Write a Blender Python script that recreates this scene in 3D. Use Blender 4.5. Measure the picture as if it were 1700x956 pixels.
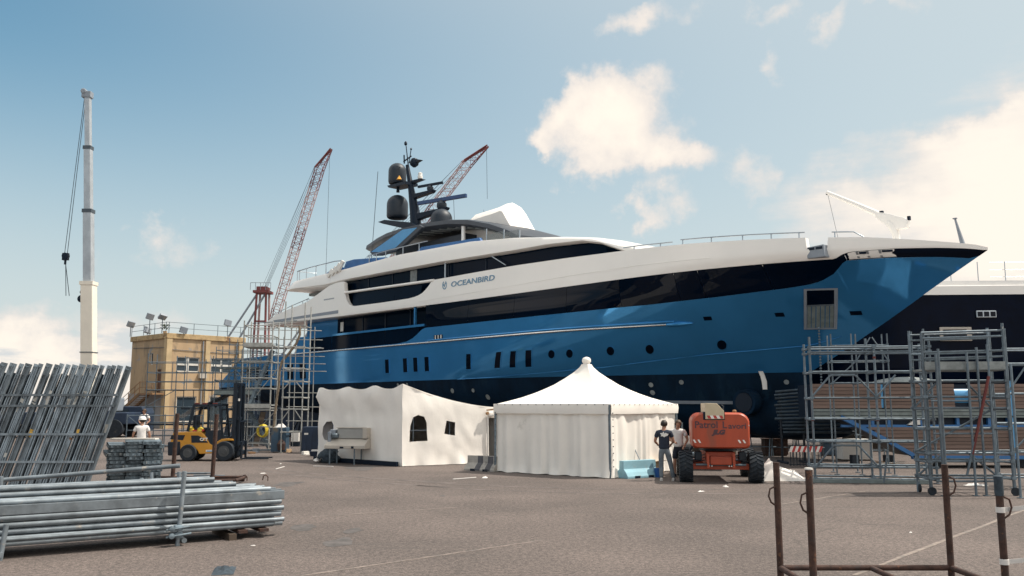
import bpy, bmesh, math, random
from mathutils import Vector, Matrix, noise
from mathutils.geometry import delaunay_2d_cdt
random.seed(7)
R = math.radians
for o in list(bpy.data.objects): bpy.data.objects.remove(o)
scene = bpy.context.scene
COL = scene.collection

# ------------------------------------------------------------------ camera
FPX, CAMH = 1440.0, 2.2                      # focal length in 1700-px units, camera height
PITCH = math.atan(194/1440.0)
cam_d = bpy.data.cameras.new('camera'); cam = bpy.data.objects.new('camera', cam_d); COL.objects.link(cam)
cam.location = (0, 0, CAMH); cam.rotation_euler = (R(90)+PITCH, 0, 0)
cam_d.sensor_width = 36; cam_d.lens = 36*FPX/1700; cam_d.clip_end = 6000; cam_d.clip_start = .1
scene.camera = cam
# ------------------------------------------------------------------ sun, sky, exposure
SUN_AZ = Vector((.96, .10, 0)).normalized(); SUN_EL = R(58)
sdir = Vector((SUN_AZ.x*math.cos(SUN_EL), SUN_AZ.y*math.cos(SUN_EL), math.sin(SUN_EL)))
sl = bpy.data.lights.new('sun', 'SUN'); sl.energy = 2.95; sl.angle = R(.55); sl.color = (1, .92, .81)
so = bpy.data.objects.new('sun', sl); COL.objects.link(so); so.rotation_euler = sdir.to_track_quat('Z', 'Y').to_euler()
so.location = (30, -20, 60)
scene.view_settings.view_transform = 'Standard'; scene.view_settings.look = 'None'
scene.view_settings.exposure = 0.85; scene.view_settings.gamma = 1.0
W = bpy.data.worlds.new('World'); scene.world = W; W.use_nodes = True
wn, wl_ = W.node_tree.nodes, W.node_tree.links
wn.clear()
def px_dir(x, y):
    d = Vector(((x-850)/FPX, math.cos(PITCH), math.sin(PITCH))) + Vector((0, -math.sin(PITCH), math.cos(PITCH)))*((478-y)/FPX)
    return d.normalized()
def wmath(op, a, b=None, c=None, clamp=False):
    n = wn.new('ShaderNodeMath'); n.operation = op; n.use_clamp = clamp
    for i, q in enumerate((a, b, c)):
        if q is None: continue
        if isinstance(q, (int, float)): n.inputs[i].default_value = q
        else: wl_.new(q, n.inputs[i])
    return n.outputs[0]
def build_sky():
    sky = wn.new('ShaderNodeTexSky'); sky.sky_type = 'NISHITA'; sky.sun_disc = False
    sky.sun_elevation = SUN_EL; sky.sun_rotation = math.atan2(SUN_AZ.x, SUN_AZ.y)
    sky.air_density = 1.0; sky.dust_density = 2.2; sky.ozone_density = 1.3; sky.altitude = 0
    tc = wn.new('ShaderNodeTexCoord')
    sep = wn.new('ShaderNodeSeparateXYZ'); wl_.new(tc.outputs['Generated'], sep.inputs[0])
    az = wmath('ARCTAN2', sep.outputs[0], sep.outputs[1]); el = wmath('ARCSINE', sep.outputs[2])
    # warp and cloud detail noises on the direction vector
    def fbm(scale, detail, rough, sx=1, sz=1, off=0):
        mp = wn.new('ShaderNodeMapping'); mp.inputs['Scale'].default_value = (sx, sx, sz); mp.inputs['Location'].default_value = (off, off*.7, off*.3)
        wl_.new(tc.outputs['Generated'], mp.inputs[0])
        n = wn.new('ShaderNodeTexNoise'); n.inputs['Scale'].default_value = scale; n.inputs['Detail'].default_value = detail
        n.inputs['Roughness'].default_value = rough; wl_.new(mp.outputs[0], n.inputs[0]); return n
    n1 = fbm(9, 6, .58); n2 = fbm(26, 5, .6, off=3.1); n3 = fbm(7, 6, .6, sx=1, sz=4.2, off=5.7); n4 = fbm(2.2, 2, .5, sz=1.6, off=1.3)
    nw = wn.new('ShaderNodeSeparateColor'); wl_.new(n1.outputs['Color'], nw.inputs[0])
    azw = wmath('ADD', az, wmath('MULTIPLY', wmath('SUBTRACT', nw.outputs[0], .5), .16))
    elw = wmath('ADD', el, wmath('MULTIPLY', wmath('SUBTRACT', nw.outputs[1], .5), .16))
    def blob(x, y, rx, ry, amp):
        d = px_dir(x, y); a0 = math.atan2(d.x, d.y); e0 = math.asin(d.z)
        u = wmath('DIVIDE', wmath('SUBTRACT', azw, a0), rx/FPX); v = wmath('DIVIDE', wmath('SUBTRACT', elw, e0), ry/FPX)
        q = wmath('ADD', wmath('MULTIPLY', u, u), wmath('MULTIPLY', v, v))
        return wmath('MULTIPLY', wmath('EXPONENT', wmath('MULTIPLY', q, -1.0)), amp)
    def total(bl):
        s = None
        for b in bl:
            r = blob(*b); s = r if s is None else wmath('ADD', s, r)
        return s
    cum = total([(1020, 170, 100, 60, 1.0), (1040, 235, 80, 50, .62), (1135, 250, 75, 30, .85), (950, 170, 30, 38, .45), (905, 215, 26, 22, .75), (985, 270, 50, 30, .5),
                 (1110, 330, 70, 30, .62), (1050, 335, 40, 26, .4), (1070, 15, 110, 30, .62), (1270, 105, 26, 34, .6), (1290, 25, 60, 22, .55), (1390, 70, 40, 26, .45),
                 (1500, 20, 70, 20, .35), (265, 405, 75, 36, .5), (330, 450, 60, 26, .36), (1280, 290, 60, 40, .34)])
    low = total([(1700, 330, 170, 110, .92), (1560, 330, 170, 70, .62), (1380, 350, 110, 50, .55), (1900, 260, 240, 170, .9), (1600, 230, 120, 26, .6),
                 (60, 570, 120, 36, .8), (-150, 560, 200, 50, .8), (190, 580, 70, 50, .6), (60, 640, 400, 40, .7), (1500, 440, 400, 40, .6), (1690, 180, 80, 18, .45)])
    # denser, brighter cloud added outside the view to fill the shaded sides
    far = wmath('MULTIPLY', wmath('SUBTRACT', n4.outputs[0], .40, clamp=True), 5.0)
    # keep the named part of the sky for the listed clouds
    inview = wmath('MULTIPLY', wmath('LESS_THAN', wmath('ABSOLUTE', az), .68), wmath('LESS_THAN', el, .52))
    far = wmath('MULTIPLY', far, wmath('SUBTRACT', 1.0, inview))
    d1 = wmath('ADD', cum, wmath('ADD', wmath('MULTIPLY', wmath('SUBTRACT', n1.outputs[0], .5), 1.25), wmath('MULTIPLY', wmath('SUBTRACT', n2.outputs[0], .5), 1.05)))
    d1 = wmath('MULTIPLY', d1, wmath('MINIMUM', wmath('MULTIPLY', cum, 5.0), 1.0))
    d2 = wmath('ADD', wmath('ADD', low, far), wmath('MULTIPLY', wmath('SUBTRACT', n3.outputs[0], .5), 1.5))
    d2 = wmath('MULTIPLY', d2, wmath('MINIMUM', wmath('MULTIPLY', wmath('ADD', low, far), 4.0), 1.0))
    def ramp(v, a, b):
        m = wn.new('ShaderNodeMapRange'); m.interpolation_type = 'SMOOTHSTEP'
        m.inputs['From Min'].default_value = a; m.inputs['From Max'].default_value = b; wl_.new(v, m.inputs['Value']); return m.outputs[0]
    m1 = ramp(d1, .24, .82); m2 = wmath('MULTIPLY', ramp(d2, .15, 1.0), .92)
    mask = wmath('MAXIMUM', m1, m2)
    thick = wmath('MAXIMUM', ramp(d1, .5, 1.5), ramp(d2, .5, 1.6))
    # teal shift of the clear sky and a pale band of haze by the horizon
    def mixc(f, a, b, mode='MIX'):
        m = wn.new('ShaderNodeMix'); m.data_type = 'RGBA'; m.blend_type = mode
        for s, q in ((m.inputs[0], f), (m.inputs[6], a), (m.inputs[7], b)):
            if isinstance(q, (int, float)): s.default_value = q
            elif isinstance(q, tuple): s.default_value = q + (1,)
            else: wl_.new(q, s)
        return m.outputs[2]
    base = mixc(1.0, sky.outputs[0], (.33, .73, .75), 'MULTIPLY')
    hz = ramp(el, .45, .02)
    sd_ = wn.new('ShaderNodeVectorMath'); sd_.operation = 'DOT_PRODUCT'; wl_.new(tc.outputs['Generated'], sd_.inputs[0]); sd_.inputs[1].default_value = sdir
    hs = wmath('MULTIPLY', ramp(sd_.outputs['Value'], -.06, .74), .82)              # paler towards the sun
    hf = wmath('SUBTRACT', 1.0, wmath('MULTIPLY', wmath('SUBTRACT', 1.0, wmath('MULTIPLY', hz, .9)), wmath('SUBTRACT', 1.0, hs)))
    base = mixc(hf, base, (3.96, 4.18, 4.14))
    ccol = mixc(thick, (4.7, 4.4, 4.15), (6.1, 5.5, 4.8))
    low_grey = mixc(ramp(n3.outputs[0], .52, .40), ccol, (3.9, 4.02, 4.06))
    ccol = mixc(ramp(el, .18, .05), ccol, low_grey)
    ccol = mixc(wmath('MULTIPLY', wmath('MINIMUM', far, 1.0), .9), ccol, (11.0, 10.2, 9.3))      # unseen cloud brightened for more fill light
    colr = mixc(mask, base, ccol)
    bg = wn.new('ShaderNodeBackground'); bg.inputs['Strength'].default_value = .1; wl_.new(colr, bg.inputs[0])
    out = wn.new('ShaderNodeOutputWorld'); wl_.new(bg.outputs[0], out.inputs[0])
build_sky()
try: W.cycles.sampling_method = 'MANUAL'; W.cycles.sample_map_resolution = 256
except Exception: pass

# ------------------------------------------------------------------ helpers
def gp(x, y, z=0.0):                         # photograph pixel -> point on the ground (or a level above it)
    d = px_dir(x, y); t = (z-CAMH)/d.z
    return Vector((d.x*t, d.y*t, z))
def at(x, y, Y):                             # photograph pixel -> point at a depth of Y metres
    d = px_dir(x, y); t = Y/d.y
    return Vector((d.x*t, Y, CAMH+d.z*t))
def tag(o, label=None, cat=None, group=None, kind=None):
    if label: o['label'] = label
    if cat: o['category'] = cat
    if group: o['group'] = group
    if kind: o['kind'] = kind
    return o
def thing(name, label, cat, loc=(0, 0, 0), rz=0, group=None):
    o = bpy.data.objects.new(name, None); COL.objects.link(o); o.location = loc; o.rotation_euler = (0, 0, rz)
    o.empty_display_size = .2
    return tag(o, label, cat, group)
def copy_tree(o, parent=None):
    c = o.copy(); COL.objects.link(c)
    if parent is not None: c.parent = parent
    for ch in o.children: copy_tree(ch, c)
    return c

MATS = {}
def mat(name, col, rough=.5, metal=0.0, var=.12, scale=1.5, bump=0.0, bscale=40, coat=0.0, dirt=None, dirt_scale=2.0, dirt_amt=.5, stretch=None,
        spec=.5, rnd=0.0, dirt2=None, dirt2_scale=6, dirt2_amt=.62, aniso=0, trans=0.0, alpha=1.0, objspace=False):
    m = bpy.data.materials.new(name); m.use_nodes = True; nt = m.node_tree; b = nt.nodes['Principled BSDF']; L = nt.links
    b.inputs['Roughness'].default_value = rough; b.inputs['Metallic'].default_value = metal
    b.inputs['Coat Weight'].default_value = coat; b.inputs['Coat Roughness'].default_value = .04
    b.inputs['Specular IOR Level'].default_value = spec; b.inputs['Transmission Weight'].default_value = trans; b.inputs['Alpha'].default_value = alpha
    if objspace:
        g = nt.nodes.new('ShaderNodeTexCoord'); pos = g.outputs['Object']
    else:
        g = nt.nodes.new('ShaderNodeNewGeometry'); pos = g.outputs['Position']
    if stretch:
        mp = nt.nodes.new('ShaderNodeMapping'); mp.inputs['Scale'].default_value = stretch; L.new(pos, mp.inputs[0]); spos = mp.outputs[0]
    else: spos = pos
    def nz(sc, det=5, p=None):
        n = nt.nodes.new('ShaderNodeTexNoise'); n.inputs['Scale'].default_value = sc; n.inputs['Detail'].default_value = det; n.inputs['Roughness'].default_value = .62
        L.new(p or pos, n.inputs[0]); return n.outputs[0]
    def mix(f, a, c, mode='MIX'):
        x = nt.nodes.new('ShaderNodeMix'); x.data_type = 'RGBA'; x.blend_type = mode
        for s, q in ((x.inputs[0], f), (x.inputs[6], a), (x.inputs[7], c)):
            if isinstance(q, (int, float)): s.default_value = q
            elif isinstance(q, tuple): s.default_value = tuple(q[:3]) + (1,)
            else: L.new(q, s)
        return x.outputs[2]
    def rampf(v, a, c):
        r = nt.nodes.new('ShaderNodeMapRange'); r.inputs['From Min'].default_value = a; r.inputs['From Max'].default_value = c; r.interpolation_type = 'SMOOTHSTEP'
        L.new(v, r.inputs['Value']); return r.outputs[0]
    n1 = nz(scale, 6, spos)
    c = mix(rampf(n1, .3, .7), tuple(q*(1-var) for q in col), tuple(min(1, q*(1+var)) for q in col))
    if rnd:
        oi = nt.nodes.new('ShaderNodeObjectInfo'); r = nt.nodes.new('ShaderNodeMapRange'); r.inputs['To Min'].default_value = 1-rnd; r.inputs['To Max'].default_value = 1+rnd
        L.new(oi.outputs['Random'], r.inputs['Value']); cc = nt.nodes.new('ShaderNodeCombineColor')
        for i in range(3): L.new(r.outputs[0], cc.inputs[i])
        c = mix(1.0, c, cc.outputs[0], 'MULTIPLY')
    if dirt: c = mix(rampf(nz(dirt_scale, 8, spos), dirt_amt, dirt_amt+.12), c, dirt)
    if dirt2: c = mix(rampf(nz(dirt2_scale, 8), dirt2_amt, dirt2_amt+.04), c, dirt2)
    L.new(c, b.inputs['Base Color'])
    rr = nt.nodes.new('ShaderNodeMapRange'); rr.inputs['To Min'].default_value = max(0, rough*.82); rr.inputs['To Max'].default_value = min(1, rough*1.22)
    L.new(nz(scale*3, 4), rr.inputs['Value']); L.new(rr.outputs[0], b.inputs['Roughness'])
    if bump:
        bp = nt.nodes.new('ShaderNodeBump'); bp.inputs['Strength'].default_value = bump; bp.inputs['Distance'].default_value = .02
        L.new(nz(bscale, 5), bp.inputs['Height']); L.new(bp.outputs[0], b.inputs['Normal'])
    MATS[name] = m
    return m
M = MATS
mat('hull_blue', (.045, .24, .515), .08, .5, var=.06, scale=.5, coat=.08, spec=.3, bump=.05, bscale=.55)
mat('antifoul', (.002, .013, .030), .7, 0, spec=.12, var=.35, scale=.9, dirt=(.006, .022, .042), dirt_scale=1.3, dirt_amt=.56, stretch=(1, 1, .35))
mat('boat_white', (.84, .81, .77), .3, 0, var=.03, scale=.3, coat=.35)
mat('dark_glass', (.0006, .004, .012), .03, 0, var=.2, scale=.3, spec=.11, bump=.03, bscale=.5)
mat('cabin_glass', (.001, .007, .019), .05, 0, var=.2, scale=.3, spec=.04)
mat('hardtop_grey', (.028, .036, .05), .5, .0, var=.08)
mat('radome_black', (.009, .018, .031), .5, 0, var=.08)
mat('mast_black', (.005, .013, .027), .45, 0, spec=.2, var=.1)
mat('chrome', (.62, .62, .62), .22, 1, var=.06)
mat('rail_steel', (.35, .39, .43), .3, .9, var=.06)
mat('grey_paint', (.22, .25, .29), .45, 0, var=.1)
mat('teak', (.2, .14, .09), .7, 0, var=.15)
mat('logo_blue', (.15, .28, .40), .35, 0, var=.02)
mat('canvas_blue', (.02, .11, .30), .55, 0, var=.1)
mat('wrap_white', (.83, .79, .74), .55, 0, var=.03, scale=.8, bump=.35, bscale=3.5, spec=.3)
mat('tent_white', (.81, .77, .715), .6, 0, var=.035, scale=1.2, dirt=(.62, .59, .54), dirt_scale=1.1, dirt_amt=.66, bump=.12, bscale=5, spec=.3)
mat('tent_inside', (.30, .30, .31), .8)
mat('galv', (.12, .155, .185), .5, .3, var=.22, scale=5, dirt=(.42, .42, .40), dirt_scale=9, dirt_amt=.62, rnd=.22)
mat('galv_light', (.36, .36, .34), .5, .2, var=.2, scale=5, rnd=.15)
mat('galv_tube', (.185, .215, .24), .42, .3, var=.3, scale=3, dirt=(.36, .335, .30), dirt_scale=5, dirt_amt=.60, dirt2=(.14, .075, .04), dirt2_scale=4, dirt2_amt=.70, rnd=.25)
mat('plank_steel', (.19, .225, .255), .55, .1, var=.35, scale=6, dirt=(.20, .20, .195), dirt_scale=2.6, dirt_amt=.60, dirt2=(.20, .10, .045), dirt2_scale=3.3, dirt2_amt=.68, rnd=.45, stretch=(1, 1, .45))
mat('plank_gap_shade', (.007, .016, .028), .7, .1, var=.4, scale=6, rnd=.3)  # near-black back row, the shade in the plank gaps put into the colour
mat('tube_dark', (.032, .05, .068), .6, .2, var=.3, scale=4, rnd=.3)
mat('splash', (.42, .41, .38), .7, 0, var=.1)
mat('splash_yellow', (.55, .33, .06), .7, 0, var=.1)
mat('deck_steel', (.14, .18, .21), .55, .4, var=.4, scale=8, dirt=(.40, .40, .38), dirt_scale=6, dirt_amt=.58, rnd=.4)
mat('rust', (.055, .028, .021), .85, .1, var=.4, scale=9, dirt=(.045, .03, .028), dirt_scale=6, dirt_amt=.52, dirt2=(.12, .055, .032), dirt2_scale=11, dirt2_amt=.6, bump=.3, bscale=60)
mat('scaf_red', (.13, .025, .022), .6, .1, var=.2)
mat('board_grey', (.22, .24, .24), .75, 0, var=.25, scale=4)
mat('crane_white', (.78, .72, .62), .5, 0, var=.06, scale=.6, dirt=(.55, .47, .38), dirt_scale=.9, dirt_amt=.66)
mat('crane_grey', (.40, .43, .46), .4, .4, var=.1)
mat('crane_red', (.17, .04, .04), .6, 0, var=.2)
mat('crane_pale', (.42, .27, .26), .6, 0, var=.2)
mat('cable', (.07, .09, .11), .6, .3, var=.1)
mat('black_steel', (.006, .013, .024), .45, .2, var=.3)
mat('rubber', (.010, .016, .024), .8, 0, var=.3, scale=6, dirt=(.05, .048, .045), dirt_scale=3, dirt_amt=.58)
mat('rim_grey', (.06, .065, .07), .6, .2, var=.2)
mat('cat_yellow', (.52, .24, .02), .42, 0, var=.08, scale=2, coat=.2, dirt=(.33, .17, .04), dirt_scale=2.5, dirt_amt=.62)
mat('lift_orange', (.36, .055, .02), .45, 0, var=.12, scale=1.5, dirt=(.26, .06, .03), dirt_scale=1.6, dirt_amt=.56, stretch=(1.6, 1.6, .3))
mat('lift_text', (.075, .032, .04), .6)
mat('boom_cream', (.50, .42, .29), .55, 0, var=.1, dirt=(.3, .22, .14), dirt_scale=5, dirt_amt=.62)
mat('sign_red', (.42, .04, .035), .5, 0, var=.1)
mat('sign_white', (.72, .70, .66), .5, 0, var=.05)
mat('clear_glass', (.10, .13, .14), .06, 0, var=.1, alpha=.35)
mat('amber', (.7, .33, .03), .3)
mat('stucco', (.41, .29, .175), .9, 0, var=.12, scale=.7, dirt=(.25, .19, .13), dirt_scale=.8, dirt_amt=.54, stretch=(1, 1, .35), dirt2=(.27, .26, .25), dirt2_scale=.5, dirt2_amt=.60, bump=.2, bscale=12)
mat('stucco_grey', (.30, .275, .26), .9, 0, var=.15, scale=.8, bump=.2, bscale=12)
mat('cornice', (.42, .30, .16), .9, 0, var=.2, scale=1.5, dirt=(.17, .09, .05), dirt_scale=1.6, dirt_amt=.55)
mat('pilaster', (.48, .36, .21), .9, 0, var=.12, scale=1)
mat('window_white', (.62, .60, .56), .5)
mat('window_dark', (.03, .045, .06), .12)
mat('door_brown', (.12, .055, .03), .7)
mat('timber', (.24, .135, .065), .8, 0, var=.25, scale=4, rnd=.25)
mat('concrete', (.36, .34, .31), .9, 0, var=.2, scale=3, dirt=(.20, .19, .18), dirt_scale=2.5, dirt_amt=.55, bump=.3, bscale=30)
mat('concrete_dark', (.09, .09, .10), .9, 0, var=.25, scale=3)
mat('barrier_blue', (.235, .43, .51), .7, 0, var=.1, scale=2, dirt=(.30, .38, .40), dirt_scale=2.5, dirt_amt=.58)
mat('unit_beige', (.44, .40, .35), .5, 0, var=.06)
mat('unit_grey', (.30, .30, .29), .5, 0, var=.08)
mat('cladding', (.165, .112, .092), .7, 0, var=.14, scale=3, rnd=.2, stretch=(.3, 3, 3))
mat('frame_blue', (.025, .13, .33), .5, 0, var=.1)
mat('beam_green', (.17, .205, .205), .6, .2, var=.2, scale=3)
mat('drum_blue', (.06, .27, .52), .35, 0, var=.06)
mat('navy_hull', (.0006, .0035, .013), .12, 0, var=.2, spec=.045)
mat('cabinet_blue', (.035, .075, .12), .6, 0, var=.2, scale=2, dirt=(.14, .12, .09), dirt_scale=1.4, dirt_amt=.6)
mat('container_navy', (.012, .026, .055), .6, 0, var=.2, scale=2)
mat('hose_yellow', (.60, .45, .04), .5)
mat('hose_brown', (.19, .145, .10), .65, 0, var=.2, scale=3)
mat('plastic_blue', (.03, .12, .38), .4)
mat('cardboard', (.44, .31, .19), .8)
mat('skin', (.36, .19, .125), .55, 0, var=.05)
mat('hair', (.018, .013, .01), .6)
mat('hair_brown', (.06, .035, .02), .6)
mat('tee_navy', (.016, .024, .045), .85, 0, var=.2, scale=6)
mat('tee_white', (.74, .72, .70), .85, 0, var=.06, scale=6)
mat('jeans', (.13, .155, .18), .85, 0, var=.22, scale=7)
mat('shorts', (.014, .018, .03), .85, 0, var=.2)
mat('shoe', (.42, .40, .38), .7)
mat('helmet', (.75, .74, .72), .35)
mat('rag', (.03, .045, .06), .9, 0, var=.4, scale=12)
mat('leaf', (.02, .04, .016), .7, 0, var=.4, scale=5, rnd=.2)
mat('bark', (.07, .05, .035), .9)
mat('tape', (.60, .58, .56), .6)
mat('foam', (.62, .58, .52), .8)

class MB:
    def __init__(s): s.v = []; s.f = []
    def add(s, vs, fs):
        k = len(s.v); s.v += [tuple(v) for v in vs]; s.f += [tuple(i+k for i in f) for f in fs]; return s
    def box(s, x0, x1, y0, y1, z0, z1):
        return s.add([(x0, y0, z0), (x1, y0, z0), (x1, y1, z0), (x0, y1, z0), (x0, y0, z1), (x1, y0, z1), (x1, y1, z1), (x0, y1, z1)],
                     [(0, 3, 2, 1), (4, 5, 6, 7), (0, 1, 5, 4), (1, 2, 6, 5), (2, 3, 7, 6), (3, 0, 4, 7)])
    def bar(s, p0, p1, w, h, up=(0, 0, 1)):
        p0, p1 = Vector(p0), Vector(p1); d = (p1-p0).normalized(); up = Vector(up)
        if abs(d.dot(up)) > .99: up = Vector((0, 1, 0))
        x = d.cross(up).normalized(); z = x.cross(d).normalized()
        vs = [p+x*(a*w/2)+z*(b*h/2) for p in (p0, p1) for a, b in ((-1, -1), (1, -1), (1, 1), (-1, 1))]
        return s.add(vs, [(0, 1, 2, 3), (7, 6, 5, 4), (0, 4, 5, 1), (1, 5, 6, 2), (2, 6, 7, 3), (3, 7, 4, 0)])
    def cyl(s, p0, p1, r0, r1=None, n=12, cap=True):
        return s.tube([p0, p1], [r0, r0 if r1 is None else r1], n, cap)
    def tube(s, pts, r, n=8, cap=True):
        pts = [Vector(p) for p in pts]; rs = r if isinstance(r, (list, tuple)) else [r]*len(pts)
        k = len(s.v); ux = None
        for i, p in enumerate(pts):
            d = (pts[min(i+1, len(pts)-1)]-pts[max(i-1, 0)]).normalized()
            if ux is None: ux = d.orthogonal().normalized()
            ux = (ux-d*ux.dot(d)).normalized(); uy = d.cross(ux)
            for j in range(n):
                a = 2*math.pi*j/n; s.v.append(tuple(p+(ux*math.cos(a)+uy*math.sin(a))*rs[i]))
        for i in range(len(pts)-1):
            for j in range(n):
                s.f.append((k+i*n+j, k+i*n+(j+1) % n, k+(i+1)*n+(j+1) % n, k+(i+1)*n+j))
        if cap:
            s.f.append(tuple(k+j for j in range(n))[::-1]); s.f.append(tuple(k+(len(pts)-1)*n+j for j in range(n)))
        return s
    def lathe(s, prof, c=(0, 0, 0), n=24, axis='z'):
        k = len(s.v)
        for r, h in prof:
            for j in range(n):
                a = 2*math.pi*j/n; x, y = r*math.cos(a), r*math.sin(a)
                p = {'z': (x, y, h), 'x': (h, x, y), 'y': (x, h, y)}[axis]
                s.v.append((c[0]+p[0], c[1]+p[1], c[2]+p[2]))
        for i in range(len(prof)-1):
            for j in range(n):
                s.f.append((k+i*n+j, k+i*n+(j+1) % n, k+(i+1)*n+(j+1) % n, k+(i+1)*n+j))
        s.f.append(tuple(k+j for j in range(n))[::-1]); s.f.append(tuple(k+(len(prof)-1)*n+j for j in range(n)))
        return s
    def grid(s, rows, flip=False):
        k = len(s.v); n = len(rows[0])
        for r in rows: s.v += [tuple(p) for p in r]
        for i in range(len(rows)-1):
            for j in range(n-1):
                q = (k+i*n+j, k+i*n+j+1, k+(i+1)*n+j+1, k+(i+1)*n+j)
                s.f.append(q[::-1] if flip else q)
        return s
    def prism(s, poly, m0, m1):              # poly 2-D, m0/m1 map (a,b) to 3-D for the two caps
        n = len(poly); k = len(s.v)
        s.v += [tuple(m0(*p)) for p in poly] + [tuple(m1(*p)) for p in poly]
        s.f.append(tuple(k+i for i in range(n))[::-1]); s.f.append(tuple(k+n+i for i in range(n)))
        for i in range(n): s.f.append((k+i, k+(i+1) % n, k+n+(i+1) % n, k+n+i))
        return s
    def build(s, name, m, parent=None, smooth=None, bevel=0, seg=2, norm=True):
        me = bpy.data.meshes.new(name); me.from_pydata(s.v, [], s.f); me.update()
        if norm or bevel:
            bm = bmesh.new(); bm.from_mesh(me)
            bmesh.ops.remove_doubles(bm, verts=bm.verts, dist=1e-5)
            bmesh.ops.recalc_face_normals(bm, faces=bm.faces)
            if bevel:
                es = [e for e in bm.edges if len(e.link_faces) == 2 and e.calc_face_angle(0) > .5]
                bmesh.ops.bevel(bm, geom=es, offset=bevel, segments=seg, affect='EDGES', profile=.6)
            bm.to_mesh(me); bm.free()
        me.materials.append(M[m] if isinstance(m, str) else m)
        if smooth is not None:
            me.shade_smooth(); me.set_sharp_from_angle(angle=R(smooth))
        o = bpy.data.objects.new(name, me); COL.objects.link(o)
        if parent is not None: o.parent = parent
        return o
def inpoly(p, poly):
    x, y = p; c = False; n = len(poly)
    for i in range(n):
        (x0, y0), (x1, y1) = poly[i], poly[i-1]
        if (y0 > y) != (y1 > y) and x < (x1-x0)*(y-y0)/(y1-y0)+x0: c = not c
    return c
def dense(poly, step):
    out = []
    for i in range(len(poly)):
        a, b = Vector(poly[i]), Vector(poly[(i+1) % len(poly)]); n = max(1, int((b-a).length/step+.5))
        out += [tuple(a.lerp(b, j/n)) for j in range(n)]
    return out
def plate(mb, poly, holes, mapf, thick, step=.3):   # flat outline with holes -> triangulated sheet bent by mapf(a, b, depth), with thickness
    loops = [dense(poly, step)]+[dense(h, step) for h in holes]
    pts, edges = [], []
    for l in loops:
        k = len(pts); pts += [Vector(p) for p in l]; edges += [(k+i, k+(i+1) % len(l)) for i in range(len(l))]
    nb = len(pts)
    xs = [p.x for p in pts]; ys = [p.y for p in pts]
    x = min(xs)+step/2
    while x < max(xs):
        y = min(ys)+step/2
        while y < max(ys):
            if inpoly((x, y), poly) and not any(inpoly((x, y), h) for h in holes): pts.append(Vector((x, y)))
            y += step
        x += step
    vo, eo, fo, ov, oe, of = delaunay_2d_cdt(pts, edges, [], 0, 1e-5)
    keep = []
    for f in fo:
        c = sum((vo[i] for i in f), Vector((0, 0)))/len(f)
        if inpoly(c, poly) and not any(inpoly(c, h) for h in holes): keep.append(tuple(f))
    k = len(mb.v); n = len(vo)
    mb.v += [tuple(mapf(p.x, p.y, 0)) for p in vo]; mb.f += [tuple(k+i for i in f) for f in keep]
    if thick:
        mb.v += [tuple(mapf(p.x, p.y, thick)) for p in vo]; mb.f += [tuple(k+n+i for i in f[::-1]) for f in keep]
        cnt = {}
        for f in keep:
            for i in range(3):
                e = (f[i], f[(i+1) % 3]); cnt[tuple(sorted(e))] = cnt.get(tuple(sorted(e)), []) + [e]
        for es in cnt.values():
            if len(es) == 1: a, b = es[0]; mb.f.append((k+b, k+a, k+n+a, k+n+b))
    return mb
UNIT = {}
def rod(parent, name, p0, p1, r, m, n=10):
    key = (m, n)
    if key not in UNIT:
        mb = MB(); mb.cyl((0, 0, 0), (0, 0, 1), 1, n=n)
        o = mb.build('tube', m, smooth=40); UNIT[key] = o.data; bpy.data.objects.remove(o)
    p0, p1 = Vector(p0), Vector(p1); d = p1-p0
    o = bpy.data.objects.new(name, UNIT[key]); COL.objects.link(o)
    if parent is not None: o.parent = parent
    o.matrix_local = Matrix.Translation(p0) @ d.to_track_quat('Z', 'Y').to_matrix().to_4x4() @ Matrix.Diagonal((r, r, d.length, 1))
    return o
BOXM = {}
def blk(parent, name, c, size, m, rz=0, bevel=0, rot=None):   # a bevelled box that shares its mesh with equal ones
    key = (tuple(round(q, 4) for q in size), m, bevel)
    if key not in BOXM:
        mb = MB(); a, b, h = size; mb.box(-a/2, a/2, -b/2, b/2, -h/2, h/2); o = mb.build(name, m, bevel=bevel); BOXM[key] = o.data; bpy.data.objects.remove(o)
    o = bpy.data.objects.new(name, BOXM[key]); COL.objects.link(o)
    if parent is not None: o.parent = parent
    o.location = c; o.rotation_euler = rot or (0, 0, rz)
    return o
def text_obj(name, s, size, m, parent, mapf, sx=1.0, shear=0.0, ext=.004, bold=0.0):   # lettering as thin mesh; mapf(a, b, d) -> point
    cu = bpy.data.curves.new(name, 'FONT'); cu.body = s; cu.size = size; cu.extrude = ext; cu.offset = bold; cu.resolution_u = 3
    cu.align_x = 'LEFT'; t = bpy.data.objects.new(name, cu); COL.objects.link(t)
    dg = bpy.context.evaluated_depsgraph_get(); me = bpy.data.meshes.new_from_object(t.evaluated_get(dg)); bpy.data.objects.remove(t)
    for v in me.vertices:
        a, b, d = v.co; v.co = mapf(a*sx+b*shear, b, d)
    me.materials.clear(); me.materials.append(M[m]); me.update()
    o = bpy.data.objects.new(name, me); COL.objects.link(o); o.parent = parent
    return o
def lerpf(tab):
    def f(u):
        if u <= tab[0][0]: return tab[0][1]
        for (a, va), (b, vb) in zip(tab, tab[1:]):
            if u <= b: return va+(vb-va)*(u-a)/(b-a) if b > a else vb
        return tab[-1][1]
    return f
def smoothstep(a, b, x):
    t = min(1, max(0, (x-a)/(b-a))); return t*t*(3-2*t)
def fbm(x, y, z=0.0): return noise.noise(Vector((x, y, z)))

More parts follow.
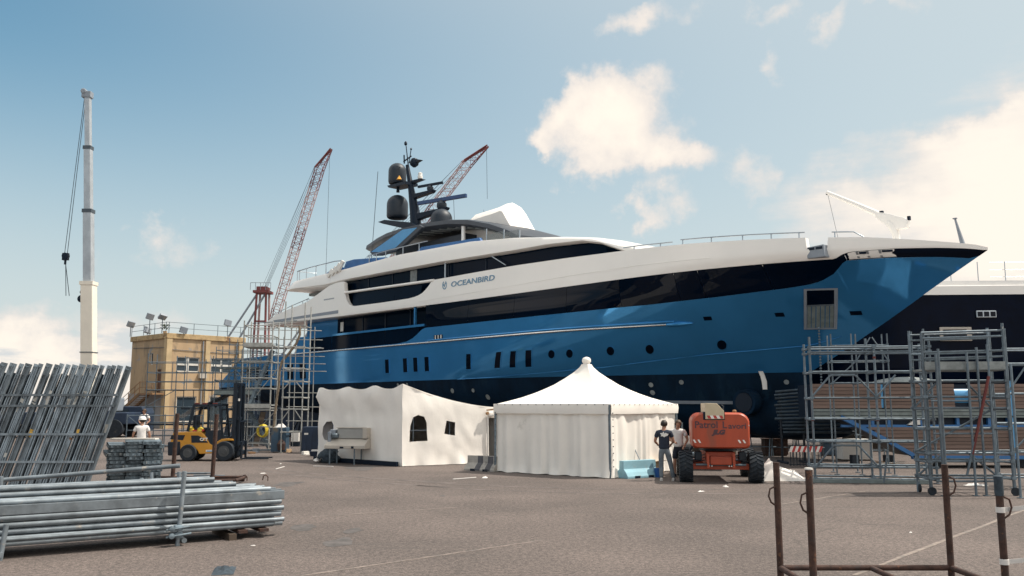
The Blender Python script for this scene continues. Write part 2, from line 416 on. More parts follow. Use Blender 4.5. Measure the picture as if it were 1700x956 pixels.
# ================================================================== the ground
def asphalt():
    m = bpy.data.materials.new('asphalt'); m.use_nodes = True; nt = m.node_tree; b = nt.nodes['Principled BSDF']; L = nt.links
    g = nt.nodes.new('ShaderNodeNewGeometry'); P = g.outputs['Position']
    def nz(sc, det=5, rough=.6, p=None):
        n = nt.nodes.new('ShaderNodeTexNoise'); n.inputs['Scale'].default_value = sc; n.inputs['Detail'].default_value = det; n.inputs['Roughness'].default_value = rough
        L.new(p or P, n.inputs[0]); return n.outputs[0]
    def rmp(v, a, c, lo=0, hi=1):
        r = nt.nodes.new('ShaderNodeMapRange'); r.interpolation_type = 'SMOOTHSTEP'; r.inputs['From Min'].default_value = a; r.inputs['From Max'].default_value = c
        r.inputs['To Min'].default_value = lo; r.inputs['To Max'].default_value = hi; L.new(v, r.inputs['Value']); return r.outputs[0]
    def mix(f, a, c, mode='MIX'):
        x = nt.nodes.new('ShaderNodeMix'); x.data_type = 'RGBA'; x.blend_type = mode
        for s, q in ((x.inputs[0], f), (x.inputs[6], a), (x.inputs[7], c)):
            if isinstance(q, (int, float)): s.default_value = q
            elif isinstance(q, tuple): s.default_value = q+(1,)
            else: L.new(q, s)
        return x.outputs[2]
    c = mix(rmp(nz(.22, 5), .3, .7), (.100, .084, .078), (.148, .122, .112))
    c = mix(rmp(nz(38, 3, .7), .36, .66), mix(1, c, (.6, .6, .61), 'MULTIPLY'), mix(1, c, (1.36, 1.35, 1.32), 'MULTIPLY'))       # aggregate
    c = mix(rmp(nz(13, 4, .65), .35, .65), mix(1, c, (.7, .7, .71), 'MULTIPLY'), mix(1, c, (1.26, 1.25, 1.24), 'MULTIPLY'))
    c = mix(rmp(nz(110, 2, .7), .62, .72, 0, .5), c, (.34, .29, .26))                                                                # pale chips
    # tyre-worn streaks and oil stains
    mp = nt.nodes.new('ShaderNodeMapping'); mp.inputs['Scale'].default_value = (.35, 2.2, 1); mp.inputs['Rotation'].default_value = (0, 0, .25); L.new(P, mp.inputs[0])
    c = mix(rmp(nz(.9, 5, .6, mp.outputs[0]),   .56, .72, 0, .45), c, (.08, .072, .068))
    c = mix(rmp(nz(.75, 6, .6), .66, .72, 0, .55), c, (.065, .058, .058))
    # thin cracks
    vo = nt.nodes.new('ShaderNodeTexVoronoi'); vo.feature = 'DISTANCE_TO_EDGE'; vo.inputs['Scale'].default_value = .16
    wv = nt.nodes.new('ShaderNodeVectorMath'); wv.operation = 'ADD'; sc = nt.nodes.new('ShaderNodeVectorMath'); sc.operation = 'SCALE'; sc.inputs['Scale'].default_value = 1.6
    nn = nt.nodes.new('ShaderNodeTexNoise'); nn.inputs['Scale'].default_value = .6; nn.inputs['Detail'].default_value = 6; L.new(P, nn.inputs[0])
    L.new(nn.outputs['Color'], sc.inputs[0]); L.new(P, wv.inputs[0]); L.new(sc.outputs[0], wv.inputs[1]); L.new(wv.outputs[0], vo.inputs['Vector'])
    c = mix(rmp(vo.outputs['Distance'], .0015, .004, .55, 0), c, (.075, .066, .06))
    L.new(c, b.inputs['Base Color']); b.inputs['Roughness'].default_value = .88; b.inputs['Specular IOR Level'].default_value = .3
    bp = nt.nodes.new('ShaderNodeBump'); bp.inputs['Strength'].default_value = .7; bp.inputs['Distance'].default_value = .012
    L.new(nz(55, 4, .7), bp.inputs['Height']); L.new(bp.outputs[0], b.inputs['Normal'])
    MATS['asphalt'] = m
asphalt()
mat('worn_line', (.225, .185, .16), .9, 0, var=.25, scale=6, dirt=(.15, .133, .12), dirt_scale=4, dirt_amt=.5)
mat('stain_and_shadow', (.082, .073, .07), .8, 0, var=.3, scale=4)
gm = MB(); gm.grid([[(-1500, -60, 0), (1500, -60, 0)], [(-1500, 2500, 0), (1500, 2500, 0)]])
tag(gm.build('ground', 'asphalt', norm=False), kind='structure')
def ground_strip(pts, w, m, name, z=.004):
    rows = []
    for i, p in enumerate(pts):
        d = (pts[min(i+1, len(pts)-1)]-pts[max(0, i-1)]); d.z = 0; d.normalize(); s = Vector((-d.y, d.x, 0))
        ww = w*(.8+.4*random.random()); rows.append([(p-s*ww/2)+Vector((0, 0, z)), (p+s*ww/2)+Vector((0, 0, z))])
    return tag(MB().grid(rows).build(name, m, norm=False), kind='structure')
def linepts(a, b, n=26): return [a.lerp(b, i/n)+Vector((random.uniform(-.012, .012), random.uniform(-.012, .012), 0)) for i in range(n+1)]
ground_strip(linepts(gp(1418, 955), gp(1790, 812)), .07, 'worn_line', 'painted_line')
ground_strip(linepts(gp(520, 858), gp(760, 842)), .05, 'worn_line', 'painted_line')
ground_strip(linepts(gp(500, 956), gp(900, 897)), .045, 'worn_line', 'painted_line')
ground_strip(linepts(gp(1290, 838), gp(1440, 815)), .05, 'worn_line', 'painted_line')
def stain_shadow(x, y, rx, ry, seed):
    c = gp(x, y); n = 28; pts = []
    for i in range(n):
        a = 2*math.pi*i/n; k = 1+.6*fbm(math.cos(a)*1.3+seed, math.sin(a)*1.3, seed)
        pts.append((c.x+math.cos(a)*rx*k, c.y+math.sin(a)*ry*k, .003))
    mb = MB(); mb.add([(c.x, c.y, .003)]+pts, [(0, i+1, (i+1) % n+1) for i in range(n)])
    tag(mb.build('stain_and_shadow', 'stain_and_shadow', norm=False), kind='structure')
stain_shadow(565, 900, .25, .42, 1.2); stain_shadow(505, 876, .24, .4, 2.7); stain_shadow(480, 803, .35, .8, 3.3); stain_shadow(600, 777, .5, .9, 4.4); stain_shadow(585, 881, .14, .3, 5.1); stain_shadow(735, 823, .06, .15, 6.0)  # stains, plus the air unit's shadow painted dark on the asphalt

mat('tyre_mark', (.088, .073, .067), .85, 0, var=.2, scale=5, dirt=(.128, .105, .096), dirt_scale=1.6, dirt_amt=.46)
def curve_pts(c0, c1, c2, n=30):
    a, b, c = gp(*c0), gp(*c1), gp(*c2); return [a*(1-t)**2+b*2*t*(1-t)+c*t*t for t in [i/n for i in range(n+1)]]
for q in (((700, 800), (900, 815), (1260, 812)), ((690, 806), (900, 823), (1262, 819)), ((1330, 832), (1450, 818), (1545, 815)), ((430, 775), (520, 790), (760, 802)), ((425, 779), (515, 796), (750, 809))):
    ground_strip(curve_pts(*q), .2, 'tyre_mark', 'tyre_mark', .0025)
ground_strip(linepts(gp(1430, 871), gp(1498, 872)), .03, 'stain_and_shadow', 'crack_seam', .0028)
# ================================================================== the big blue yacht
YO = Vector((-19.97, 71.48, 0)); YA = R(47.4)       # stern centre on the ground, heading
yt = thing('superyacht', 'large blue and white motor yacht propped up on the hard behind the tents', 'yacht', YO, -YA)
STW = [(.8, 46.5), (2.0, 47.0), (3.54, 47.84), (4.19, 49.06), (5.55, 51.36), (6.73, 53.25), (7.77, 55.0), (8.3, 55.05)]
ustem = lerpf(STW); wstem = lerpf([(b, a) for a, b in STW])
BW = lerpf([(.8, .3), (1.1, 2.0), (1.8, 3.7), (2.8, 4.25), (3.5, 4.4), (5, 4.5), (8, 4.55), (10, 4.5)])
KN = lerpf([(28, 3.5), (32.9, 3.6), (39.2, 3.92), (44.4, 4.36), (48.3, 4.6), (51, 5.3)])     # the knuckle line
def half(u, w):
    t = min(1, max(0, (w-3.5)/4.5)); ent = 19-5*t; p = 1.7+.9*t
    s = min(1, max(0, (ustem(w)-u)/ent))
    aft = 1-.10*max(0, (9-u)/9)**2
    b = BW(w)*(1-(1-s)**p)*aft
    if u > 28 and w > KN(u): b += .05*min(1, s*4)*min(1, (u-28)/4)*(1 if w < 7 else 0)
    return b
blueTop = lerpf([(-.6, 4.0), (0, 4.05), (1.5, 4.6), (3, 5.3), (4.5, 5.66), (14, 5.68), (24.6, 5.72), (25.5, 5.8), (26.06, 5.95), (26.5, 6.15), (26.86, 6.36), (27.25, 6.47), (38.9, 6.45), (42.8, 6.48),
                 (45.95, 6.6), (48.6, 6.77), (49.45, 6.87), (49.97, 7.02), (50.25, 7.18), (50.52, 7.38), (50.7, 7.52), (50.86, 7.6), (52, 7.63), (53.66, 7.59), (54.4, 7.52), (54.8, 7.6), (55, 7.70)])
whiteBot = lerpf([(8, 7.94), (18, 7.8), (31, 7.7), (50.45, 7.68), (50.6, 7.71), (50.84, 7.83), (51, 7.88), (51.2, 7.91), (52.4, 7.94), (53.75, 7.9), (54.5, 7.84), (54.8, 7.79), (55, 7.74)])
whiteTop = lerpf([(8.0, 8.0), (8.6, 8.22), (9.57, 8.5), (11.55, 8.79), (13, 8.95), (14.0, 9.09), (15.31, 9.46), (16.2, 9.74), (16.9, 9.92), (17.53, 10.0), (18.45, 10.01), (18.6, 9.9), (18.68, 9.5), (18.8, 9.15), (18.92, 8.85), (19.1, 8.62), (19.3, 8.47), (19.6, 8.36),
                  (20, 8.3), (22.88, 8.26), (25.6, 8.26), (26.2, 8.3), (26.6, 8.36), (26.95, 8.46), (27.25, 8.62), (27.54, 8.82), (27.8, 9.05), (27.95, 9.1), (31.85, 9.12), (34.59, 9.12), (38.27, 9.05), (42.53, 8.92), (45.18, 8.81), (47.58, 8.68),
                  (49.66, 8.56), (49.70, 8.1), (50.38, 8.1), (50.42, 8.50), (51.6, 8.42), (53.25, 8.2), (54.28, 8.05), (54.7, 7.97), (55, 7.87)])
def stations(a, b, step=.45, extra=()):
    s = {a, b}; u = a
    while u < b: s.add(round(u, 3)); u += step
    for e in extra:
        if a < e < b: s.add(e)
    return sorted(s)
EXU = [18.45, 18.6, 18.68, 18.8, 18.92, 19.1, 19.3, 19.6, 26.06, 26.2, 26.5, 26.6, 26.86, 26.95, 27.25, 27.54, 27.8, 27.95, 49.66, 49.70, 50.38, 50.42, 50.25, 50.52, 50.7, 50.86, 50.45, 50.6, 51, 51.2, 54.4, 54.7, 54.85]
def strip(name, lo, hi, us, n, m, smooth=40, off=0, inner=None, sides=(-1, 1), parent=None):
    mb = MB()
    for sd in sides:
        rows = []
        for u in us:
            ws = wstem(u) if u > 46.5 else -9
            r = []
            for i in range(n+1):
                w = lo(u)+(hi(u)-lo(u))*i/n; w = max(w, ws); r.append((u, sd*(half(u, w)+off), w))
            if inner:
                w = max(hi(u), ws); h = max(0, half(u, w)-.24); r.append((u, sd*h, w-.005)); r.append((u, sd*h, max(inner(u), ws)))
            rows.append(r)
        mb.grid(rows, flip=sd > 0)
    return mb.build(name, m, parent or yt, smooth=smooth)
WL = lambda u: 3.55
US = stations(-.6, 55, .45, EXU)
# underwater body
keel = lerpf([(-.6, 2.9), (4, 2.2), (12, 1.2), (18, .8), (46.5, .8)])
mb = MB()
for sd in (-1, 1):
    rows = []
    for u in stations(-.6, 47.8, .6):
        r = [(u, 0, keel(u)-.02)]
        for i in range(13):
            t = i/12; w = keel(u)+(3.55-keel(u))*t**1.4; wq = .8+(3.55-.8)*t**1.4
            r.append((u, sd*half(min(u, ustem(max(.8, wq))), wq), w))
        rows.append(r)
    mb.grid(rows, flip=sd > 0)
hb = mb.build('hull_bottom', 'antifoul', yt, smooth=50)
mb = MB(); mb.lathe([(.02, 50.35), (.3, 50.2), (.55, 49.9), (.78, 49.3), (.93, 48.4), (.98, 47.2), (.9, 45.5), (.5, 43.5)], (0, 0, 1.72), 24, 'x'); mb.build('bulb', 'antifoul', hb, smooth=60)
strip('hull', WL, blueTop, US, 12, 'hull_blue', 30)
# thruster tunnel ring, grille stripe, draught marks
def ringplate(name, u, w, r0, r1, m, parent, off=.02, n=24, sd=-1):
    mb = MB(); rows = []
    for i in range(n+1):
        a = 2*math.pi*i/n; q = []
        for rr, oo in ((r1, -.02), (r1, off), (r0, off), (r0, -.05)):
            ww = w+math.sin(a)*rr; uu = u+math.cos(a)*rr+.42*(ww-w); q.append((uu, sd*(half(uu, ww)+oo), ww))
        rows.append(q)
    mb.grid(rows); return mb.build(name, m, parent, smooth=50)
def surf_patch(name, poly, m, parent, off=.012, thick=.03, step=.2, sd=-1, holes=()):
    mb = MB(); plate(mb, poly, list(holes), lambda a, b, d: (a, sd*(half(a, b)+off-d), b), thick, step)
    return mb.build(name, m, parent, smooth=30)
def circ(u, w, r, n=20): return [(u+math.cos(2*math.pi*i/n)*r, w+math.sin(2*math.pi*i/n)*r) for i in range(n)]
tm = MB(); tm.lathe([(.42, -.9), (.42, -1.45), (.55, -1.45), (.55, -.9)], (45.55, 0, 2.3), 28, 'y'); tm.build('thruster_tunnel', 'antifoul', hb, smooth=50)
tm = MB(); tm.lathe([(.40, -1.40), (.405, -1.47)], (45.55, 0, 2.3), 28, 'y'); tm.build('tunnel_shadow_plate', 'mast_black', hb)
surf_patch('sacrificial_anode', [(45.95, 2.85), (46.12, 2.85), (46.15, 3.2), (46.08, 3.62), (45.92, 3.62), (45.96, 3.2)], 'boat_white', hb, .03, .04)
for (u, w) in ((41.2, 3.1), (41.2, 2.75), (42.6, 3.2), (24.5, 3.35), (25.4, 3.35), (29.4, 2.95), (31, 2.95), (31.9, 2.6), (46.9, 3.15)):
    surf_patch('fouling_patch', circ(u, w, .09+.05*random.random(), 9), 'board_grey', hb, .012, .02)
surf_patch('bilge_keel', [(38, 2.28), (45.1, 2.22), (45.1, 2.36), (38, 2.42)], 'grey_paint', hb, .06, .08)
# rub rail
mb = MB(); mb.tube([(u, -(half(u, 5.63)+.03), 5.63) for u in stations(12, 43.4, .5)], .055, 8); mb.build('rub_rail', 'chrome', yt, smooth=60)
mb = MB(); pts = [(43.2+.09*i, -(half(43.2+.09*i, 5.63)+.02), 5.63) for i in range(14)]; mb.tube(pts, [.10*math.sin(math.pi*min(1, (i+3)/16.0)) +.01 for i in range(14)], 10); mb.build('rail_spear_end', 'hull_blue', yt, smooth=60)
mb = MB()
for u in stations(27.4, 43.2, .5): pass
mb.tube([(u, -(half(u, 5.74)+.01), 5.74) for u in stations(27.5, 43.6, .5)], .05, 8); mb.build('rail_moulding', 'hull_blue', yt, smooth=60)
mb = MB(); mb.tube([(u, -(half(u, KN(u))+.03), KN(u)) for u in stations(30, 49.5, .5)], .016, 6); mb.build('knuckle_bead', 'hull_blue', yt, smooth=60)
# hull windows and ports on the visible side
for u in (23.52, 25.33, 26.32, 27.38, 31.04, 33.3, 34.33, 35.35):
    w0, w1 = 4.05, 4.84; kk = 0 if u < 30 else .08 if u < 32 else .42; sh_ = lambda L: [(a+kk*(b-4.45), b) for a, b in L]
    r = sh_([(u-.19, w0), (u+.19, w0), (u+.19, w1), (u-.19, w1)]); q = sh_([(u-.235, w0-.05), (u+.235, w0-.05), (u+.235, w1+.05), (u-.235, w1+.05)])
    f = surf_patch('window_frame', q, 'hull_blue', yt, .022, .03, .3, holes=[r]); surf_patch('pane', r, 'dark_glass', f, .014, .02, .3)
for u in (5.6, 6.9, 8.3, 11.9, 13.6):
    r = [(u-.4, 3.95), (u+.4, 3.95), (u+.4, 4.95), (u-.4, 4.95)]
    surf_patch('hull_door', r, 'dark_glass', yt, .015, .03, .3)
for u, w in ((36.82, 4.6), (37.85, 4.59), (40.03, 4.63), (41.91, 4.64), (45.04, 4.72)):
    f = ringplate('porthole', u, w, .19, .225, 'hull_blue', yt); surf_patch('pane', [(a+.42*(b-w), b) for a, b in circ(u, w, .195)], 'dark_glass', f, .014, .02, .2)
for u, w, a in ((45.02, 5.79, .17), (47.77, 5.81, .17), (50.33, 5.77, .2)): surf_patch('hawse_slot', [(u-a, w-.075), (u+a*.9, w-.075), (u+a, w+.075), (u-a*.9, w+.075)], 'dark_glass', yt, .012, .03, .2)
fl = surf_patch('fairlead_plate', [(28.05, 5.78), (28.85, 5.78), (28.85, 6.0), (28.05, 6.0)], 'mast_black', yt, .012, .02, .3)
for i in range(3): surf_patch('fairlead_roller', [(28.18+.25*i, 5.79), (28.25+.25*i, 5.79), (28.25+.25*i, 5.99), (28.18+.25*i, 5.99)], 'sign_white', fl, .03, .03, .3)
# anchor pocket
o_ = [(48.36, 5.22), (49.46, 5.20), (50.16, 6.68), (49.06, 6.70)]; i_ = [(48.47, 5.28), (49.40, 5.26), (50.03, 6.62), (49.12, 6.64)]
ap = surf_patch('anchor_pocket_frame', o_, 'grey_paint', yt, .05, .06, .25, holes=[i_])
mid = lambda t, s: (i_[0][0]+(i_[3][0]-i_[0][0])*t+s*((i_[1][0]-i_[0][0])*(1-t)+(i_[2][0]-i_[3][0])*t), 5.27+1.36*t)
surf_patch('pocket_opening', [mid(.62, 0), mid(.62, 1), mid(1, 1), mid(1, 0)], 'dark_glass', ap, .014, .02, .25)
for k in range(6): surf_patch('pocket_slat', [mid(0, k/6+.012), mid(0, k/6+.145), mid(.6, k/6+.145), mid(.6, k/6+.012)], 'beam_green', ap, .012+.012*(k % 2), .03, .25)
surf_patch('pocket_bar', [mid(.585, 0), mid(.585, 1), mid(.625, 1), mid(.625, 0)], 'galv', ap, .05, .05, .25)
for k in range(22):
    z = 5.25-k*.115; mb = MB(); mb.lathe([(.028, -.03), (.045, -.02), (.045, .02), (.028, .03)], (48.93, -(half(48.93, 5.3)+.1), z), 8, 'x' if k % 2 else 'y'); mb.build('chain_link', 'galv', ap, smooth=40)
# black window band, in panes
cuts = [27.3, 31.0, 34.6, 38.2, 41.4, 44.25, 45.35, 48.0, 50.9]
for a, b in zip(cuts, cuts[1:]):
  for sd_ in (-1, 1): strip('glass_pane', lambda u: blueTop(u)+.004, lambda u: whiteBot(u)-.004, stations(a+.008, b-.008, .4, EXU), 5, 'dark_glass', 30, off=-.012, sides=(sd_,))
for sd_ in (-1, 1): strip('bow_stripe', lambda u: blueTop(u)+.004, lambda u: whiteBot(u)-.004, stations(50.9, 55, .25, EXU), 4, 'dark_glass', 30, off=-.012, sides=(sd_,))
bp = surf_patch('mooring_port', [(50.98, 7.64), (52.42, 7.66), (52.42, 7.92), (51.2, 7.89), (51.0, 7.85)], 'boat_white', yt, .012, .03, .2)
for u in (51.3, 51.62, 52.0): surf_patch('port_stanchion', [(u-.035, 7.66), (u+.035, 7.66), (u+.035, 7.9), (u-.035, 7.9)], 'rail_steel', bp, .04, .03, .2)
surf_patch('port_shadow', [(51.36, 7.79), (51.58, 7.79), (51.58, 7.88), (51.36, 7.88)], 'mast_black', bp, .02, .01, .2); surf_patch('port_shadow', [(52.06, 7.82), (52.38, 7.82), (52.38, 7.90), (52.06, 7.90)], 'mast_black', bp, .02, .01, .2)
# white bulwark: outside, cap and inside
bw = strip('bulwark', whiteBot, whiteTop, stations(8, 55, .4, EXU), 8, 'boat_white', 35, inner=lambda u: whiteBot(u)-.02)
mb = MB(); mb.tube([(u, -(half(u, 8.1)+.002), wz) for u, wz in [(u, 7.99+min(1, (u-26.6)/12)*.2-max(0, u-42.5)*.02) for u in stations(26.6, 46, .5)]], .014, 6); mb.build('bulwark_bead', 'boat_white', bw, smooth=60)
surf_patch('side_gate', [(40.3, 8.12), (41.9, 8.12), (41.9, 8.83), (40.3, 8.85)], 'boat_white', bw, .008, .02, .3)
surf_patch('side_slot', [(9.6, 8.02), (18.05, 7.99), (18.05, 8.2), (9.3, 8.17)], 'grey_paint', bw, .008, .02, .4)
# decks
def deck(name, u0, u1, w, m, inset=.12, th=.08):
    mb = MB(); us = stations(u0, u1, .6); rows = []
    top = [[(u, s*max(.01, half(u, w)-inset), w) for s in (-1, 1)] for u in us]; bot = [[(x, y, z-th) for x, y, z in r] for r in top]
    mb.grid(top); mb.grid(bot)
    k = len(us)
    for a in (0, 1):
        mb.grid([[r[a] for r in top], [r[a] for r in bot]])
    mb.grid([top[0], bot[0]]); mb.grid([top[-1], bot[-1]])
    return mb.build(name, m, yt, norm=True)
deck('main_deck', 3.6, 28, 5.58, 'teak'); deck('upper_deck', 8.4, 42, 7.93, 'boat_white', .1, .12); deck('foredeck', 42, 54.2, 7.7, 'boat_white', .25)
deck('swim_platform', -.6, 4, 3.98, 'teak', .1)
mb = MB(); mb.grid([[(-.6, s*half(-.6, w), w) for s in (-1, 1)] for w in (2.9, 3.55, 3.98)]); mb.build('transom', 'hull_blue', yt)
mb = MB()
for i in range(8): mb.box(.9+.42*i, 1.4+.42*i, -3.9, -2.7, 3.98, 4.18+.2*i)
mb.build('stern_stairs', 'boat_white', yt)
mb = MB(); mb.box(3.3, 3.5, -2.7, 2.7, 3.98, 5.6); mb.build('garage_door', 'hull_blue', yt)
# main deckhouse and aft blue walls
def wallbox(name, u0, u1, v, w0, w1, m, th=.1):
    mb = MB(); mb.box(u0, u1, -v, -v+th, w0, w1); mb.box(u0, u1, v-th, v, w0, w1); mb.box(u0, u0+th, -v+th, v-th, w0, w1); return mb.build(name, m, yt)
wallbox('aft_lounge_wall', 12.4, 16.4, 3.55, 5.6, 7.8, 'hull_blue'); wallbox('saloon_glass', 16.45, 27.6, 3.6, 5.6, 7.8, 'cabin_glass')
for u in (17.2, 19.5, 22, 24.6): mb = MB(); mb.box(u-.05, u+.05, -3.64, -3.6, 5.6, 7.75); mb.build('mullion', 'mast_black', yt)
mb = MB(); mb.box(16.9, 17.25, -3.66, -3.605, 6.95, 7.55); mb.build('door_notice', 'sign_white', yt)
mb = MB(); mb.box(26.0, 26.12, -4.4, -4.28, 6.6, 7.75); mb.build('side_pillar', 'hull_blue', yt)
mb = MB(); mb.grid([[(u, -(half(u, w)+o), w) for w, o in ((6.57, -.12), (6.57, .02), (6.70, .02), (6.70, -.12), (6.57, -.12))] for u in stations(17.4, 27.2, .5)]); mb.build('cap_rail', 'hull_blue', yt, smooth=30)
for a, b in ((14.4, 17.2), (17.25, 20.2), (20.25, 23.2), (23.25, 26.7)): surf_patch('balustrade_pane', [(a, 5.72), (b, 5.72), (min(b, 26.6), 6.57), (a, 6.57)], 'cabin_glass', yt, -.05, .02, .5)
mb = MB(); mb.prism([(12.6, 5.7), (15.6, 5.7), (14.9, 6.75), (12.9, 6.75)], lambda a, b: (a, -4.45, b), lambda a, b: (a, -4.25, b)); mb.build('bulwark_wing', 'hull_blue', yt)
for u in (12.9, 13.5): mb = MB(); mb.cyl((u-.6, -4.0, 5.6), (u-.6, -4.0, 6.7), .22, n=14); mb.build('capstan_drum', 'canvas_blue', yt, smooth=40)
# upper deckhouse
def upperhouse():
    mb = MB(); us = stations(17.6, 40.2, .6)
    for sd in (-1, 1):
        mb.grid([[(u, sd*3.95, w) for w in (7.9, 8.8, 10.15-.9*max(0, (u-37)/4.5)**2)] for u in us], flip=sd > 0)
    mb.grid([[(17.6, s, w) for s in (-3.95, 3.95)] for w in (7.9, 10.15)])
    mb.grid([[(40.2, -3.95, 7.9), (41.6, 0, 7.9), (40.2, 3.95, 7.9)], [(40.2, -3.95, 9.6), (41.2, 0, 9.6), (40.2, 3.95, 9.6)]])
    return mb.build('deckhouse_glass', 'cabin_glass', yt)
uh = upperhouse()
for u in (20.6, 23.2, 28.6, 31.8): mb = MB(); mb.box(u-.04, u+.04, -3.99, -3.955, 7.95, 10.05); mb.build('mullion', 'mast_black', uh)
mb = MB(); rows = [[(25.0+.05*i, -3.972-.012*math.sin(i*1.7), w) for w in (8.0, 10.0)] for i in range(14)]; mb.grid(rows); mb.build('curtain', 'board_grey', uh, smooth=60)
mb = MB(); mb.tube([(u, -(half(u, 9.12)-.03), 9.26-.02*(u-18.7)) for u in stations(18.72, 27.95, .6)], .085, 8); mb.build('bulwark_rail', 'boat_white', yt, smooth=60)
for a, b in ((19.5, 21.4), (21.45, 24.0), (24.05, 26.6)): surf_patch('balustrade_pane', [(a, 8.28), (b, 8.28), (b+.2, 9.13), (a+.1, 9.2)], 'cabin_glass', yt, -.12, .02, .5)
# side posts under the sundeck
mb = MB(); mb.cyl((28.6, -4.2, 9.0), (28.6, -4.2, 10.0), .05); mb.build('side_pillar', 'rail_steel', yt, smooth=40)
mb = MB(); mb.bar((32.5, -4.2, 9.9), (33.6, -4.2, 9.3), .04, .04); mb.build('wiper_arm', 'rail_steel', yt)
# sun deck with its deep white edge
sTop = lerpf([(10.3, 10.55), (11.8, 10.78), (17.8, 10.86), (24.2, 11.05), (30.7, 10.92), (34.2, 10.63), (38, 10.14), (39.7, 9.86), (41.2, 9.36), (42.2, 9.1), (42.6, 8.9)])
sBot = lerpf([(10.3, 10.2), (16.1, 10.0), (18.2, 10.08), (28.4, 10.02), (34.2, 9.88), (36.8, 9.85), (39.1, 9.72), (40.2, 9.48), (40.85, 9.22), (41.4, 9.0), (42.6, 8.6)])
def sundeck():
    mb = MB(); rows = []
    for u in stations(10.3, 42.6, .4, (34.2, 39.7, 40.2, 41.2)):
        v = 4.42 if u > 12.5 else 4.42-.35*((12.5-u)/2.2)**2
        if u > 38: v -= .12*((u-38)/4.6)**2
        h = sTop(u)-sBot(u); zc = sTop(u)-.16 if u < 33 else sTop(u)+.12*min(1, (u-33)/4)
        prof = [(-v+1.2, sBot(u)+.02), (-v+.12, sBot(u)), (-v, sBot(u)+.07), (-v+.02, sBot(u)+h*.6), (-v+.1, sTop(u)-.04), (-v+.22, sTop(u)), (-v+.5, sTop(u)-.02 if u < 33 else sTop(u)+.03), (-2.2, zc)]
        rows.append([(u, y, z) for y, z in prof]+[(u, -y, z) for y, z in prof[::-1]]+[(u, prof[0][0], prof[0][1])])
    mb.grid(rows); mb.f.append(tuple(range(len(rows[0])-1))); k = len(rows)*len(rows[0]); mb.f.append(tuple(range(k-len(rows[0]), k-1)))
    return mb.build('sundeck', 'boat_white', yt, smooth=42)
sundeck()
mb = MB(); mb.box(10.8, 17.5, -2.6, 2.6, 9.93, 10.12); mb.build('overhang_lining', 'board_grey', yt)
# lettering and emblem
vv = -(4.535+.012)
text_obj('name_lettering', 'OCEANBIRD', .40, 'logo_blue', yt, lambda a, b, d: (29.52+a, vv-d, 8.545+b), sx=1.60, shear=.16, ext=.006, bold=.008)
def emblem():
    mb = MB(); c = (28.98, 8.70); n = 26
    def arc(a0, a1, r0, r1):
        o = [(c[0]+math.cos(R(a0+(a1-a0)*i/n))*r0*.78, c[1]+math.sin(R(a0+(a1-a0)*i/n))*r0) for i in range(n+1)]
        q = [(c[0]+math.cos(R(a1+(a0-a1)*i/n))*r1*.78+.015, c[1]+math.sin(R(a1+(a0-a1)*i/n))*r1*.97) for i in range(n+1)]
        plate(mb, o+q, [], lambda a, b, d: (a, vv+d, b), .01, 1)
    arc(-95, 62, .25, .17); arc(118, 250, .25, .185)
    for p in ([(-.16, .13), (.02, -.02), (.02, -.13), (-.10, -.02)], [(.02, -.13), (.03, -.03), (.15, .15), (.06, .13), (-.02, .02)]):
        plate(mb, [(c[0]+a, c[1]+b) for a, b in p], [], lambda a, b, d: (a, vv+d, b), .01, 1)
    return mb.build('emblem', 'logo_blue', yt)
emblem()
for i in range(10): surf_patch('builder_mark', [(16.2+.13*i, 8.98), (16.29+.13*i, 8.98), (16.29+.13*i, 9.06), (16.2+.13*i, 9.06)], 'grey_paint', yt, .01, .01, 1)
# bow fittings
mb = MB(); y0 = -half(50.04, 8)-.1; mb.prism([(49.68, 7.74), (50.40, 7.74), (50.36, 8.22), (49.62, 8.18)], lambda a, b: (a, y0, b), lambda a, b: (a, y0+.5, b)); fb = mb.build('fairlead_block', 'grey_paint', yt, bevel=.03)
for a in (49.72, 50.04): mb = MB(); mb.box(a, a+.27, y0-.012, y0+.05, 8.05, 8.15); mb.build('fairlead_eye', 'mast_black', fb)
def hrail(pts, dz, posts, name='hand_rail', r=.028, m='rail_steel'):
    mb = MB(); mb.tube(pts, r, 8); o = mb.build(name, m, yt, smooth=50)
    for p in posts: rod(o, 'post', (p[0], p[1], p[2]-dz), p, r*.9, m, 8)
    return o
bpt = lambda u, dz: (u, -(half(u, whiteTop(u))-.12), whiteTop(u)+dz)
hrail([bpt(u, .16) for u in (41.6, 42.5, 43.4, 44.2)], .16, [bpt(u, .16) for u in (42.2, 43.6)])
hrail([bpt(u, .22) for u in (44.6, 45.6, 46.6, 47.6, 48.6, 49.6)], .22, [bpt(u, .22) for u in (44.7, 46, 47.3, 48.4, 49.4)])
hrail([bpt(u, .22) for u in (50.5, 50.9, 51.2)]+[bpt(51.5, .02)], .22, [bpt(u, .22) for u in (50.6,)])
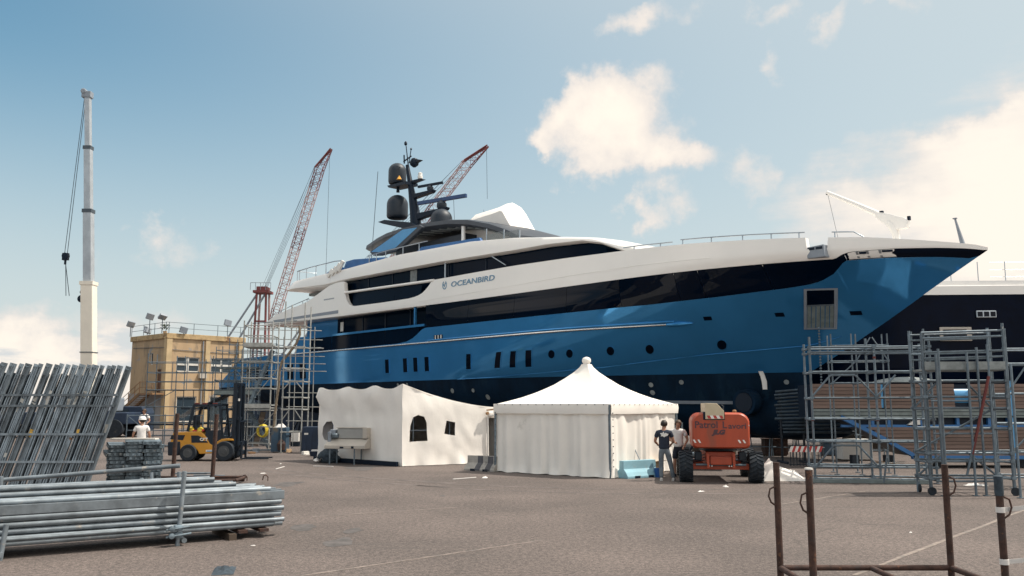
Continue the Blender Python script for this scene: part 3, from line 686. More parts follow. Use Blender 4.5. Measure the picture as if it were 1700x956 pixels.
# foredeck crane
dv = MB(); dv.tube([(51.75, .0, 7.7), (51.75, 0, 8.5), (51.72, 0, 8.85), (51.66, 0, 9.1), (51.5, 0, 9.35)], [.16, .13, .15, .19, .16], 12); dc = dv.build('foredeck_crane_post', 'boat_white', yt, smooth=50)
dv = MB(); dv.prism([(52.28, 9.28), (52.22, 9.0), (51.85, 8.98), (51.5, 9.12), (51.0, 9.6), (51.0, 9.83), (51.5, 9.68), (52.15, 9.4)], lambda a, b: (a, -.13, b), lambda a, b: (a, .13, b)); dv.build('crane_housing', 'boat_white', dc, bevel=.03)
dv = MB(); dv.tube([(51.1, 0, 9.72), (50.2, 0, 10.28), (48.98, 0, 11.0)], [.13, .105, .085], 10); dv.build('crane_boom', 'boat_white', dc, smooth=50)
rod(dc, 'crane_wire', (49.0, 0, 10.95), (49.5, 0, 8.2), .008, 'cable', 6)
mb = MB(); mb.box(48.95, 49.1, -.06, .06, 10.9, 10.98); mb.box(52.22, 52.32, -.06, .06, 9.3, 9.46); mb.box(51.15, 51.28, -.06, .06, 9.75, 9.84); mb.build('crane_fittings', 'mast_black', dc)
mb = MB(); mb.tube([(54.2, 0, 7.9), (53.95, 0, 9.1)], [.1, .035], 8); mb.box(53.88, 54.02, -.05, .05, 9.08, 9.12); mb.build('jackstaff', 'grey_paint', yt, smooth=40)
# hardtop over the sun deck
def hardtop():
    prof = [(17.6, 12.75), (19.3, 12.98), (20.8, 13.05), (22.4, 13.12), (25.2, 13.06), (27, 12.92), (28.8, 12.64), (30.7, 12.12), (32.2, 11.55), (33.1, 11.1)]
    mb = MB(); rows = []
    for i, (u, w) in enumerate(prof):
        v = 2.3+.6*smoothstep(17.6, 21, u); th = .36
        rows.append([(u, -v, w-.26), (u, -v+.06, w-.02), (u, -v+.3, w+.04), (u, 0, w+.16), (u, v-.3, w+.04), (u, v-.06, w-.02), (u, v, w-.26), (u, v-.25, w-th), (u, 0, w-th), (u, -v+.25, w-th), (u, -v, w-.26)])
    mb.grid(rows); n = len(rows[0])-1; mb.f.append(tuple(range(n))); k = (len(rows)-1)*len(rows[0]); mb.f.append(tuple(range(k, k+n)))
    o = mb.build('hardtop', 'hardtop_grey', yt, smooth=40)
    for i in range(7):
        u = 22.4+i*.8; w = lerpf(prof)(u)
        mb = MB(); mb.bar((u, -2.35, w-.40), (u+.5, -1.2, w-.40), .22, .05); mb.build('roof_slat', 'board_grey', o)
    for i in range(5):
        u = 28.4+i*.75; w = lerpf(prof)(u); mb = MB(); mb.bar((u, -2.45, w-.40), (u+.3, -.6, w-.40), .2, .05); mb.build('roof_slat', 'board_grey', o)
    return o
ht = hardtop()
# raked blue side wing from hardtop down to the deck
mb = MB(); wing = [(19.3, 11.98), (19.75, 11.68), (20.5, 11.6), (22.3, 11.66), (23.2, 11.95), (25.0, 12.75), (24.6, 12.95), (22.9, 12.98)]
mb.prism(wing, lambda a, b: (a, -3.12, b), lambda a, b: (a, -2.85, b)); wg = mb.build('side_wing', 'hardtop_grey', ht, bevel=.04)
mb = MB(); plate(mb, [(19.5, 11.95), (20.4, 11.82), (22.2, 11.86), (24.45, 12.8), (22.95, 12.9)], [], lambda a, b, d: (a, -3.125-.004+d, b), .003, .5); mb.build('wing_panel', 'drum_blue', wg)
mb = MB(); mb.prism(wing, lambda a, b: (a, 3.12, b), lambda a, b: (a, 2.85, b)); mb.build('side_wing', 'hardtop_grey', ht)
for u, v in ((28.2, -2.6), (28.2, 2.6)): mb = MB(); mb.box(u-.1, u+.1, v-.06, v+.06, 10.9, 12.6); mb.build('hardtop_post', 'boat_white', ht)
mb = MB(); mb.box(20.5, 27.5, -1.9, 1.6, 10.9, 12.2); mb.build('sundeck_bar', 'hardtop_grey', yt, bevel=.05)
mb = MB(); mb.prism([(17.6, 10.82), (22.4, 10.95), (22.4, 11.15), (18.9, 11.45), (18.0, 11.42)], lambda a, b: (a, -4.05, b), lambda a, b: (a, -2.6, b)); mb.build('seat_cover', 'canvas_blue', yt, bevel=.06)
mb = MB(); mb.prism([(14.0, 10.8), (16.4, 10.8), (16.4, 11.3), (15.9, 11.38)], lambda a, b: (a, -3.6, b), lambda a, b: (a, -2.6, b)); mb.build('seat_cover', 'canvas_blue', yt, bevel=.05)
mb = MB(); mb.prism([(25.2, 10.9), (31.4, 10.8), (31.2, 11.12), (26, 11.3)], lambda a, b: (a, -3.95, b), lambda a, b: (a, -3.75, b)); mb.build('windbreak_panel', 'canvas_blue', yt, bevel=.03)
# sundeck rails
hrail([(11.6, -2.5, 11.5), (11.6, -4.0, 11.5), (13.5, -4.15, 11.52), (16.8, -4.15, 11.56), (17.6, -4.15, 11.5)], .7, [(11.6, -4.0, 11.5), (11.9, -4.0, 11.5), (13.1, -4.13, 11.51), (14.4, -4.15, 11.53), (15.7, -4.15, 11.55)], r=.035)
hrail([(20.6, -4.1, 11.42), (23, -4.1, 11.5), (26.8, -4.1, 11.52)], .5, [(20.8, -4.1, 11.42), (21.6, -4.1, 11.45), (22.6, -4.1, 11.48), (24.4, -4.1, 11.5), (26, -4.1, 11.52)], r=.028)
for u in (31.4, 32.8, 34.0): rod(yt, 'screen_post', (u, -3.6, sTop(u)-.1), (u, -3.6, sTop(u)+.75-.25*(u-31.4)/2.6), .035, 'rail_steel', 8)
for a, b in ((31.45, 32.75), (32.85, 33.95)): mb = MB(); mb.box(a, b, -3.61, -3.59, sTop(b), sTop(b)+.55); mb.build('wind_screen', 'clear_glass', yt)
# the upper-deck aft rail
hrail([(9.6, -4.3, 8.75), (11.5, -4.3, 9.05), (13.8, -4.3, 9.35)], .35, [(9.7, -4.3, 8.76), (11.5, -4.3, 9.05), (13, -4.3, 9.25)])
# mast with radars and domes
ms = MB(); ms.tube([(20.2, 0, 13.0), (19.9, 0, 15.0), (19.4, 0, 16.8), (18.95, 0, 18.4)], [.42, .34, .2, .12], 10); ma = ms.build('radar_mast', 'mast_black', yt, smooth=50)
def dome(u, v, w, r, h):
    prof = [(r*.82, 0), (r*.94, .06), (r, .2), (r, h-r*.95)]+[(r*math.cos(t*math.pi/16), h-r*.95+r*.95*math.sin(t*math.pi/16)) for t in range(1, 8)]+[(.02, h)]
    mb = MB(); mb.lathe(prof, (u, v, w), 28); return mb.build('radome', 'radome_black', ma, smooth=50)
dome(17.87, 0, 14.85, .73, 1.66); dome(17.8, 0, 17.28, .62, 1.5); dome(22.8, 0, 13.15, .70, 1.55)
mb = MB(); mb.prism([(16.6, 14.72), (17.2, 14.5), (19.5, 13.85), (21.2, 13.75), (20.4, 14.1), (17.4, 14.75)], lambda a, b: (a, -.75, b), lambda a, b: (a, .75, b)); mb.build('dome_shelf', 'mast_black', ma, bevel=.03)
mb = MB(); mb.prism([(17.3, 17.2), (17.5, 17.02), (19.5, 16.9), (19.5, 17.1)], lambda a, b: (a, -.5, b), lambda a, b: (a, .5, b)); mb.tube([(17.9, 0, 17.1), (17.9, 0, 16.7)], [.09, .12], 8); mb.build('dome_shelf', 'mast_black', ma)
def radar(u0, w0, la, wt, lb, sc):
    D = Vector((.97, .24, 0)).normalized(); S = Vector((-D.y, D.x, 0)); b = Vector((u0, 0, 0)); Q = lambda a, z, k: b+D*a+S*k+Vector((0, 0, z))
    mb = MB(); mb.prism([(-.1, w0-.42*sc), (-.1, w0+.05), (la, wt), (la-.12, wt-.16)], lambda a, z: Q(a, z, -.2), lambda a, z: Q(a, z, .2)); ar = mb.build('radar_arm', 'mast_black', ma, bevel=.02)
    c = Q(la-.55*sc, wt+.0, 0); mb = MB(); mb.lathe([(.26*sc, -.05), (.33*sc, .1), (.33*sc, .3*sc), (.2*sc, .45*sc), (.12, .55*sc)], c, 16); mb.build('radar_turntable', 'radome_black', ar, smooth=40)
    p = c+Vector((0, 0, .58*sc)); mb = MB(); mb.bar(p-D*lb/2, p+D*lb/2, .2*sc, .25*sc); mb.build('radar_scanner', 'mast_black' if sc < 1 else 'navy_scanner', ar, bevel=.03)
mat('navy_scanner', (.012, .05, .15), .4)
radar(20.0, 14.75, 2.75, 14.95, 4.0, 1.0); radar(19.6, 16.15, 1.9, 16.3, 2.1, .68)
mb = MB(); mb.lathe([(.12, 0), (.17, .05), (.17, .22), (.14, .24), (.14, .42), (.05, .47)], (20.1, .25, 17.25), 14); cb = mb.build('camera_turret', 'sign_white', ma, smooth=40)
mb = MB(); mb.prism([(19.2, 17.0), (20.4, 17.2), (20.2, 17.26), (19.2, 17.22)], lambda a, b: (a, -.1+.25*(a-19.2), b), lambda a, b: (a, .22+.25*(a-19.2), b)); mb.build('turret_shelf', 'mast_black', cb)
mb = MB(); mb.lathe([(.1, -.3), (.28, -.15), (.32, .05), (.2, .28), (.05, .34)], (19.75, 0, 18.4), 14); mb.prism([(19.8, 18.3), (20.6, 18.42), (20.0, 18.6)], lambda a, b: (a, -.12, b), lambda a, b: (a, .12, b)); mb.build('searchlight', 'mast_black', ma, smooth=40)
mb = MB(); mb.cyl((19.1, 0, 18.2), (18.75, 0, 19.9), .045, .03, 8); mb.lathe([(.05, 0), (.11, .08), (.1, .2), (.03, .3)], (18.72, 0, 19.85), 10); mb.cyl((19.15, 0, 18.5), (19.35, 0, 19.4), .03, n=8); mb.lathe([(.03, 0), (.08, .06), (.02, .16)], (19.36, 0, 19.38), 8)
mb.bar((18.5, 0, 18.75), (19.4, 0, 18.95), .06, .08); mb.cyl((18.6, 0, 18.6), (18.55, 0, 19.2), .05, n=8); mb.build('mast_lights', 'mast_black', ma, smooth=40)
mb = MB(); mb.lathe([(.02, .28), (.19, 0)], (18.75, -.5, 17.35), 6); mb.build('warning_mark', 'amber', ma)
rod(yt, 'whip_antenna', (18.1, -2.2, 11.2), (18.7, -2.2, 17.6), .02, 'cable', 6); rod(yt, 'whip_antenna', (26.0, -1.5, 13.3), (25.9, -1.5, 14.6), .015, 'cable', 6); rod(yt, 'whip_antenna', (25.9, 1.0, 13.2), (25.8, 1.0, 14.3), .012, 'cable', 6)
for i, (u, dz) in enumerate(((16.5, 0), (16.95, .12), (17.4, .3), (17.75, .42))): mb = MB(); mb.bar((u, -4.46, 10.5+dz*.6), (u+.35, -4.3, 11.0+dz), .2, .22); mb.build('foam_fender_pad', 'sign_white', yt, bevel=.05)
# wrapped tender on the sun deck
cv = [(25.9, 11.6), (26.2, 13.2), (26.8, 13.75), (28.9, 13.85), (29.55, 13.95), (29.75, 13.85), (30.3, 12.9), (31.3, 11.5), (31.8, 10.7), (25.9, 10.7)]
mb = MB(); rows = []
for i, s in enumerate((-1, -.9, -.5, 0, .5, .9, 1)):
    k = 1-.0*abs(s); hgt = 1-.2*s*s; rows.append([(a, s*1.0, 10.75+(b-10.75)*hgt+.05*fbm(a*2, s*3)) for a, b in cv[:-1]])
mb.grid(rows)
for r, y in ((rows[0], -1.0), (rows[-1], 1.0)): mb.add(r, [tuple(range(len(r)))])
cvr = mb.build('wrapped_tender', 'wrap_white', None, smooth=35, norm=True)
cvr.location = YO; cvr.rotation_euler = (0, 0, -YA)
tag(cvr, 'angular bundle under white shrink wrap on the blue yacht\'s top deck', 'wrapped cover')

# ================================================================== pole tent
def pole_tent():
    Nn, Ll, Rr = Vector((2.96, 26.6, 0)), Vector((-.57, 29.3, 0)), Vector((5.66, 30.13, 0)); Bk = Ll+Rr-Nn; C = (Ll+Rr)/2
    t = thing('pagoda_tent', 'white peaked tent with curtain walls and ball finial in front of the yacht', 'tent', C)
    cs = [p-C for p in (Nn, Rr, Bk, Ll)]; E = 2.22
    prof = [(1.0, 0), (.86, .07), (.71, .155), (.58, .25), (.48, .335), (.36, .45), (.24, .6), (.14, .74), (.075, .86), (.055, .93)]
    mb = MB(); rows = []
    for r, h in prof:
        ring = []
        for k in range(4):
            a, b = cs[k], cs[(k+1) % 4]
            for i in range(10):
                q = i/10; sag = 1-.06*math.sin(math.pi*q)*math.sin(math.pi*min(1, r))
                p = a.lerp(b, q)*r*sag; ring.append((p.x, p.y, E+1.46*h-.03*math.sin(math.pi*q)*r*(1-r)*4))
        ring.append(ring[0]); rows.append(ring)
    mb.grid(rows); roof = mb.build('roof', 'tent_white', t, smooth=28)
    mb = MB(); mb.lathe([(.125, -.05), (.12, .03), (.15, .06), (.155, .13), (.12, .2), (.03, .235)], (0, 0, E+1.37), 16); mb.build('finial_cap', 'tent_white', roof, smooth=60)
    for k in range(4):
        a, b = cs[k], cs[(k+1) % 4]; d = (b-a).normalized(); n = Vector((d.y, -d.x, 0)); L = (b-a).length
        mb = MB(); rows = []                                   # valance
        for i in range(45):
            q = i/44; p = a.lerp(b, q)
            rows.append([p+n*(.055+.015*fbm(q*9, k, z*3)*(1 if j else 0)+(.02 if j == 1 else 0))+Vector((0, 0, z+(.012*fbm(q*7, k+3) if j == 2 else 0))) for j, z in enumerate((E+.015, E-.12, E-.30))])
        mb.grid(rows); va = mb.build('valance', 'tent_white', t, smooth=50)
        for i in range(14):
            p = a.lerp(b, (i+.5)/14)+n*.075+Vector((0, 0, E-.015)); blk(va, 'grommet', p, (.03, .012, .022), 'cable', math.atan2(d.y, d.x))
        mb = MB(); rows = []                                   # curtain
        for i in range(121):
            q = i/120; p = a.lerp(b, q); col = []
            fo = .045*math.sin(q*31+4*fbm(q*3, k*5.3)+k)+.03*math.sin(q*67+k*2+6*fbm(q*4, k))+.09*fbm(q*5, k*2.1)
            for z in (0.0, .12, .3, .7, 1.2, 1.7, E-.1):
                amp = .35+.65*(1-z/E); hem = .10*max(0, 1-z/.25)*(.5+fbm(q*14, k, 2))
                col.append(p+n*(fo*amp+hem+.03*fbm(q*6, z*2, k)-.02)+Vector((0, 0, z+(.02*(1+fbm(q*12, k, 5)) if z == 0 else 0))))
            rows.append(col)
        mb.grid(rows); mb.build('curtain_wall', 'tent_white', t, smooth=60)
        rod(t, 'corner_pole', a*.995, a*.995+Vector((0, 0, E)), .04, 'galv')
        for i in range(9):
            blk(t, 'lacing_tab', a+d*.07+n*.075+Vector((0, 0, .35+.2*i)), (.03, .02, .03), 'cable', math.atan2(d.y, d.x))
pole_tent()

# ================================================================== shrink-wrapped shed tent
def wrap_tent():
    Nn, Ll, Ee = Vector((-3.96, 31.7, 0)), Vector((-7.75, 35.2, 0)), Vector((-.45, 33.9, 0)); Bk = Ll+(Ee-Nn)
    t = thing('shrink_wrap_tent', 'white shrink-wrapped shelter with sloping roof, cut windows and a narrow doorway', 'tent', Nn)
    a, b, c, d = (p-Nn for p in (Ll, Nn, Ee, Bk))
    def topz(s, q):                                            # s along front-left wall (0 left .. 1 near corner), q along the right wall
        bump = .10*math.exp(-((s-.03)/.06)**2)+.11*math.exp(-((s-.36)/.075)**2)+.13*math.exp(-((s-.69)/.075)**2)+.17*math.exp(-((s-1)/.06)**2)
        q = min(1, max(0, q)); slope = 2.80-.68*(1-(1-q)**1.7)
        return slope+bump*(1-q)**2-.03
    # left wall
    L1 = (b-a).length; d1 = (b-a).normalized(); n1 = Vector((d1.y, -d1.x, 0)); L2 = (c-b).length; d2 = (c-b).normalized(); n2 = Vector((d2.y, -d2.x, 0))
    def m1(u, z, dep):
        s = u/L1; zz = z*topz(s, 0)
        bul = .16*math.exp(-((zz-2.5)/.3)**2)*(.5+.5*math.cos(s*19))-.09*math.exp(-((zz-2.08)/.09)**2)+.07*fbm(u*.9, zz*1.1)+.04*fbm(u*3, zz*2.2, 3)+.10*max(0, 1-zz/.4)*fbm(u*2, 1.5)
        return a+d1*u+n1*(bul*min(1, max(.15, (1-s)*8))-dep)+Vector((0, 0, zz+.02))
    hole = [(.32, .36), (.40, .29), (.95, .27), (1.0, .36), (.98, .50), (.85, .555), (.55, .545), (.38, .47)]
    mb = MB(); plate(mb, [(0, 0), (L1, 0), (L1, 1), (0, 1)], [hole], m1, .015, .13); mb.build('wall', 'wrap_white', t, smooth=50)
    def m2(u, z, dep):
        q = u/L2; zz = z*topz(1, q)
        return b+d2*u+n2*(.05*fbm(u*1.1, zz*1.2, 7)+.025*fbm(u*3.2, zz*2.5, 9)+.12*max(0, 1-zz/.3)*(.4+fbm(u*2.3, 4))-dep)*1.0+Vector((0, 0, zz+.02))
    arch = [(.30, .30), (1.02, .335), (1.0, .46), (.98, .58), (.88, .66), (.62, .665), (.42, .62), (.33, .5)]; sq = [(1.72, .46), (2.16, .45), (2.17, .66), (1.80, .665)]; door = [(3.62, .10), (3.88, .10), (3.88, .80), (3.62, .80)]
    mb = MB(); plate(mb, [(0, 0), (L2, 0), (L2, 1), (0, 1)], [arch, sq, door], m2, .015, .11); wr = mb.build('wall', 'wrap_white', t, smooth=50)
    mb = MB(); rows = []
    for i in range(31):
        s = i/30; rows.append([a.lerp(b, s)+(c-b)*q+Vector((0, 0, topz(s, q)-.01+.02*fbm(s*6, q*5))) for q in [j/16 for j in range(17)]])
    mb.grid(rows); mb.build('roof', 'wrap_white', t, smooth=50)
    mb = MB(); mb.grid([[a+Vector((0, 0, z)), d+Vector((0, 0, z*(topz(0, 1)/topz(0, 0))))] for z in (0, topz(0, 0)-.03)]); mb.build('wall', 'wrap_white', t)
    mb = MB(); mb.grid([[d+Vector((0, 0, z)), c+Vector((0, 0, z))] for z in (0, topz(0, 1)-.03)]); mb.build('wall', 'wrap_white', t)
    mb = MB(); mb.bar(a+n1*.16+Vector((0, 0, .09)), b+n1*.12-d1*.1+Vector((0, 0, .09)), .1, .16); mb.build('base_skirt', 'mast_black', t)
    mb = MB(); mb.bar(b+d2*.33-n2*.03+Vector((0, 0, 1.28)), b+d2*1.0-n2*.03+Vector((0, 0, 1.28)), .03, .035); mb.build('window_bar', 'cable', wr)
    for u in (.5, 2.0, 3.2): rod(t, 'frame_tube', b+d2*u-n2*.14, b+d2*u-n2*.14+Vector((0, 0, topz(1, u/L2)-.12)), .025, 'galv')
    mb = MB(); mb.bar(b+d2*3.5+n2*.12+Vector((0, 0, 1.86)), b+d2*4.05+n2*.12+Vector((0, 0, 1.86)), .16, .2); mb.build('door_canopy_roll', 'wrap_white', t, bevel=.07)
    mb = MB(); mb.bar(b+d2*3.45+n2*.14+Vector((0, 0, 2.0)), b+d2*3.85+n2*.14+Vector((0, 0, 2.04)), .04, .05); mb.bar(b+d2*3.42+n2*.16+Vector((0, 0, 1.86)), b+d2*3.5+n2*.16+Vector((0, 0, 1.9)), .1, .09); mb.build('timber_batten', 'timber', t)
    for sgn in (-.05, .3): rod(t, 'door_post', b+d2*(3.6+sgn)+n2*.06, b+d2*(3.6+sgn)+n2*.06+Vector((0, 0, 1.85)), .03, 'sign_white')
    # work table and things inside that show through the cuts
    w = thing('blue_crate', 'blue plastic crate on the bench inside the shrink-wrapped shelter', 'crate', Nn+a+d1*.75-n1*.5)
    mb = MB(); mb.box(-.25, .25, -.2, .2, .0, 1.5); mb.build('body', 'plastic_blue', w, bevel=.02); mb = MB(); mb.box(-.28, .28, -.23, .23, 1.46, 1.53); mb.build('rim', 'plastic_blue', w)
wrap_tent()

# ================================================================== air unit in front of the wrapped tent
def air_unit():
    p = gp(598, 771); q = gp(553, 770); d = (p-q).normalized(); rz = math.atan2(d.y, d.x)
    t = thing('air_handler', 'beige machine with sloping hood standing on legs by the shrink-wrapped shelter', 'machine', q, rz)
    mb = MB(); mb.prism([(-.06, .52), (-.06, .78), (.28, .92), (.28, .52)], lambda a, b: (-.22, -a, b), lambda a, b: (1.5, -a, b)); 
    mb = MB(); mb.prism([(-.35, .58), (-.35, .70), (-.05, .95), (.35, .95), (.35, .58)], lambda a, b: (-.2, a, b), lambda a, b: (1.46, a, b)); bd = mb.build('trough', 'unit_beige', t, bevel=.02)
    mb = MB(); mb.box(.2, 1.38, -.1, .35, .955, 1.33); up = mb.build('hood', 'unit_grey', t, bevel=.015)
    mb = MB(); mb.box(1.26, 1.44, -.14, .37, .955, 1.35); mb.build('end_panel', 'unit_beige', t, bevel=.015)
    mb = MB(); mb.box(.17, 1.26, -.13, .36, 1.335, 1.36); mb.build('lid', 'unit_beige', t)
    for x, y in ((.0, -.28), (1.02, -.28), (.0, .28), (1.02, .28)): rod(t, 'leg', (x, y, 0), (x, y, .6), .028, 'galv')
    mb = MB(); mb.box(.45, .6, -.37, -.345, .60, .66); mb.box(.92, 1.02, -.37, -.345, .6, .68); mb.build('drain_latch', 'mast_black', t)
    mb = MB(); mb.box(-.1, .12, -.15, .12, .96, 1.28); mb.box(-.16, -.02, -.2, -.08, .8, 1.2); mb.build('motor', 'grey_paint', t, bevel=.03)
    mb = MB(); mb.lathe([(.10, .96), (.14, 1.0), (.14, 1.1), (.1, 1.14)], (.14, -.14, 0), 14); mb.build('motor_flange', 'galv', t, smooth=40)
    h = thing('dark_sacks', 'dark rubbish sacks and crumpled sheeting beside the beige machine', 'rubbish', gp(546, 768))
    mb = MB(); rows = []
    for i in range(15):
        th = math.pi*i/14; rows.append([(.42*math.sin(th)*math.cos(f)*(1+.35*fbm(math.cos(f)*2, th*2, 1)), .3*math.sin(th)*math.sin(f)*(1+.3*fbm(math.sin(f)*2, th*2, 2)), max(0, .22+.3*math.cos(th)*(1+.4*fbm(math.cos(f)*2, math.sin(f)*2, th)))) for f in [2*math.pi*j/20 for j in range(21)]])
    mb.grid(rows); mb.build('sack', 'rag', h, smooth=60)
    mb = MB(); rows = [[(-.55+.1*i, -.25+.1*j, max(.005, .10+.14*fbm(i*.5, j*.5, 4))) for j in range(6)] for i in range(9)]; mb.grid(rows); mb.build('sheeting', 'tape', h, smooth=30)
air_unit()

# ================================================================== concrete barriers
def barrier(name, label, a, b, m, stripes=None, h=.62, grp='road barriers'):
    d = b-a; L = d.length; rz = math.atan2(d.y, d.x); t = thing(name, label, 'barrier', a, rz, grp)
    k = h/.8; prof = [(-.28, 0), (.28, 0), (.28, .10), (.20, .28), (.10, .42), (.09, .8), (-.09, .8), (-.10, .42), (-.20, .28), (-.28, .10)]
    prof = [(x, z*k) for x, z in prof]
    mb = MB(); mb.prism(prof, lambda q, z: (0, q, z), lambda q, z: (L, q, z)); bd = mb.build('body', m, t, bevel=.012)
    for x in (L*.3, L*.72): mb = MB(); mb.box(x-.11, x+.11, -.284, -.2, .0, .075); mb.build('fork_slot', 'mast_black', bd)
    mb = MB(); mb.box(L-.0, L+.04, -.04, .04, .05*k, .7*k); mb.build('end_joint', m, bd)
    for x0, x1 in stripes or ():
        mb = MB(); pts = [(-.284, .02), (-.284, .10*k), (-.204, .28*k), (-.104, .42*k), (-.094, .79*k)]
        mb.grid([[(x0*L, y, z) for y, z in pts], [(x1*L, y, z) for y, z in pts]]); mb.build('stripe', 'concrete_dark', bd)
    return t
b0 = gp(1018, 794); barrier('blue_barrier', 'pale blue painted barrier along the peaked tent\'s right wall', b0+Vector((.25, -.02, 0)), b0+Vector((1.35, .75, 0)), 'barrier_blue', h=.52)
barrier('concrete_barrier', 'grey concrete barrier with dark stripes between the two tents', gp(779, 780), gp(828, 783), 'concrete', [(.36, .54), (.70, .88)], h=.5)
# broom on the blue barrier, box and bucket
br = thing('broom', 'broom leaning on the pale blue barrier', 'broom', gp(1073, 790)); hd = rod(br, 'handle', (0, 0, .06), (-.32, .35, .86), .016, 'grey_paint', 8)
mb = MB(); mb.box(-.16, .16, -.035, .035, 0, .08); mb.build('head', 'mast_black', br)
bx = thing('cardboard_box', 'brown box beside the tent behind the two men', 'box', gp(1093, 787)+Vector((0, .5, 0)), .6)
mb = MB(); mb.box(-.2, .2, -.17, .17, 0, .38); mb.build('carton', 'cardboard', bx); mb = MB(); mb.add([(-.2, -.17, .381), (.2, -.17, .381), (.22, -.36, .42), (-.18, -.36, .42)], [(0, 1, 2, 3)]); mb.build('flap', 'cardboard', bx, norm=False)
bk = thing('blue_bucket', 'small blue bucket on the ground behind the man in jeans', 'bucket', gp(1094, 792)); mb = MB(); mb.lathe([(.12, 0), (.15, .26), (.16, .27), (.145, .265), (.115, .01)], (0, 0, 0), 18); mb.build('pail', 'plastic_blue', bk, smooth=40)
mb = MB(); mb.tube([(.155*math.cos(R(a)), .03, .26+.1*math.sin(R(a))) for a in range(0, 181, 20)], .006, 5); mb.build('handle', 'galv', bk)

# ================================================================== people
def skin_mesh(name, verts, edges, radii, m, parent, root=0, sub=2):
    me = bpy.data.meshes.new(name); me.from_pydata([tuple(v) for v in verts], edges, []); me.update()
    o = bpy.data.objects.new(name, me); COL.objects.link(o)
    if parent is not None: o.parent = parent
    sk = o.modifiers.new('skin', 'SKIN'); sk.use_smooth_shade = True; sk.branch_smoothing = .6
    for i, d in enumerate(me.skin_vertices[0].data):
        r = radii[i]; d.radius = r if isinstance(r, tuple) else (r, r); d.use_root = (i == root)
    ss = o.modifiers.new('sub', 'SUBSURF'); ss.levels = sub; ss.render_levels = sub
    me.materials.append(M[m]); return o
def person(label, loc, rz, J, tops, legs, hair, shoes, helmet=None, bareleg=False, group=None, h=1.75, print_=False):
    """J: joint positions for a 1.75 m figure facing +y, x to its right"""
    t = thing('person', label, 'person', loc, rz, group); t.scale = (h/1.75,)*3
    V = lambda k: Vector(J[k]); vs, es, rs, ix = [], [], [], {}
    def ad(k, p, r, par=None):
        ix[k] = len(vs); vs.append(Vector(p)); rs.append(r)
        if par: es.append((ix[par], ix[k]))
    ad('pel', V('pel'), (.13, .095)); ad('waist', V('waist'), (.11, .08), 'pel'); ad('chest', V('chest'), (.13, .09), 'waist'); ad('neck0', V('neck'), (.075, .07), 'chest'); ad('neck1', V('neck')+Vector((0, .01, .07)), (.055, .055), 'neck0')
    hd = V('head'); ad('jaw', hd+Vector((0, .012, -.065)), (.066, .078), 'neck1'); ad('face', hd+Vector((0, .0, .015)), (.078, .096), 'jaw'); ad('crown', hd+Vector((0, -.008, .085)), (.06, .078), 'face')
    for s, sg in (('l', -1), ('r', 1)):
        ad('sh'+s, V('sh'+s), .062, 'chest'); ad('el'+s, V('el'+s), .043, 'sh'+s); ad('fa'+s, V('el'+s).lerp(V('wr'+s), .3), .041, 'el'+s); ad('wr'+s, V('wr'+s), (.026, .03), 'fa'+s)
        f = (V('wr'+s)-V('el'+s)).normalized(); ha = V('hand'+s) if 'hand'+s in J else V('wr'+s)+f*.085; ad('pm'+s, ha, (.036, .022), 'wr'+s)
        fd = (ha-V('wr'+s)).normalized(); sd = fd.cross(Vector((0, 0, 1)) if abs(fd.z) < .8 else Vector((0, 1, 0))).normalized(); nd = sd.cross(fd)
        for k in range(4):
            b0 = ha+sd*((k-1.5)*.019)+fd*.02; L_ = (.062, .072, .068, .052)[k]
            ad('f%d%s' % (k, s), b0+fd*L_*.5-nd*.006, .0095, 'pm'+s); ad('g%d%s' % (k, s), b0+fd*L_-nd*.03, .008, 'f%d%s' % (k, s))
        ad('t0'+s, V('wr'+s).lerp(ha, .45)-sd*.042, .011, 'wr'+s); ad('t1'+s, ha-sd*.055+fd*.02, .009, 't0'+s)
        ad('hp'+s, V('hp'+s), .088, 'pel'); ad('kn'+s, V('kn'+s), .056, 'hp'+s); ad('cf'+s, V('kn'+s).lerp(V('an'+s), .3), .055, 'kn'+s); ad('an'+s, V('an'+s), .036, 'cf'+s)
    body = skin_mesh('body', vs, es, rs, 'skin', t)
    # face
    fc = hd+Vector((0, .095, 0))
    mb = MB(); mb.tube([fc+Vector((0, -.005, .03)), fc+Vector((0, .018, -.012)), fc+Vector((0, .0, -.022))], [.008, .014, .01], 8); mb.build('nose', 'skin', body, smooth=60)
    for s in (-1, 1):
        mb = MB(); mb.lathe([(.003, -.012), (.011, -.006), (.012, 0), (.006, .008)], (s*.032, fc.y-.012, hd.z+.022), 8, 'y'); mb.build('eye', 'hair', body, smooth=60)
        mb = MB(); mb.lathe([(.006, -.012), (.026, -.008), (.028, .004), (.014, .012)], (s*.083, hd.y-.005, hd.z+.005), 10, 'x'); mb.build('ear', 'skin', body, smooth=60)
    mb = MB(); mb.bar((-.024, fc.y-.02, hd.z-.052), (.024, fc.y-.02, hd.z-.052), .012, .008); mb.build('mouth', 'sign_red', body)
    # hair: cap over the skull
    mb = MB(); rows = []
    for i in range(11):
        th = R(4+i*12.2); row = []
        for j in range(25):
            ph = 2*math.pi*j/24; front = math.sin(ph)
            thh = th*(1 if front < .1 else 1-.42*min(1, front*1.3)); rr = 1.0
            row.append((.101*max(.8 if thh > 1.6 else 0, math.sin(thh))*math.cos(ph), .116*max(.8 if thh > 1.6 else 0, math.sin(thh))*math.sin(ph)-.008, .03+.112*math.cos(thh)+.004*fbm(j, i)))
        rows.append([Vector(p)+hd for p in row])
    mb.grid(rows); mb.build('hair', hair, body, smooth=60)
    if helmet:
        mb = MB(); mb.lathe([(.15, .045), (.13, .05), (.125, .09), (.10, .14), (.05, .165), (.01, .17)], hd, 20); mb.build('helmet', helmet, body, smooth=50)
    # shirt
    tv, te, tr, k = [], [], [], {}
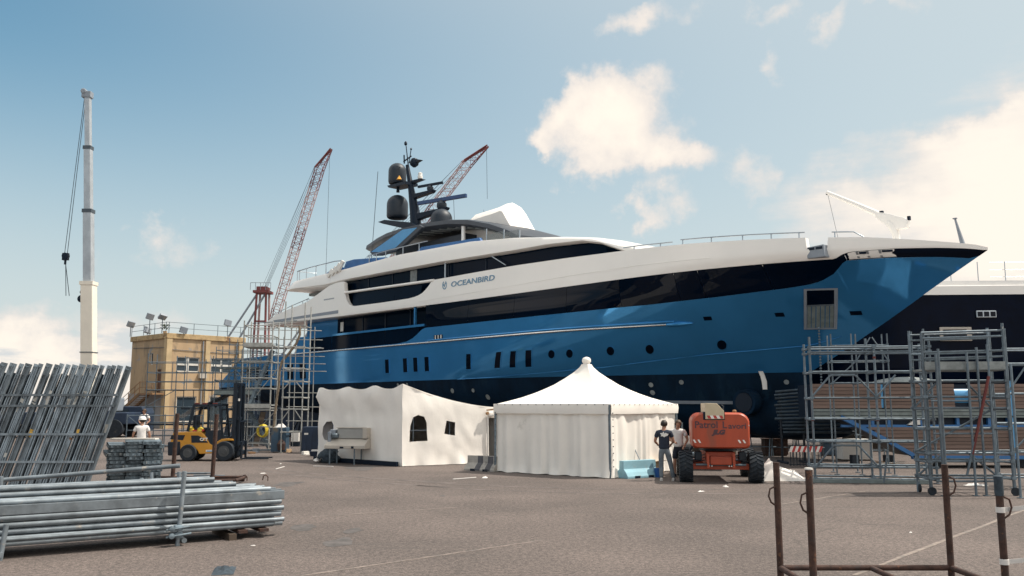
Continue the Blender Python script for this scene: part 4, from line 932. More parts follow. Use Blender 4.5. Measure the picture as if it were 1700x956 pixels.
    def ta(n, p, r, par=None):
        k[n] = len(tv); tv.append(Vector(p)); tr.append(r)
        if par: te.append((k[par], k[n]))
    ta('hem', V('pel')-Vector((0, 0, .06)), (.175, .135)); ta('mid', V('pel')+Vector((0, 0, .04)), (.175, .135), 'hem'); ta('waist', V('waist'), (.168, .13), 'mid'); ta('chest', V('chest')-Vector((0, 0, .03)), (.195, .145), 'waist'); ta('upper', V('chest')+Vector((0, 0, .07)), (.18, .125), 'chest'); ta('col', V('neck')+Vector((0, 0, .035)), (.085, .08), 'upper')
    for s in 'lr': ta('sh'+s, V('sh'+s)+Vector((0, 0, .005)), .078, 'upper'); ta('sl'+s, V('sh'+s).lerp(V('el'+s), .62), .068, 'sh'+s)
    sh = skin_mesh('shirt', tv, te, tr, tops, body)
    # trousers
    tv, te, tr, k = [], [], [], {}
    ta('pel', V('pel')+Vector((0, 0, .05)), (.160, .118)); ta('crotch', V('pel')-Vector((0, 0, .05)), (.155, .115), 'pel')
    for s in 'lr':
        ta('hp'+s, V('hp'+s)-Vector((0, 0, .05)), .098, 'crotch'); ta('kn'+s, V('kn'+s)+(Vector((0, 0, 0)) if not bareleg else Vector((0, 0, .04))), .075 if not bareleg else .088, 'hp'+s)
        if not bareleg: ta('cf'+s, V('kn'+s).lerp(V('an'+s), .45), .068, 'kn'+s); ta('an'+s, V('an'+s)-Vector((0, 0, .01)), .062, 'cf'+s)
    skin_mesh('shorts' if bareleg else 'trousers', tv, te, tr, legs, body)
    for s, tw in (('l', -.12), ('r', .12)):
        a = V('an'+s); mb = MB(); rows = []
        for i, (y, w, z) in enumerate(((-.085, .028, .06), (-.06, .042, .085), (0, .044, .095), (.07, .045, .07), (.13, .044, .055), (.175, .028, .04))):
            rows.append([(a.x+x*w+tw*y, a.y+y, zz) for x, zz in ((-1, .0), (-1.05, z*.5), (-.7, z), (0, z*1.08), (.7, z), (1.05, z*.5), (1, 0), (0, 0), (-1, 0))])
        mb.grid(rows); mb.f.append(tuple(range(8))); q = 5*9; mb.f.append(tuple(range(q, q+8))); so_ = mb.build('shoe', shoes, body, smooth=50)
    return t, body, sh, V
J1 = dict(pel=(0, 0, .95), waist=(0, -.01, 1.1), chest=(0, -.02, 1.32), neck=(0, -.01, 1.47), head=(.01, .02, 1.62), shl=(-.185, -.015, 1.40), shr=(.185, -.015, 1.40), ell=(-.27, .02, 1.13), elr=(.275, .02, 1.14), wrl=(-.2, .22, 1.03), wrr=(.2, .22, 1.05),
          hpl=(-.095, 0, .88), hpr=(.095, 0, .88), knl=(-.1, .03, .48), knr=(.17, .05, .48), anl=(-.1, -.02, .08), anr=(.25, .02, .08))
t1, bd1, sh1, V1 = person('man seen from behind in dark tee with white back print and grey jeans', gp(1104, 798), R(-14), J1, 'tee_navy', 'jeans', 'hair', 'shoe')
mb = MB(); blob = [(-.12, .03), (-.08, -.005), (-.10, -.05), (-.04, -.045), (0, -.075), (.05, -.045), (.10, -.03), (.13, .02), (.08, .03), (.05, .06), (.02, .03), (-.02, .085), (-.05, .04), (-.09, .05)]
plate(mb, blob, [], lambda a, b, d: (a+.015, -.158-.002*abs(a)*0+.03*(abs(a)/.12)**2*1.0+d, 1.335+b), .01, .04); mb.build('back_print', 'sign_white', sh1)
J2 = dict(pel=(0, 0, .95), waist=(0, -.01, 1.1), chest=(0, -.01, 1.32), neck=(.0, .02, 1.47), head=(-.03, .085, 1.615), shl=(-.185, -.0, 1.40), shr=(.185, -.0, 1.40), ell=(-.29, -.03, 1.14), elr=(.26, .06, 1.13), wrl=(-.22, .16, .98), wrr=(.1, .24, 1.08),
          hpl=(-.095, 0, .88), hpr=(.095, 0, .88), knl=(-.12, .03, .48), knr=(.12, .05, .48), anl=(-.14, -.03, .08), anr=(.13, .02, .08))
person('man in white tee and dark shorts facing the man in jeans', gp(1122, 792)+Vector((.12, .1, 0)), R(160), J2, 'tee_white', 'shorts', 'hair_brown', 'mast_black', bareleg=True, h=1.74)
J3 = dict(J1, wrl=(-.3, .1, .9), wrr=(.28, .08, .9), ell=(-.28, 0, 1.12), elr=(.27, 0, 1.12))
person('worker in white shirt and white hard hat beyond the stacked steel decks', gp(232, 774), R(20), J3, 'tee_white', 'shorts', 'hair', 'mast_black', helmet='helmet')
person('bare-headed man in pale top standing by the scaffold under the yellow building', at(241, 672, 45)-Vector((0, 0, at(241, 672, 45).z-.25)), R(170), J2, 'tee_white', 'jeans', 'hair_brown', 'mast_black')
mb = MB(); mb.box(-.6, .6, -.5, .5, 0, .245); pl_ = mb.build('timber_pallet', 'timber'); pl_.location = (at(241, 672, 45).x, 45, 0); tag(pl_, 'low timber platform under the bare-headed man', 'platform')

# ================================================================== articulated boom lift, seen from behind
def boom_lift():
    t = thing('boom_lift', 'orange boom lift seen from behind beside the two men', 'boom lift', gp(1199, 801)+Vector((0, .15, 0)), R(-9))
    def wheel(x, y):
        mb = MB(); s = 1 if x > 0 else -1; prof = [(.24, -.19), (.36, -.195), (.41, -.17), (.425, -.1), (.43, 0), (.425, .1), (.41, .17), (.36, .195), (.24, .19)]
        mb.lathe(prof, (x, y, .43), 36, 'x'); w = mb.build('wheel', 'rubber', t, smooth=50)
        mb = MB()
        for k in range(22):
            a = 2*math.pi*k/22
            for sg in (-1, 1):
                pts = []
                for u, da in ((.0, 0), (.19, .2)):
                    for rr in (.42, .452):
                        for wd in (-.032, .032): pts.append((x+sg*u, y+math.cos(a+da*1+wd/.43+(.14 if sg > 0 else 0))*rr, .43+math.sin(a+da+wd/.43+(.14 if sg > 0 else 0))*rr))
                mb.add(pts, [(0, 1, 3, 2), (4, 6, 7, 5), (0, 4, 5, 1), (2, 3, 7, 6), (1, 5, 7, 3), (0, 2, 6, 4)])
        tr = mb.build('tread', 'rubber', w); tr['kind'] = 'stuff'
        mb = MB(); mb.lathe([(.05, .2), (.12, .19), (.22, .12), (.245, .2)], (x, y, .43), 20, 'x'); mb.build('rim', 'rim_grey', w, smooth=40)
    for x in (-.98, .98):
        for y in (0, 2.3): wheel(x, y)
    mb = MB(); mb.box(-.42, .42, -.15, 2.5, .46, .86); mb.box(-.3, .3, -.28, -.15, .5, .74); mb.build('chassis', 'lift_orange', t, bevel=.03)
    for y in (0, 2.3): mb = MB(); mb.box(-.8, .8, y-.09, y+.09, .36, .52); ax = mb.build('axle', 'lift_orange', t, bevel=.02); mb = MB(); mb.cyl((-.7, y-.18, .50), (.7, y-.18, .50), .03, n=8); mb.build('steering_rod', 'galv', ax, smooth=40)
    for s in (-1, 1):
        mb = MB(); mb.box(s*.36-.03, s*.36+.03, -.32, -.26, .42, .82); mb.build('tie_down_bracket', 'lift_orange', t)
        mb = MB(); mb.box(s*.62-.1, s*.62+.1, -.1, .3, .62, .86); mb.build('hydraulic_valve', 'black_steel', t, bevel=.02)
        for k in range(3): rod(t, 'hydraulic_hose', (s*.45, -.12, .62+.08*k), (s*.82, .05, .55+.06*k), .014, 'black_steel', 6)
    for x in (-.33, -.26, .22, .29): mb = MB(); mb.lathe([(.006, 0), (.018, .004), (.006, .012)], (x, -.31, .47), 8, 'y'); mb.build('bolt', 'sign_white', t)
    mb = MB(); mb.cyl((0, .9, .86), (0, .9, 1.0), .55, n=28); mb.build('slew_ring', 'black_steel', t, smooth=40)
    # turntable counterweight hood
    hw, z0, z1 = .83, .97, 1.98; out = []
    for cx, cz, a0, r in ((hw-.1, z0+.10, -90, .1), (hw-.02-.24, z1-.24, 0, .24), (-hw+.02+.24, z1-.24, 90, .24), (-hw+.1, z0+.10, 180, .1)):
        for k in range(6): a = R(a0+18*k); out.append((cx+math.cos(a)*r, cz+math.sin(a)*r))
    mb = MB(); ys = ((-.55, .93, .90), (-.52, .965, .955), (-.45, .99, .985), (-.3, 1, 1), (.6, 1, 1), (1.8, .96, .96)); rows = []
    for y, kx, kz in ys: rows.append([(x*kx*(.95+.08*math.sin(math.pi*(z-.97)/1.01)), y, 1.47+(z-1.47)*kz) for x, z in out+[out[0]]])
    mb.grid(rows); mb.f.append(tuple(range(len(out)))); k = (len(ys)-1)*(len(out)+1); mb.f.append(tuple(range(k, k+len(out))))
    hood = mb.build('counterweight', 'lift_orange', t, smooth=38)
    mb = MB(); mb.box(-.48, .12, -.562, .2, 1.78, 2.0); mb.build('boom_slot', 'mast_black', hood)
    mb = MB(); mb.prism([(-.42, 1.80), (.10, 1.80), (.10, 2.03), (-.09, 2.24), (-.42, 2.25)], lambda a, b: (a, -.60, b), lambda a, b: (a, 1.6, b)); bm_ = mb.build('boom_end', 'boom_cream', t, bevel=.012)
    for i in range(5):
        x = -.34+.085*i; mb = MB(); mb.prism([(x, 1.815), (x+.085, 1.815), (x+.045, 1.90), (x-.04, 1.90)], lambda a, b: (a, -.606, b), lambda a, b: (a, -.60, b)); mb.build('hazard_stripe', 'sign_red' if i % 2 == 0 else 'sign_white', bm_)
    mb = MB(); mb.tube([(.08, -.55, 2.0), (.1, -.5, 2.16), (.06, -.4, 2.2)], .015, 6); mb.build('cable_loop', 'black_steel', bm_)
    mb = MB(); mb.lathe([(.06, 1.96), (.06, 2.03), (.03, 2.06)], (.47, .3, 0), 12); mb.build('beacon', 'timber', hood, smooth=40)
    for s in (-1, 1):
        for i in range(2):
            x = s*.62+(i-.5)*.13; mb = MB(); mb.prism([(x-.05, 1.13), (x+.0, 1.13), (x-.05, 1.22), (x-.1, 1.22)], lambda a, b: (a, -.556, b), lambda a, b: (a, -.548, b)); mb.build('reflector_stripe', 'sign_white', hood)
    mb = MB(); mb.box(.76, .79, -.53, -.50, 1.60, 1.64); mb.build('side_lamp', 'sign_white', hood)
    f = lambda x0, z0: (lambda a, b, d: (x0+a, -.5525-d*.5, z0+b))
    text_obj('lettering', 'Patrol', .27, 'lift_text', hood, f(-.73, 1.55), sx=1.0, ext=.004, bold=.006)
    text_obj('lettering', 'L', .27, 'lift_text', hood, f(.04, 1.545), sx=1.0, ext=.004, bold=.006); text_obj('lettering', 'avori', .22, 'lift_text', hood, f(.21, 1.535), sx=1.12, ext=.004, bold=.005)
    text_obj('maker_lettering', 'JLG', .17, 'lift_text', hood, f(-.22, 1.375), sx=1.25, shear=.3, ext=.005, bold=.014)
    # folded boom and basket ahead
    mb = MB(); mb.bar((-.17, 1.5, 1.98), (-.17, 4.3, 1.6), .26, .3); mb.build('boom', 'boom_cream', t, bevel=.02)
    mb = MB(); mb.box(-.9, .7, 4.4, 5.1, .5, .58); bs = mb.build('basket_floor', 'galv', t)
    for x in (-.9, -.1, .7):
        for y in (4.4, 5.1): rod(bs, 'basket_post', (x, y, .55), (x, y, 1.6), .02, 'galv', 8)
boom_lift()
# crumpled white sheet right of the lift
def sheet():
    t = thing('white_sheet', 'crumpled white plastic sheet heaped on the ground right of the orange lift', 'plastic sheet', gp(1303, 797))
    mb = MB(); rows = []; prof = lerpf([(-.95, 0), (-.8, .30), (-.62, .46), (-.42, .60), (-.28, .42), (-.1, .36), (.15, .32), (.38, .2), (.55, .06), (.95, .01)])
    for i in range(44):
        x = -.95+1.9*i/43; rows.append([(x+.03*fbm(x*5, j), -.38+.76*j/17, max(.004, prof(x)*math.sin(math.pi*min(1, max(0, (j+.0)/17)))**.7+.07*fbm(x*5, j*.45, 1)*(prof(x)+.05)*3*math.sin(math.pi*j/17))) for j in range(18)])
    mb.grid(rows); mb.build('sheet', 'wrap_white', t, smooth=40)
sheet()

ORD = ['first', 'second', 'third', 'fourth', 'fifth', 'sixth', 'seventh', 'eighth', 'ninth', 'tenth', 'eleventh', 'twelfth', 'thirteenth', 'fourteenth', 'fifteenth', 'sixteenth', 'seventeenth', 'eighteenth', 'nineteenth', 'twentieth'] + ['twenty-'+q for q in ('first', 'second', 'third', 'fourth', 'fifth', 'sixth', 'seventh', 'eighth', 'ninth')] + ['thirtieth']
# ================================================================== scaffolds
def scaffold(name, label, loc, rz, bays, depth, levels, decks=(), guards=(), braces=(), r=.028, top=None, toe=(), group=None, boards='board_grey', foot=True, rows2=True, red=False, gm='galv'):
    t = thing(name, label, 'scaffold', loc, rz, group); xs = [0]
    for b in bays: xs.append(xs[-1]+b)
    H = top or levels[-1]
    for i, x in enumerate(xs):
        for y in ((0, depth) if rows2 else (0,)):
            hh = H+random.uniform(-.12, .25); s = rod(t, 'standard', (x, y, .04 if foot else 0), (x, y, hh), r, gm)
            if foot: blk(t, 'base_plate', (x, y, .02), (.16, .16, .012), gm)
            for z in levels:
                blk(t, 'coupler', (x, y, z), (r*3.1, r*3.1, .07), gm)
            if red: rod(t, 'locking_ring', (x, y, levels[0]-.05), (x, y, levels[0]+.0), r*1.25, 'scaf_red')
    for z in levels:
        for i in range(len(xs)-1):
            for y in ((0, depth) if rows2 else (0,)): rod(t, 'ledger', (xs[i], y, z), (xs[i+1], y, z), r*.82, gm)
        if rows2:
            for x in xs: rod(t, 'transom', (x, 0, z-.03), (x, depth, z-.03), r*.82, gm)
    for z in decks:
        n = max(2, int(depth/.3))
        for i in range(len(xs)-1):
            for k in range(n): blk(t, 'deck_board', ((xs[i]+xs[i+1])/2, depth*(k+.5)/n, z+.05), (xs[i+1]-xs[i]-.05, depth/n-.03, .05), boards)
    for z in toe:
        for i in range(len(xs)-1): blk(t, 'toe_board', ((xs[i]+xs[i+1])/2, -.05, z+.15), (xs[i+1]-xs[i]-.04, .03, .2), boards)
    for z in guards:
        for dz in (.5, 1.0):
            for i in range(len(xs)-1):
                for y in ((0, depth) if rows2 else (0,)): rod(t, 'guard_rail', (xs[i], y, z+dz), (xs[i+1], y, z+dz), r*.8, gm)
            if rows2:
                for x in (xs[0], xs[-1]): rod(t, 'guard_rail', (x, 0, z+dz), (x, depth, z+dz), r*.8, gm)
    for (x0, z0, x1, z1, y) in braces: rod(t, 'brace', (x0, y, z0), (x1, y, z1), r*.8, gm)
    return t
# stern stair tower (nearest left tower)
p = gp(397, 749); sa = scaffold('scaffold_tower', 'tall scaffold stair tower beside the forklift mast', p, R(4), [1.38], 1.5, [.35, 1.15, 1.95, 2.2, 3.0, 3.5, 4.3, 5.1], decks=(2.0, 4.95), guards=(5.05,), toe=(2.0, 4.95), braces=((0, 2.2, 1.38, 4.0, 1.5), (0, .35, 1.38, 1.95, 1.5)), r=.032, top=6.3, gm='galv_light', boards='galv_light')
def stair(t, x0, z0, x1, z1, y, w, n):
    for yy in (y, y+w): mb = MB(); mb.bar((x0, yy, z0), (x1, yy, z1), .04, .12); mb.build('stair_stringer', 'galv', t)
    for k in range(n): blk(t, 'stair_tread', (x0+(x1-x0)*(k+.5)/n, y+w/2, z0+(z1-z0)*(k+.5)/n), (.2, w, .03), 'galv')
stair(sa, .15, 2.1, 1.2, 4.9, .8, .5, 9); stair(sa, 1.2, .1, .15, 1.95, .8, .5, 7)
p = gp(466, 752); scaffold('scaffold_tower', 'narrow ladder scaffold tower with a brown hose, right of the stair tower', p, R(0), [.92], 1.2, [.95, 2.0, 2.55, 3.3, 3.9, 4.9, 5.9], decks=(), r=.03, top=6.8, gm='galv_light', braces=((0, 1.5, .35, 2.0, 0), (.92, 1.5, .57, 2.0, 0), (0, 2.9, .3, 3.25, 0), (.92, 2.9, .62, 3.25, 0)))
tb = thing('scaffold_walkway', 'long tubular walkway against the blue stern behind the ladder tower', 'scaffold', gp(405, 741))
for z in (4.05, 4.45, 4.85, 5.3, 5.75, 6.25): rod(tb, 'ledger', (-.3+.1*z, 0, z), (4.9-.15*z, 0, z-.06), .022, 'galv_light')
for z in (1.35, 2.1, 2.85): rod(tb, 'ledger', (2.2, 0, z), (5.6-.2*z, 0, z-.03), .02, 'galv_light')
for x in (.0, 1.3, 2.6, 3.6): rod(tb, 'standard', (x, 0, 0), (x, 0, 6.4), .024, 'galv_light')
for k in range(3): blk(tb, 'deck_board', (1.9, .15+.3*k, 5.28), (4.0, .27, .05), 'board_grey')
rod(tb, 'guard_rail', (.2, 0, 6.6), (2.6, 0, 6.75), .022, 'galv')
hs = thing('suction_hose', 'long brown hose hanging down the narrow ladder tower', 'hose', gp(452, 751))
mb = MB(); mb.tube([at(x, y, 41.4)-gp(452, 751) for x, y in ((497, 540), (498, 555), (492, 570), (480, 586), (468, 600), (464, 615), (463, 640), (459, 665), (456, 690), (454, 715), (452, 749))], .06, 8); mb.build('hose', 'hose_brown', hs, smooth=60)
# stern scaffold in front of the yellow building
p = gp(238, 741); sb = scaffold('frame_scaffold', 'wide lattice of grey scaffold in front of the yellow building', p, R(2), [1.55, 1.55, 1.55, 1.0], 1.3, [.55, 1.25, 2.1, 3.0, 3.45, 3.95, 4.5], decks=(2.95,), r=.024, top=4.75, boards='beam_green', gm='galv',
    braces=((0, 2.1, 1.55, 3.0, 0), (1.55, 1.25, 3.1, 2.1, 0), (3.1, .3, 4.65, 1.25, 0), (4.65, 3.0, 5.6, 4.5, 0)))
for x, z0 in ((.75, 0), (2.3, .5), (3.9, .4), (1.1, 3), (2.7, 3), (4.2, 3), (1.9, 3.0), (5.1, .6)): rod(sb, 'standard', (x, .65, z0), (x, .65, z0+random.uniform(1.5, 2.2) if z0 >= 3 else 3.0), .02, 'galv')
mb = MB(); mb.bar((2.9, .3, 2.05), (4.3, .3, 2.75), 1.0, .08); mb.build('ramp_board', 'black_steel', sb)
blk(sb, 'deck_board', (2.6, .6, 2.0), (1.5, 1.0, .1), 'black_steel'); blk(sb, 'deck_board', (4.1, .6, 1.2), (3.0, 1.0, .08), 'black_steel'); blk(sb, 'deck_board', (1.4, .6, 1.15), (2.6, 1.0, .08), 'black_steel'); blk(sb, 'deck_board', (4.2, .6, 1.95), (1.9, 1.0, .1), 'black_steel')
p = gp(398, 735); scaffold('frame_scaffold', 'scaffold bays under the yacht stern between stair tower and building', p+Vector((-1.5, 2, 0)), R(-6), [1.5, 1.5], 1.2, [.5, 1.3, 2.0, 3.2, 4.0, 4.8, 5.4, 5.9], decks=(3.15, 4.75), r=.022, top=6.3, braces=((0, 3.2, 1.5, 4.8, 0), (1.5, 3.2, 3.0, 4.8, 0), (0, .5, 1.5, 2.0, 0)))
p = gp(352, 742); scaffold('frame_scaffold', 'dense scaffold with boarded lifts hiding the sloping stern left of the stair tower', p, R(3), [1.05, 1.05], 1.2, [.6, 1.4, 2.3, 2.75, 3.5, 4.2, 4.65], decks=(2.7, 4.1), guards=(4.1,), r=.023, top=5.3, toe=(2.7,), braces=((0, 2.7, 1.05, 4.1, 0), (1.05, 4.1, 2.1, 2.7, 0), (0, .6, 1.05, 2.3, 0), (1.05, .6, 2.1, 2.3, 1.2)), boards='beam_green')
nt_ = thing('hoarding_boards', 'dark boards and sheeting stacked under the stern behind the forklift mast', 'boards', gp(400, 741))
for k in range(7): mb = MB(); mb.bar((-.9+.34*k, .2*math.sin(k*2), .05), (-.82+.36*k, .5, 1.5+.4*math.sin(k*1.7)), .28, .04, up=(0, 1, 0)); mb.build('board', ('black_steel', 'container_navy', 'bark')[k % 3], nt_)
# right: two-bay frame scaffold along the planked pontoon
p = gp(1354, 801); s1 = scaffold('frame_scaffold', 'two-bay grey frame scaffold right of the crumpled white sheet', p, R(-9), [1.78, 1.5], .95, [.12, .45, 1.16, 1.80, 2.40, 3.15, 3.72, 3.86], r=.034, top=3.95, red=False,
    braces=((0, 2.42, .55, 3.05, 0), (1.78, 2.42, 1.23, 3.05, 0), (.55, 3.05, 1.23, 3.05, 0), (1.78, 2.42, 2.33, 3.05, 0), (3.28, 2.42, 2.73, 3.05, 0), (0, .4, .55, 1.05, 0), (1.78, .4, 1.23, 1.05, 0), (.55, 1.05, 1.23, 1.05, 0), (1.78, .05, 1.95, 1.05, -.3)))
for x in (0, 1.78): rod(s1, 'locking_ring', (x, 0, 1.74), (x, 0, 1.80), .045, 'scaf_red')
rod(s1, 'locking_ring', (1.78, 0, 3.52), (1.78, 0, 3.58), .045, 'scaf_red')
blk(s1, 'base_runner', (1.5, -.1, .06), (3.2, .12, .1), 'beam_green')
# scaffold behind, under the bow flare
p = gp(1390, 788); s2 = scaffold('frame_scaffold', 'scaffold standing under the bow flare behind the two-bay scaffold', p, R(-14), [.75, .95], 1.0, [2.9, 3.25, 3.6, 4.1], r=.024, top=4.55, braces=((.75, 3.6, 1.2, 4.35, 0), (1.7, 3.6, 1.25, 4.35, 0), (0, 2.9, .75, 3.6, 0)))
# rolling tower
p = gp(1546, 822); s3 = scaffold('rolling_tower', 'rolling aluminium scaffold tower on castors at the right edge', p, R(-4), [1.98], .8, [.42, .82, 1.02, 1.62, 2.12, 2.40, 2.80], decks=(3.02,), toe=(3.02,), r=.034, top=4.02, braces=((0, .4, .7, 1.0, .8), (1.98, .4, 1.28, 1.0, .8), (0, 2.1, .6, 2.75, .8), (1.98, 2.1, 1.38, 2.75, .8), (.0, 1.02, 1.98, 2.1, .8)), foot=False)
for z in (3.35, 3.5, 3.86, 4.0):
    rod(s3, 'guard_rail', (0, 0, z), (1.98, 0, z+.05), .027, 'galv'); rod(s3, 'guard_rail', (0, .8, z), (1.98, .8, z+.05), .025, 'galv')
for x, y in ((0, 0), (1.98, 0), (0, .8), (1.98, .8)):
    rod(s3, 'standard', (x+.07, y+.05, .5), (x+.07, y+.05, 4.1), .026, 'galv')
    mb = MB(); mb.lathe([(.04, -.03), (.1, -.028), (.1, .028), (.04, .03)], (x+.02, y-.02, .1), 20, 'x' if y else 'y'); cw = mb.build('castor_wheel', 'rubber', s3, smooth=40); mb = MB(); mb.bar((x+.02, y-.02, .1), (x, y, .42), .05, .06); mb.build('castor_fork', 'galv', cw)
rod(s3, 'raker', (.98, -.15, 1.0), (1.5, -.15, 2.9), .036, 'scaf_red'); rod(s3, 'raker', (.82, -.15, .5), (1.05, -.15, 1.3), .03, 'galv')
p = gp(1568, 826)+Vector((0, -.15, 0)); ex = thing('loose_uprights', 'galvanised scaffold frame uprights standing inside the rolling tower', 'scaffold', p)
for x, y, h_ in ((0, 0, 3.55), (.18, .5, 3.45), (.95, .5, 3.5), (1.2, .5, 3.62), (1.5, .55, 3.7), (1.74, .0, 3.2)):
    q = rod(ex, 'upright', (x, y, 0), (x+.0, y, h_), .03, 'galv'); blk(ex, 'base_plate', (x, y, .012), (.13, .13, .015), 'galv')
for z in (.35, 1.5, 2.3): rod(ex, 'tie_tube', (0, .5, z), (1.5, .55, z), .024, 'galv')
p = gp(1700, 815); scaffold('frame_scaffold', 'part of a scaffold cut off by the right picture edge', p+Vector((.1, .6, 0)), R(-6), [1.6], .9, [.3, .95, 1.7, 2.5, 3.3, 3.7], r=.032, top=3.7, braces=((0, .95, 1.6, 2.5, 0), (0, 2.5, .5, 3.2, 0)))

# ================================================================== planked pontoon section behind the right scaffolds
def pontoon():
    Y = 31.0; x0 = at(1340, 672, Y).x; x1 = at(1790, 672, Y).x
    t = thing('planked_pontoon', 'long brown planked dock section with blue frame standing behind the scaffolds', 'pontoon', (x0, Y, 0))
    L = x1-x0; zz = lambda y: at(850, y, Y).z; px = lambda x: at(x, 672, Y).x-x0
    def planks(za, zb, n, xa, xb, gaps, m='cladding', sl=None):
        h_ = (zb-za)/n
        for k in range(n):
            z = za+h_*(k+.5); xs = xa if sl is None else sl(z)
            cuts = [xs]+[g for g in gaps]+[xb]; segs = list(zip(cuts[::2], cuts[1::2])) if gaps else [(xs, xb)]
            for a, b in segs:
                if b-a > .05: blk(t, 'plank', ((a+b)/2, .012*(k % 2), z), (b-a, .06, h_-.014), m)
    planks(zz(678), zz(637), 7, px(1350), L, [px(1463), px(1468), px(1585), px(1612)])
    mb = MB(); mb.box(px(1350), L, .1, 1.6, zz(693), zz(638)); mb.build('core', 'mast_black', t); mb = MB(); mb.prism([(px(1404), zz(693.2)), (px(1512), zz(757)), (L, zz(757)), (L, zz(693.2))], lambda a, b: (a, .1, b), lambda a, b: (a, 1.6, b)); mb.build('lower_core', 'mast_black', t)
    for k, (ya, yb, m, dy) in enumerate(((693, 690, 'beam_green', -.1), (689, 684, 'beam_green', -.07), (683, 679, 'beam_green', -.09))): mb = MB(); mb.box(px(1350), L, dy, .1, zz(ya), zz(yb)); mb.build('edge_beam', m, t)
    bl = lambda z: px(1404)+(zz(695)-z)/(zz(695)-zz(760))*(px(1512)-px(1404))
    planks(zz(757), zz(708), 8, 0, L, [], sl=lambda z: bl(z)+.18)
    mb = MB(); mb.bar((px(1393), -.05, zz(692)), (px(1470), -.05, zz(732)), .2, .13); mb.bar((px(1468), -.05, zz(731)), (px(1512), -.05, zz(757)), .2, .13); mb.bar((px(1508), -.05, zz(759)), (L, -.05, zz(759)), .2, .12); mb.build('frame_rail', 'frame_blue', t)
    mb = MB(); mb.box(px(1395), L, -.02, .1, zz(709), zz(705)); mb.build('frame_rail', 'frame_blue', t)
    for x in (1413, 1447, 1474, 1528, 1588, 1640, 1672): mb = MB(); mb.box(px(x)-.05, px(x)+.05, -.03, .1, zz(705), zz(693)); mb.build('frame_post', 'frame_blue', t)
    for x in (1420, 1560, 1700): 
        for dx in (0, 1.2): mb = MB(); mb.box(px(x)+dx, px(x)+dx+.25, .5, .8, 0, zz(757)); mb.build('support_leg', 'black_steel', t)
    mb = MB(); mb.box(px(1463.5), px(1467.5), .02, .1, zz(677), zz(638)); mb.build('light_strip', 'drum_blue', t)
    mb = MB(); mb.cyl((px(1586), .3, zz(657)), (px(1611), .3, zz(657)), .32, n=24); mb.build('blue_roller', 'drum_blue', t, smooth=40)
    mb = MB(); mb.box(px(1672), px(1678), -.1, -.03, zz(760), zz(632)); mb.build('end_post', 'drum_blue', t)
    mb = MB(); mb.prism([(px(1502), zz(707)), (px(1526), zz(707)), (px(1526), zz(694)), (px(1520), zz(694))], lambda a, b: (a, -.02, b), lambda a, b: (a, .09, b)); mb.build('gap_panel', 'sign_white', t)
    c = thing('white_cover', 'pale rounded cover lying on the planked dock section', 'cover', (at(1505, 633, Y+.6).x, Y+.6, zz(637)+.04))
    mb = MB(); rows = [[(-1.2+.12*i, -.5+.1*j, .02+.2*math.sin(math.pi*i/20)**.6*math.sin(math.pi*j/10)) for j in range(11)] for i in range(21)]; mb.grid(rows); mb.build('dome', 'board_grey', c, smooth=60)
pontoon()
# steel tubes and battens stored under the bow, hull props and keel blocks
grp = 'dark steel tubes stacked under the bow'
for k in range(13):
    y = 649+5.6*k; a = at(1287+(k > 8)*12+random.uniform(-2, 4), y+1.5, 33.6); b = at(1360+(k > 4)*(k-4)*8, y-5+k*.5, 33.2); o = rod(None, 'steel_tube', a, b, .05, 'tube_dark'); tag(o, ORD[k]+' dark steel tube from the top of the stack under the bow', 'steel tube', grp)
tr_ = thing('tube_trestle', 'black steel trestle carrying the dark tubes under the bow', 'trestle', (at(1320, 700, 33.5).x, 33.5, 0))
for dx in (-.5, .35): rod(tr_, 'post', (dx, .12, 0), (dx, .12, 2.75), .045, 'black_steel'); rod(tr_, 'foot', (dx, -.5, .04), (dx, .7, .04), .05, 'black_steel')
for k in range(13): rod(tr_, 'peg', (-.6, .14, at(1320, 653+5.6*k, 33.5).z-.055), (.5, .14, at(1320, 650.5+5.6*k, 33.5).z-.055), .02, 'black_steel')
def yloc(u, v, w): c, s = math.cos(YA), math.sin(YA); return Vector((YO.x+u*c-v*s, YO.y-u*s-v*c, w))   # v towards the camera
for i, u in enumerate((14, 19, 24, 29, 34, 39, 43)):
    kb = thing('keel_block', ORD[i]+' keel block from the stern under the blue hull', 'keel block', yloc(u, 0, 0), -YA, 'keel blocks under the blue yacht')
    for k in range(3): mb = MB(); z = .26*k; kw = (.8, .7)[k % 2]; mb.box(-kw, kw, -.55, .55, z, z+.255); mb.build('timber_block', 'bark', kb)
for i, u in enumerate((12, 17, 22, 27, 32, 37, 41.5, 44)):
    kb = thing('hull_prop', ORD[i]+' steel prop from the stern shoring the blue hull', 'hull prop', yloc(u, 3.9 if u < 40 else 2.2, 0), -YA, 'props along the blue yacht')
    rod(kb, 'post', (0, 0, 0), (0, .5, 2.3 if u < 40 else 1.9), .09, 'black_steel'); rod(kb, 'brace', (-.9, 0, 0), (0, .35, 1.6), .05, 'black_steel'); rod(kb, 'brace', (.9, 0, 0), (0, .35, 1.6), .05, 'black_steel'); blk(kb, 'head_pad', (0, .5, 2.32 if u < 40 else 1.92), (.5, .4, .12), 'bark')
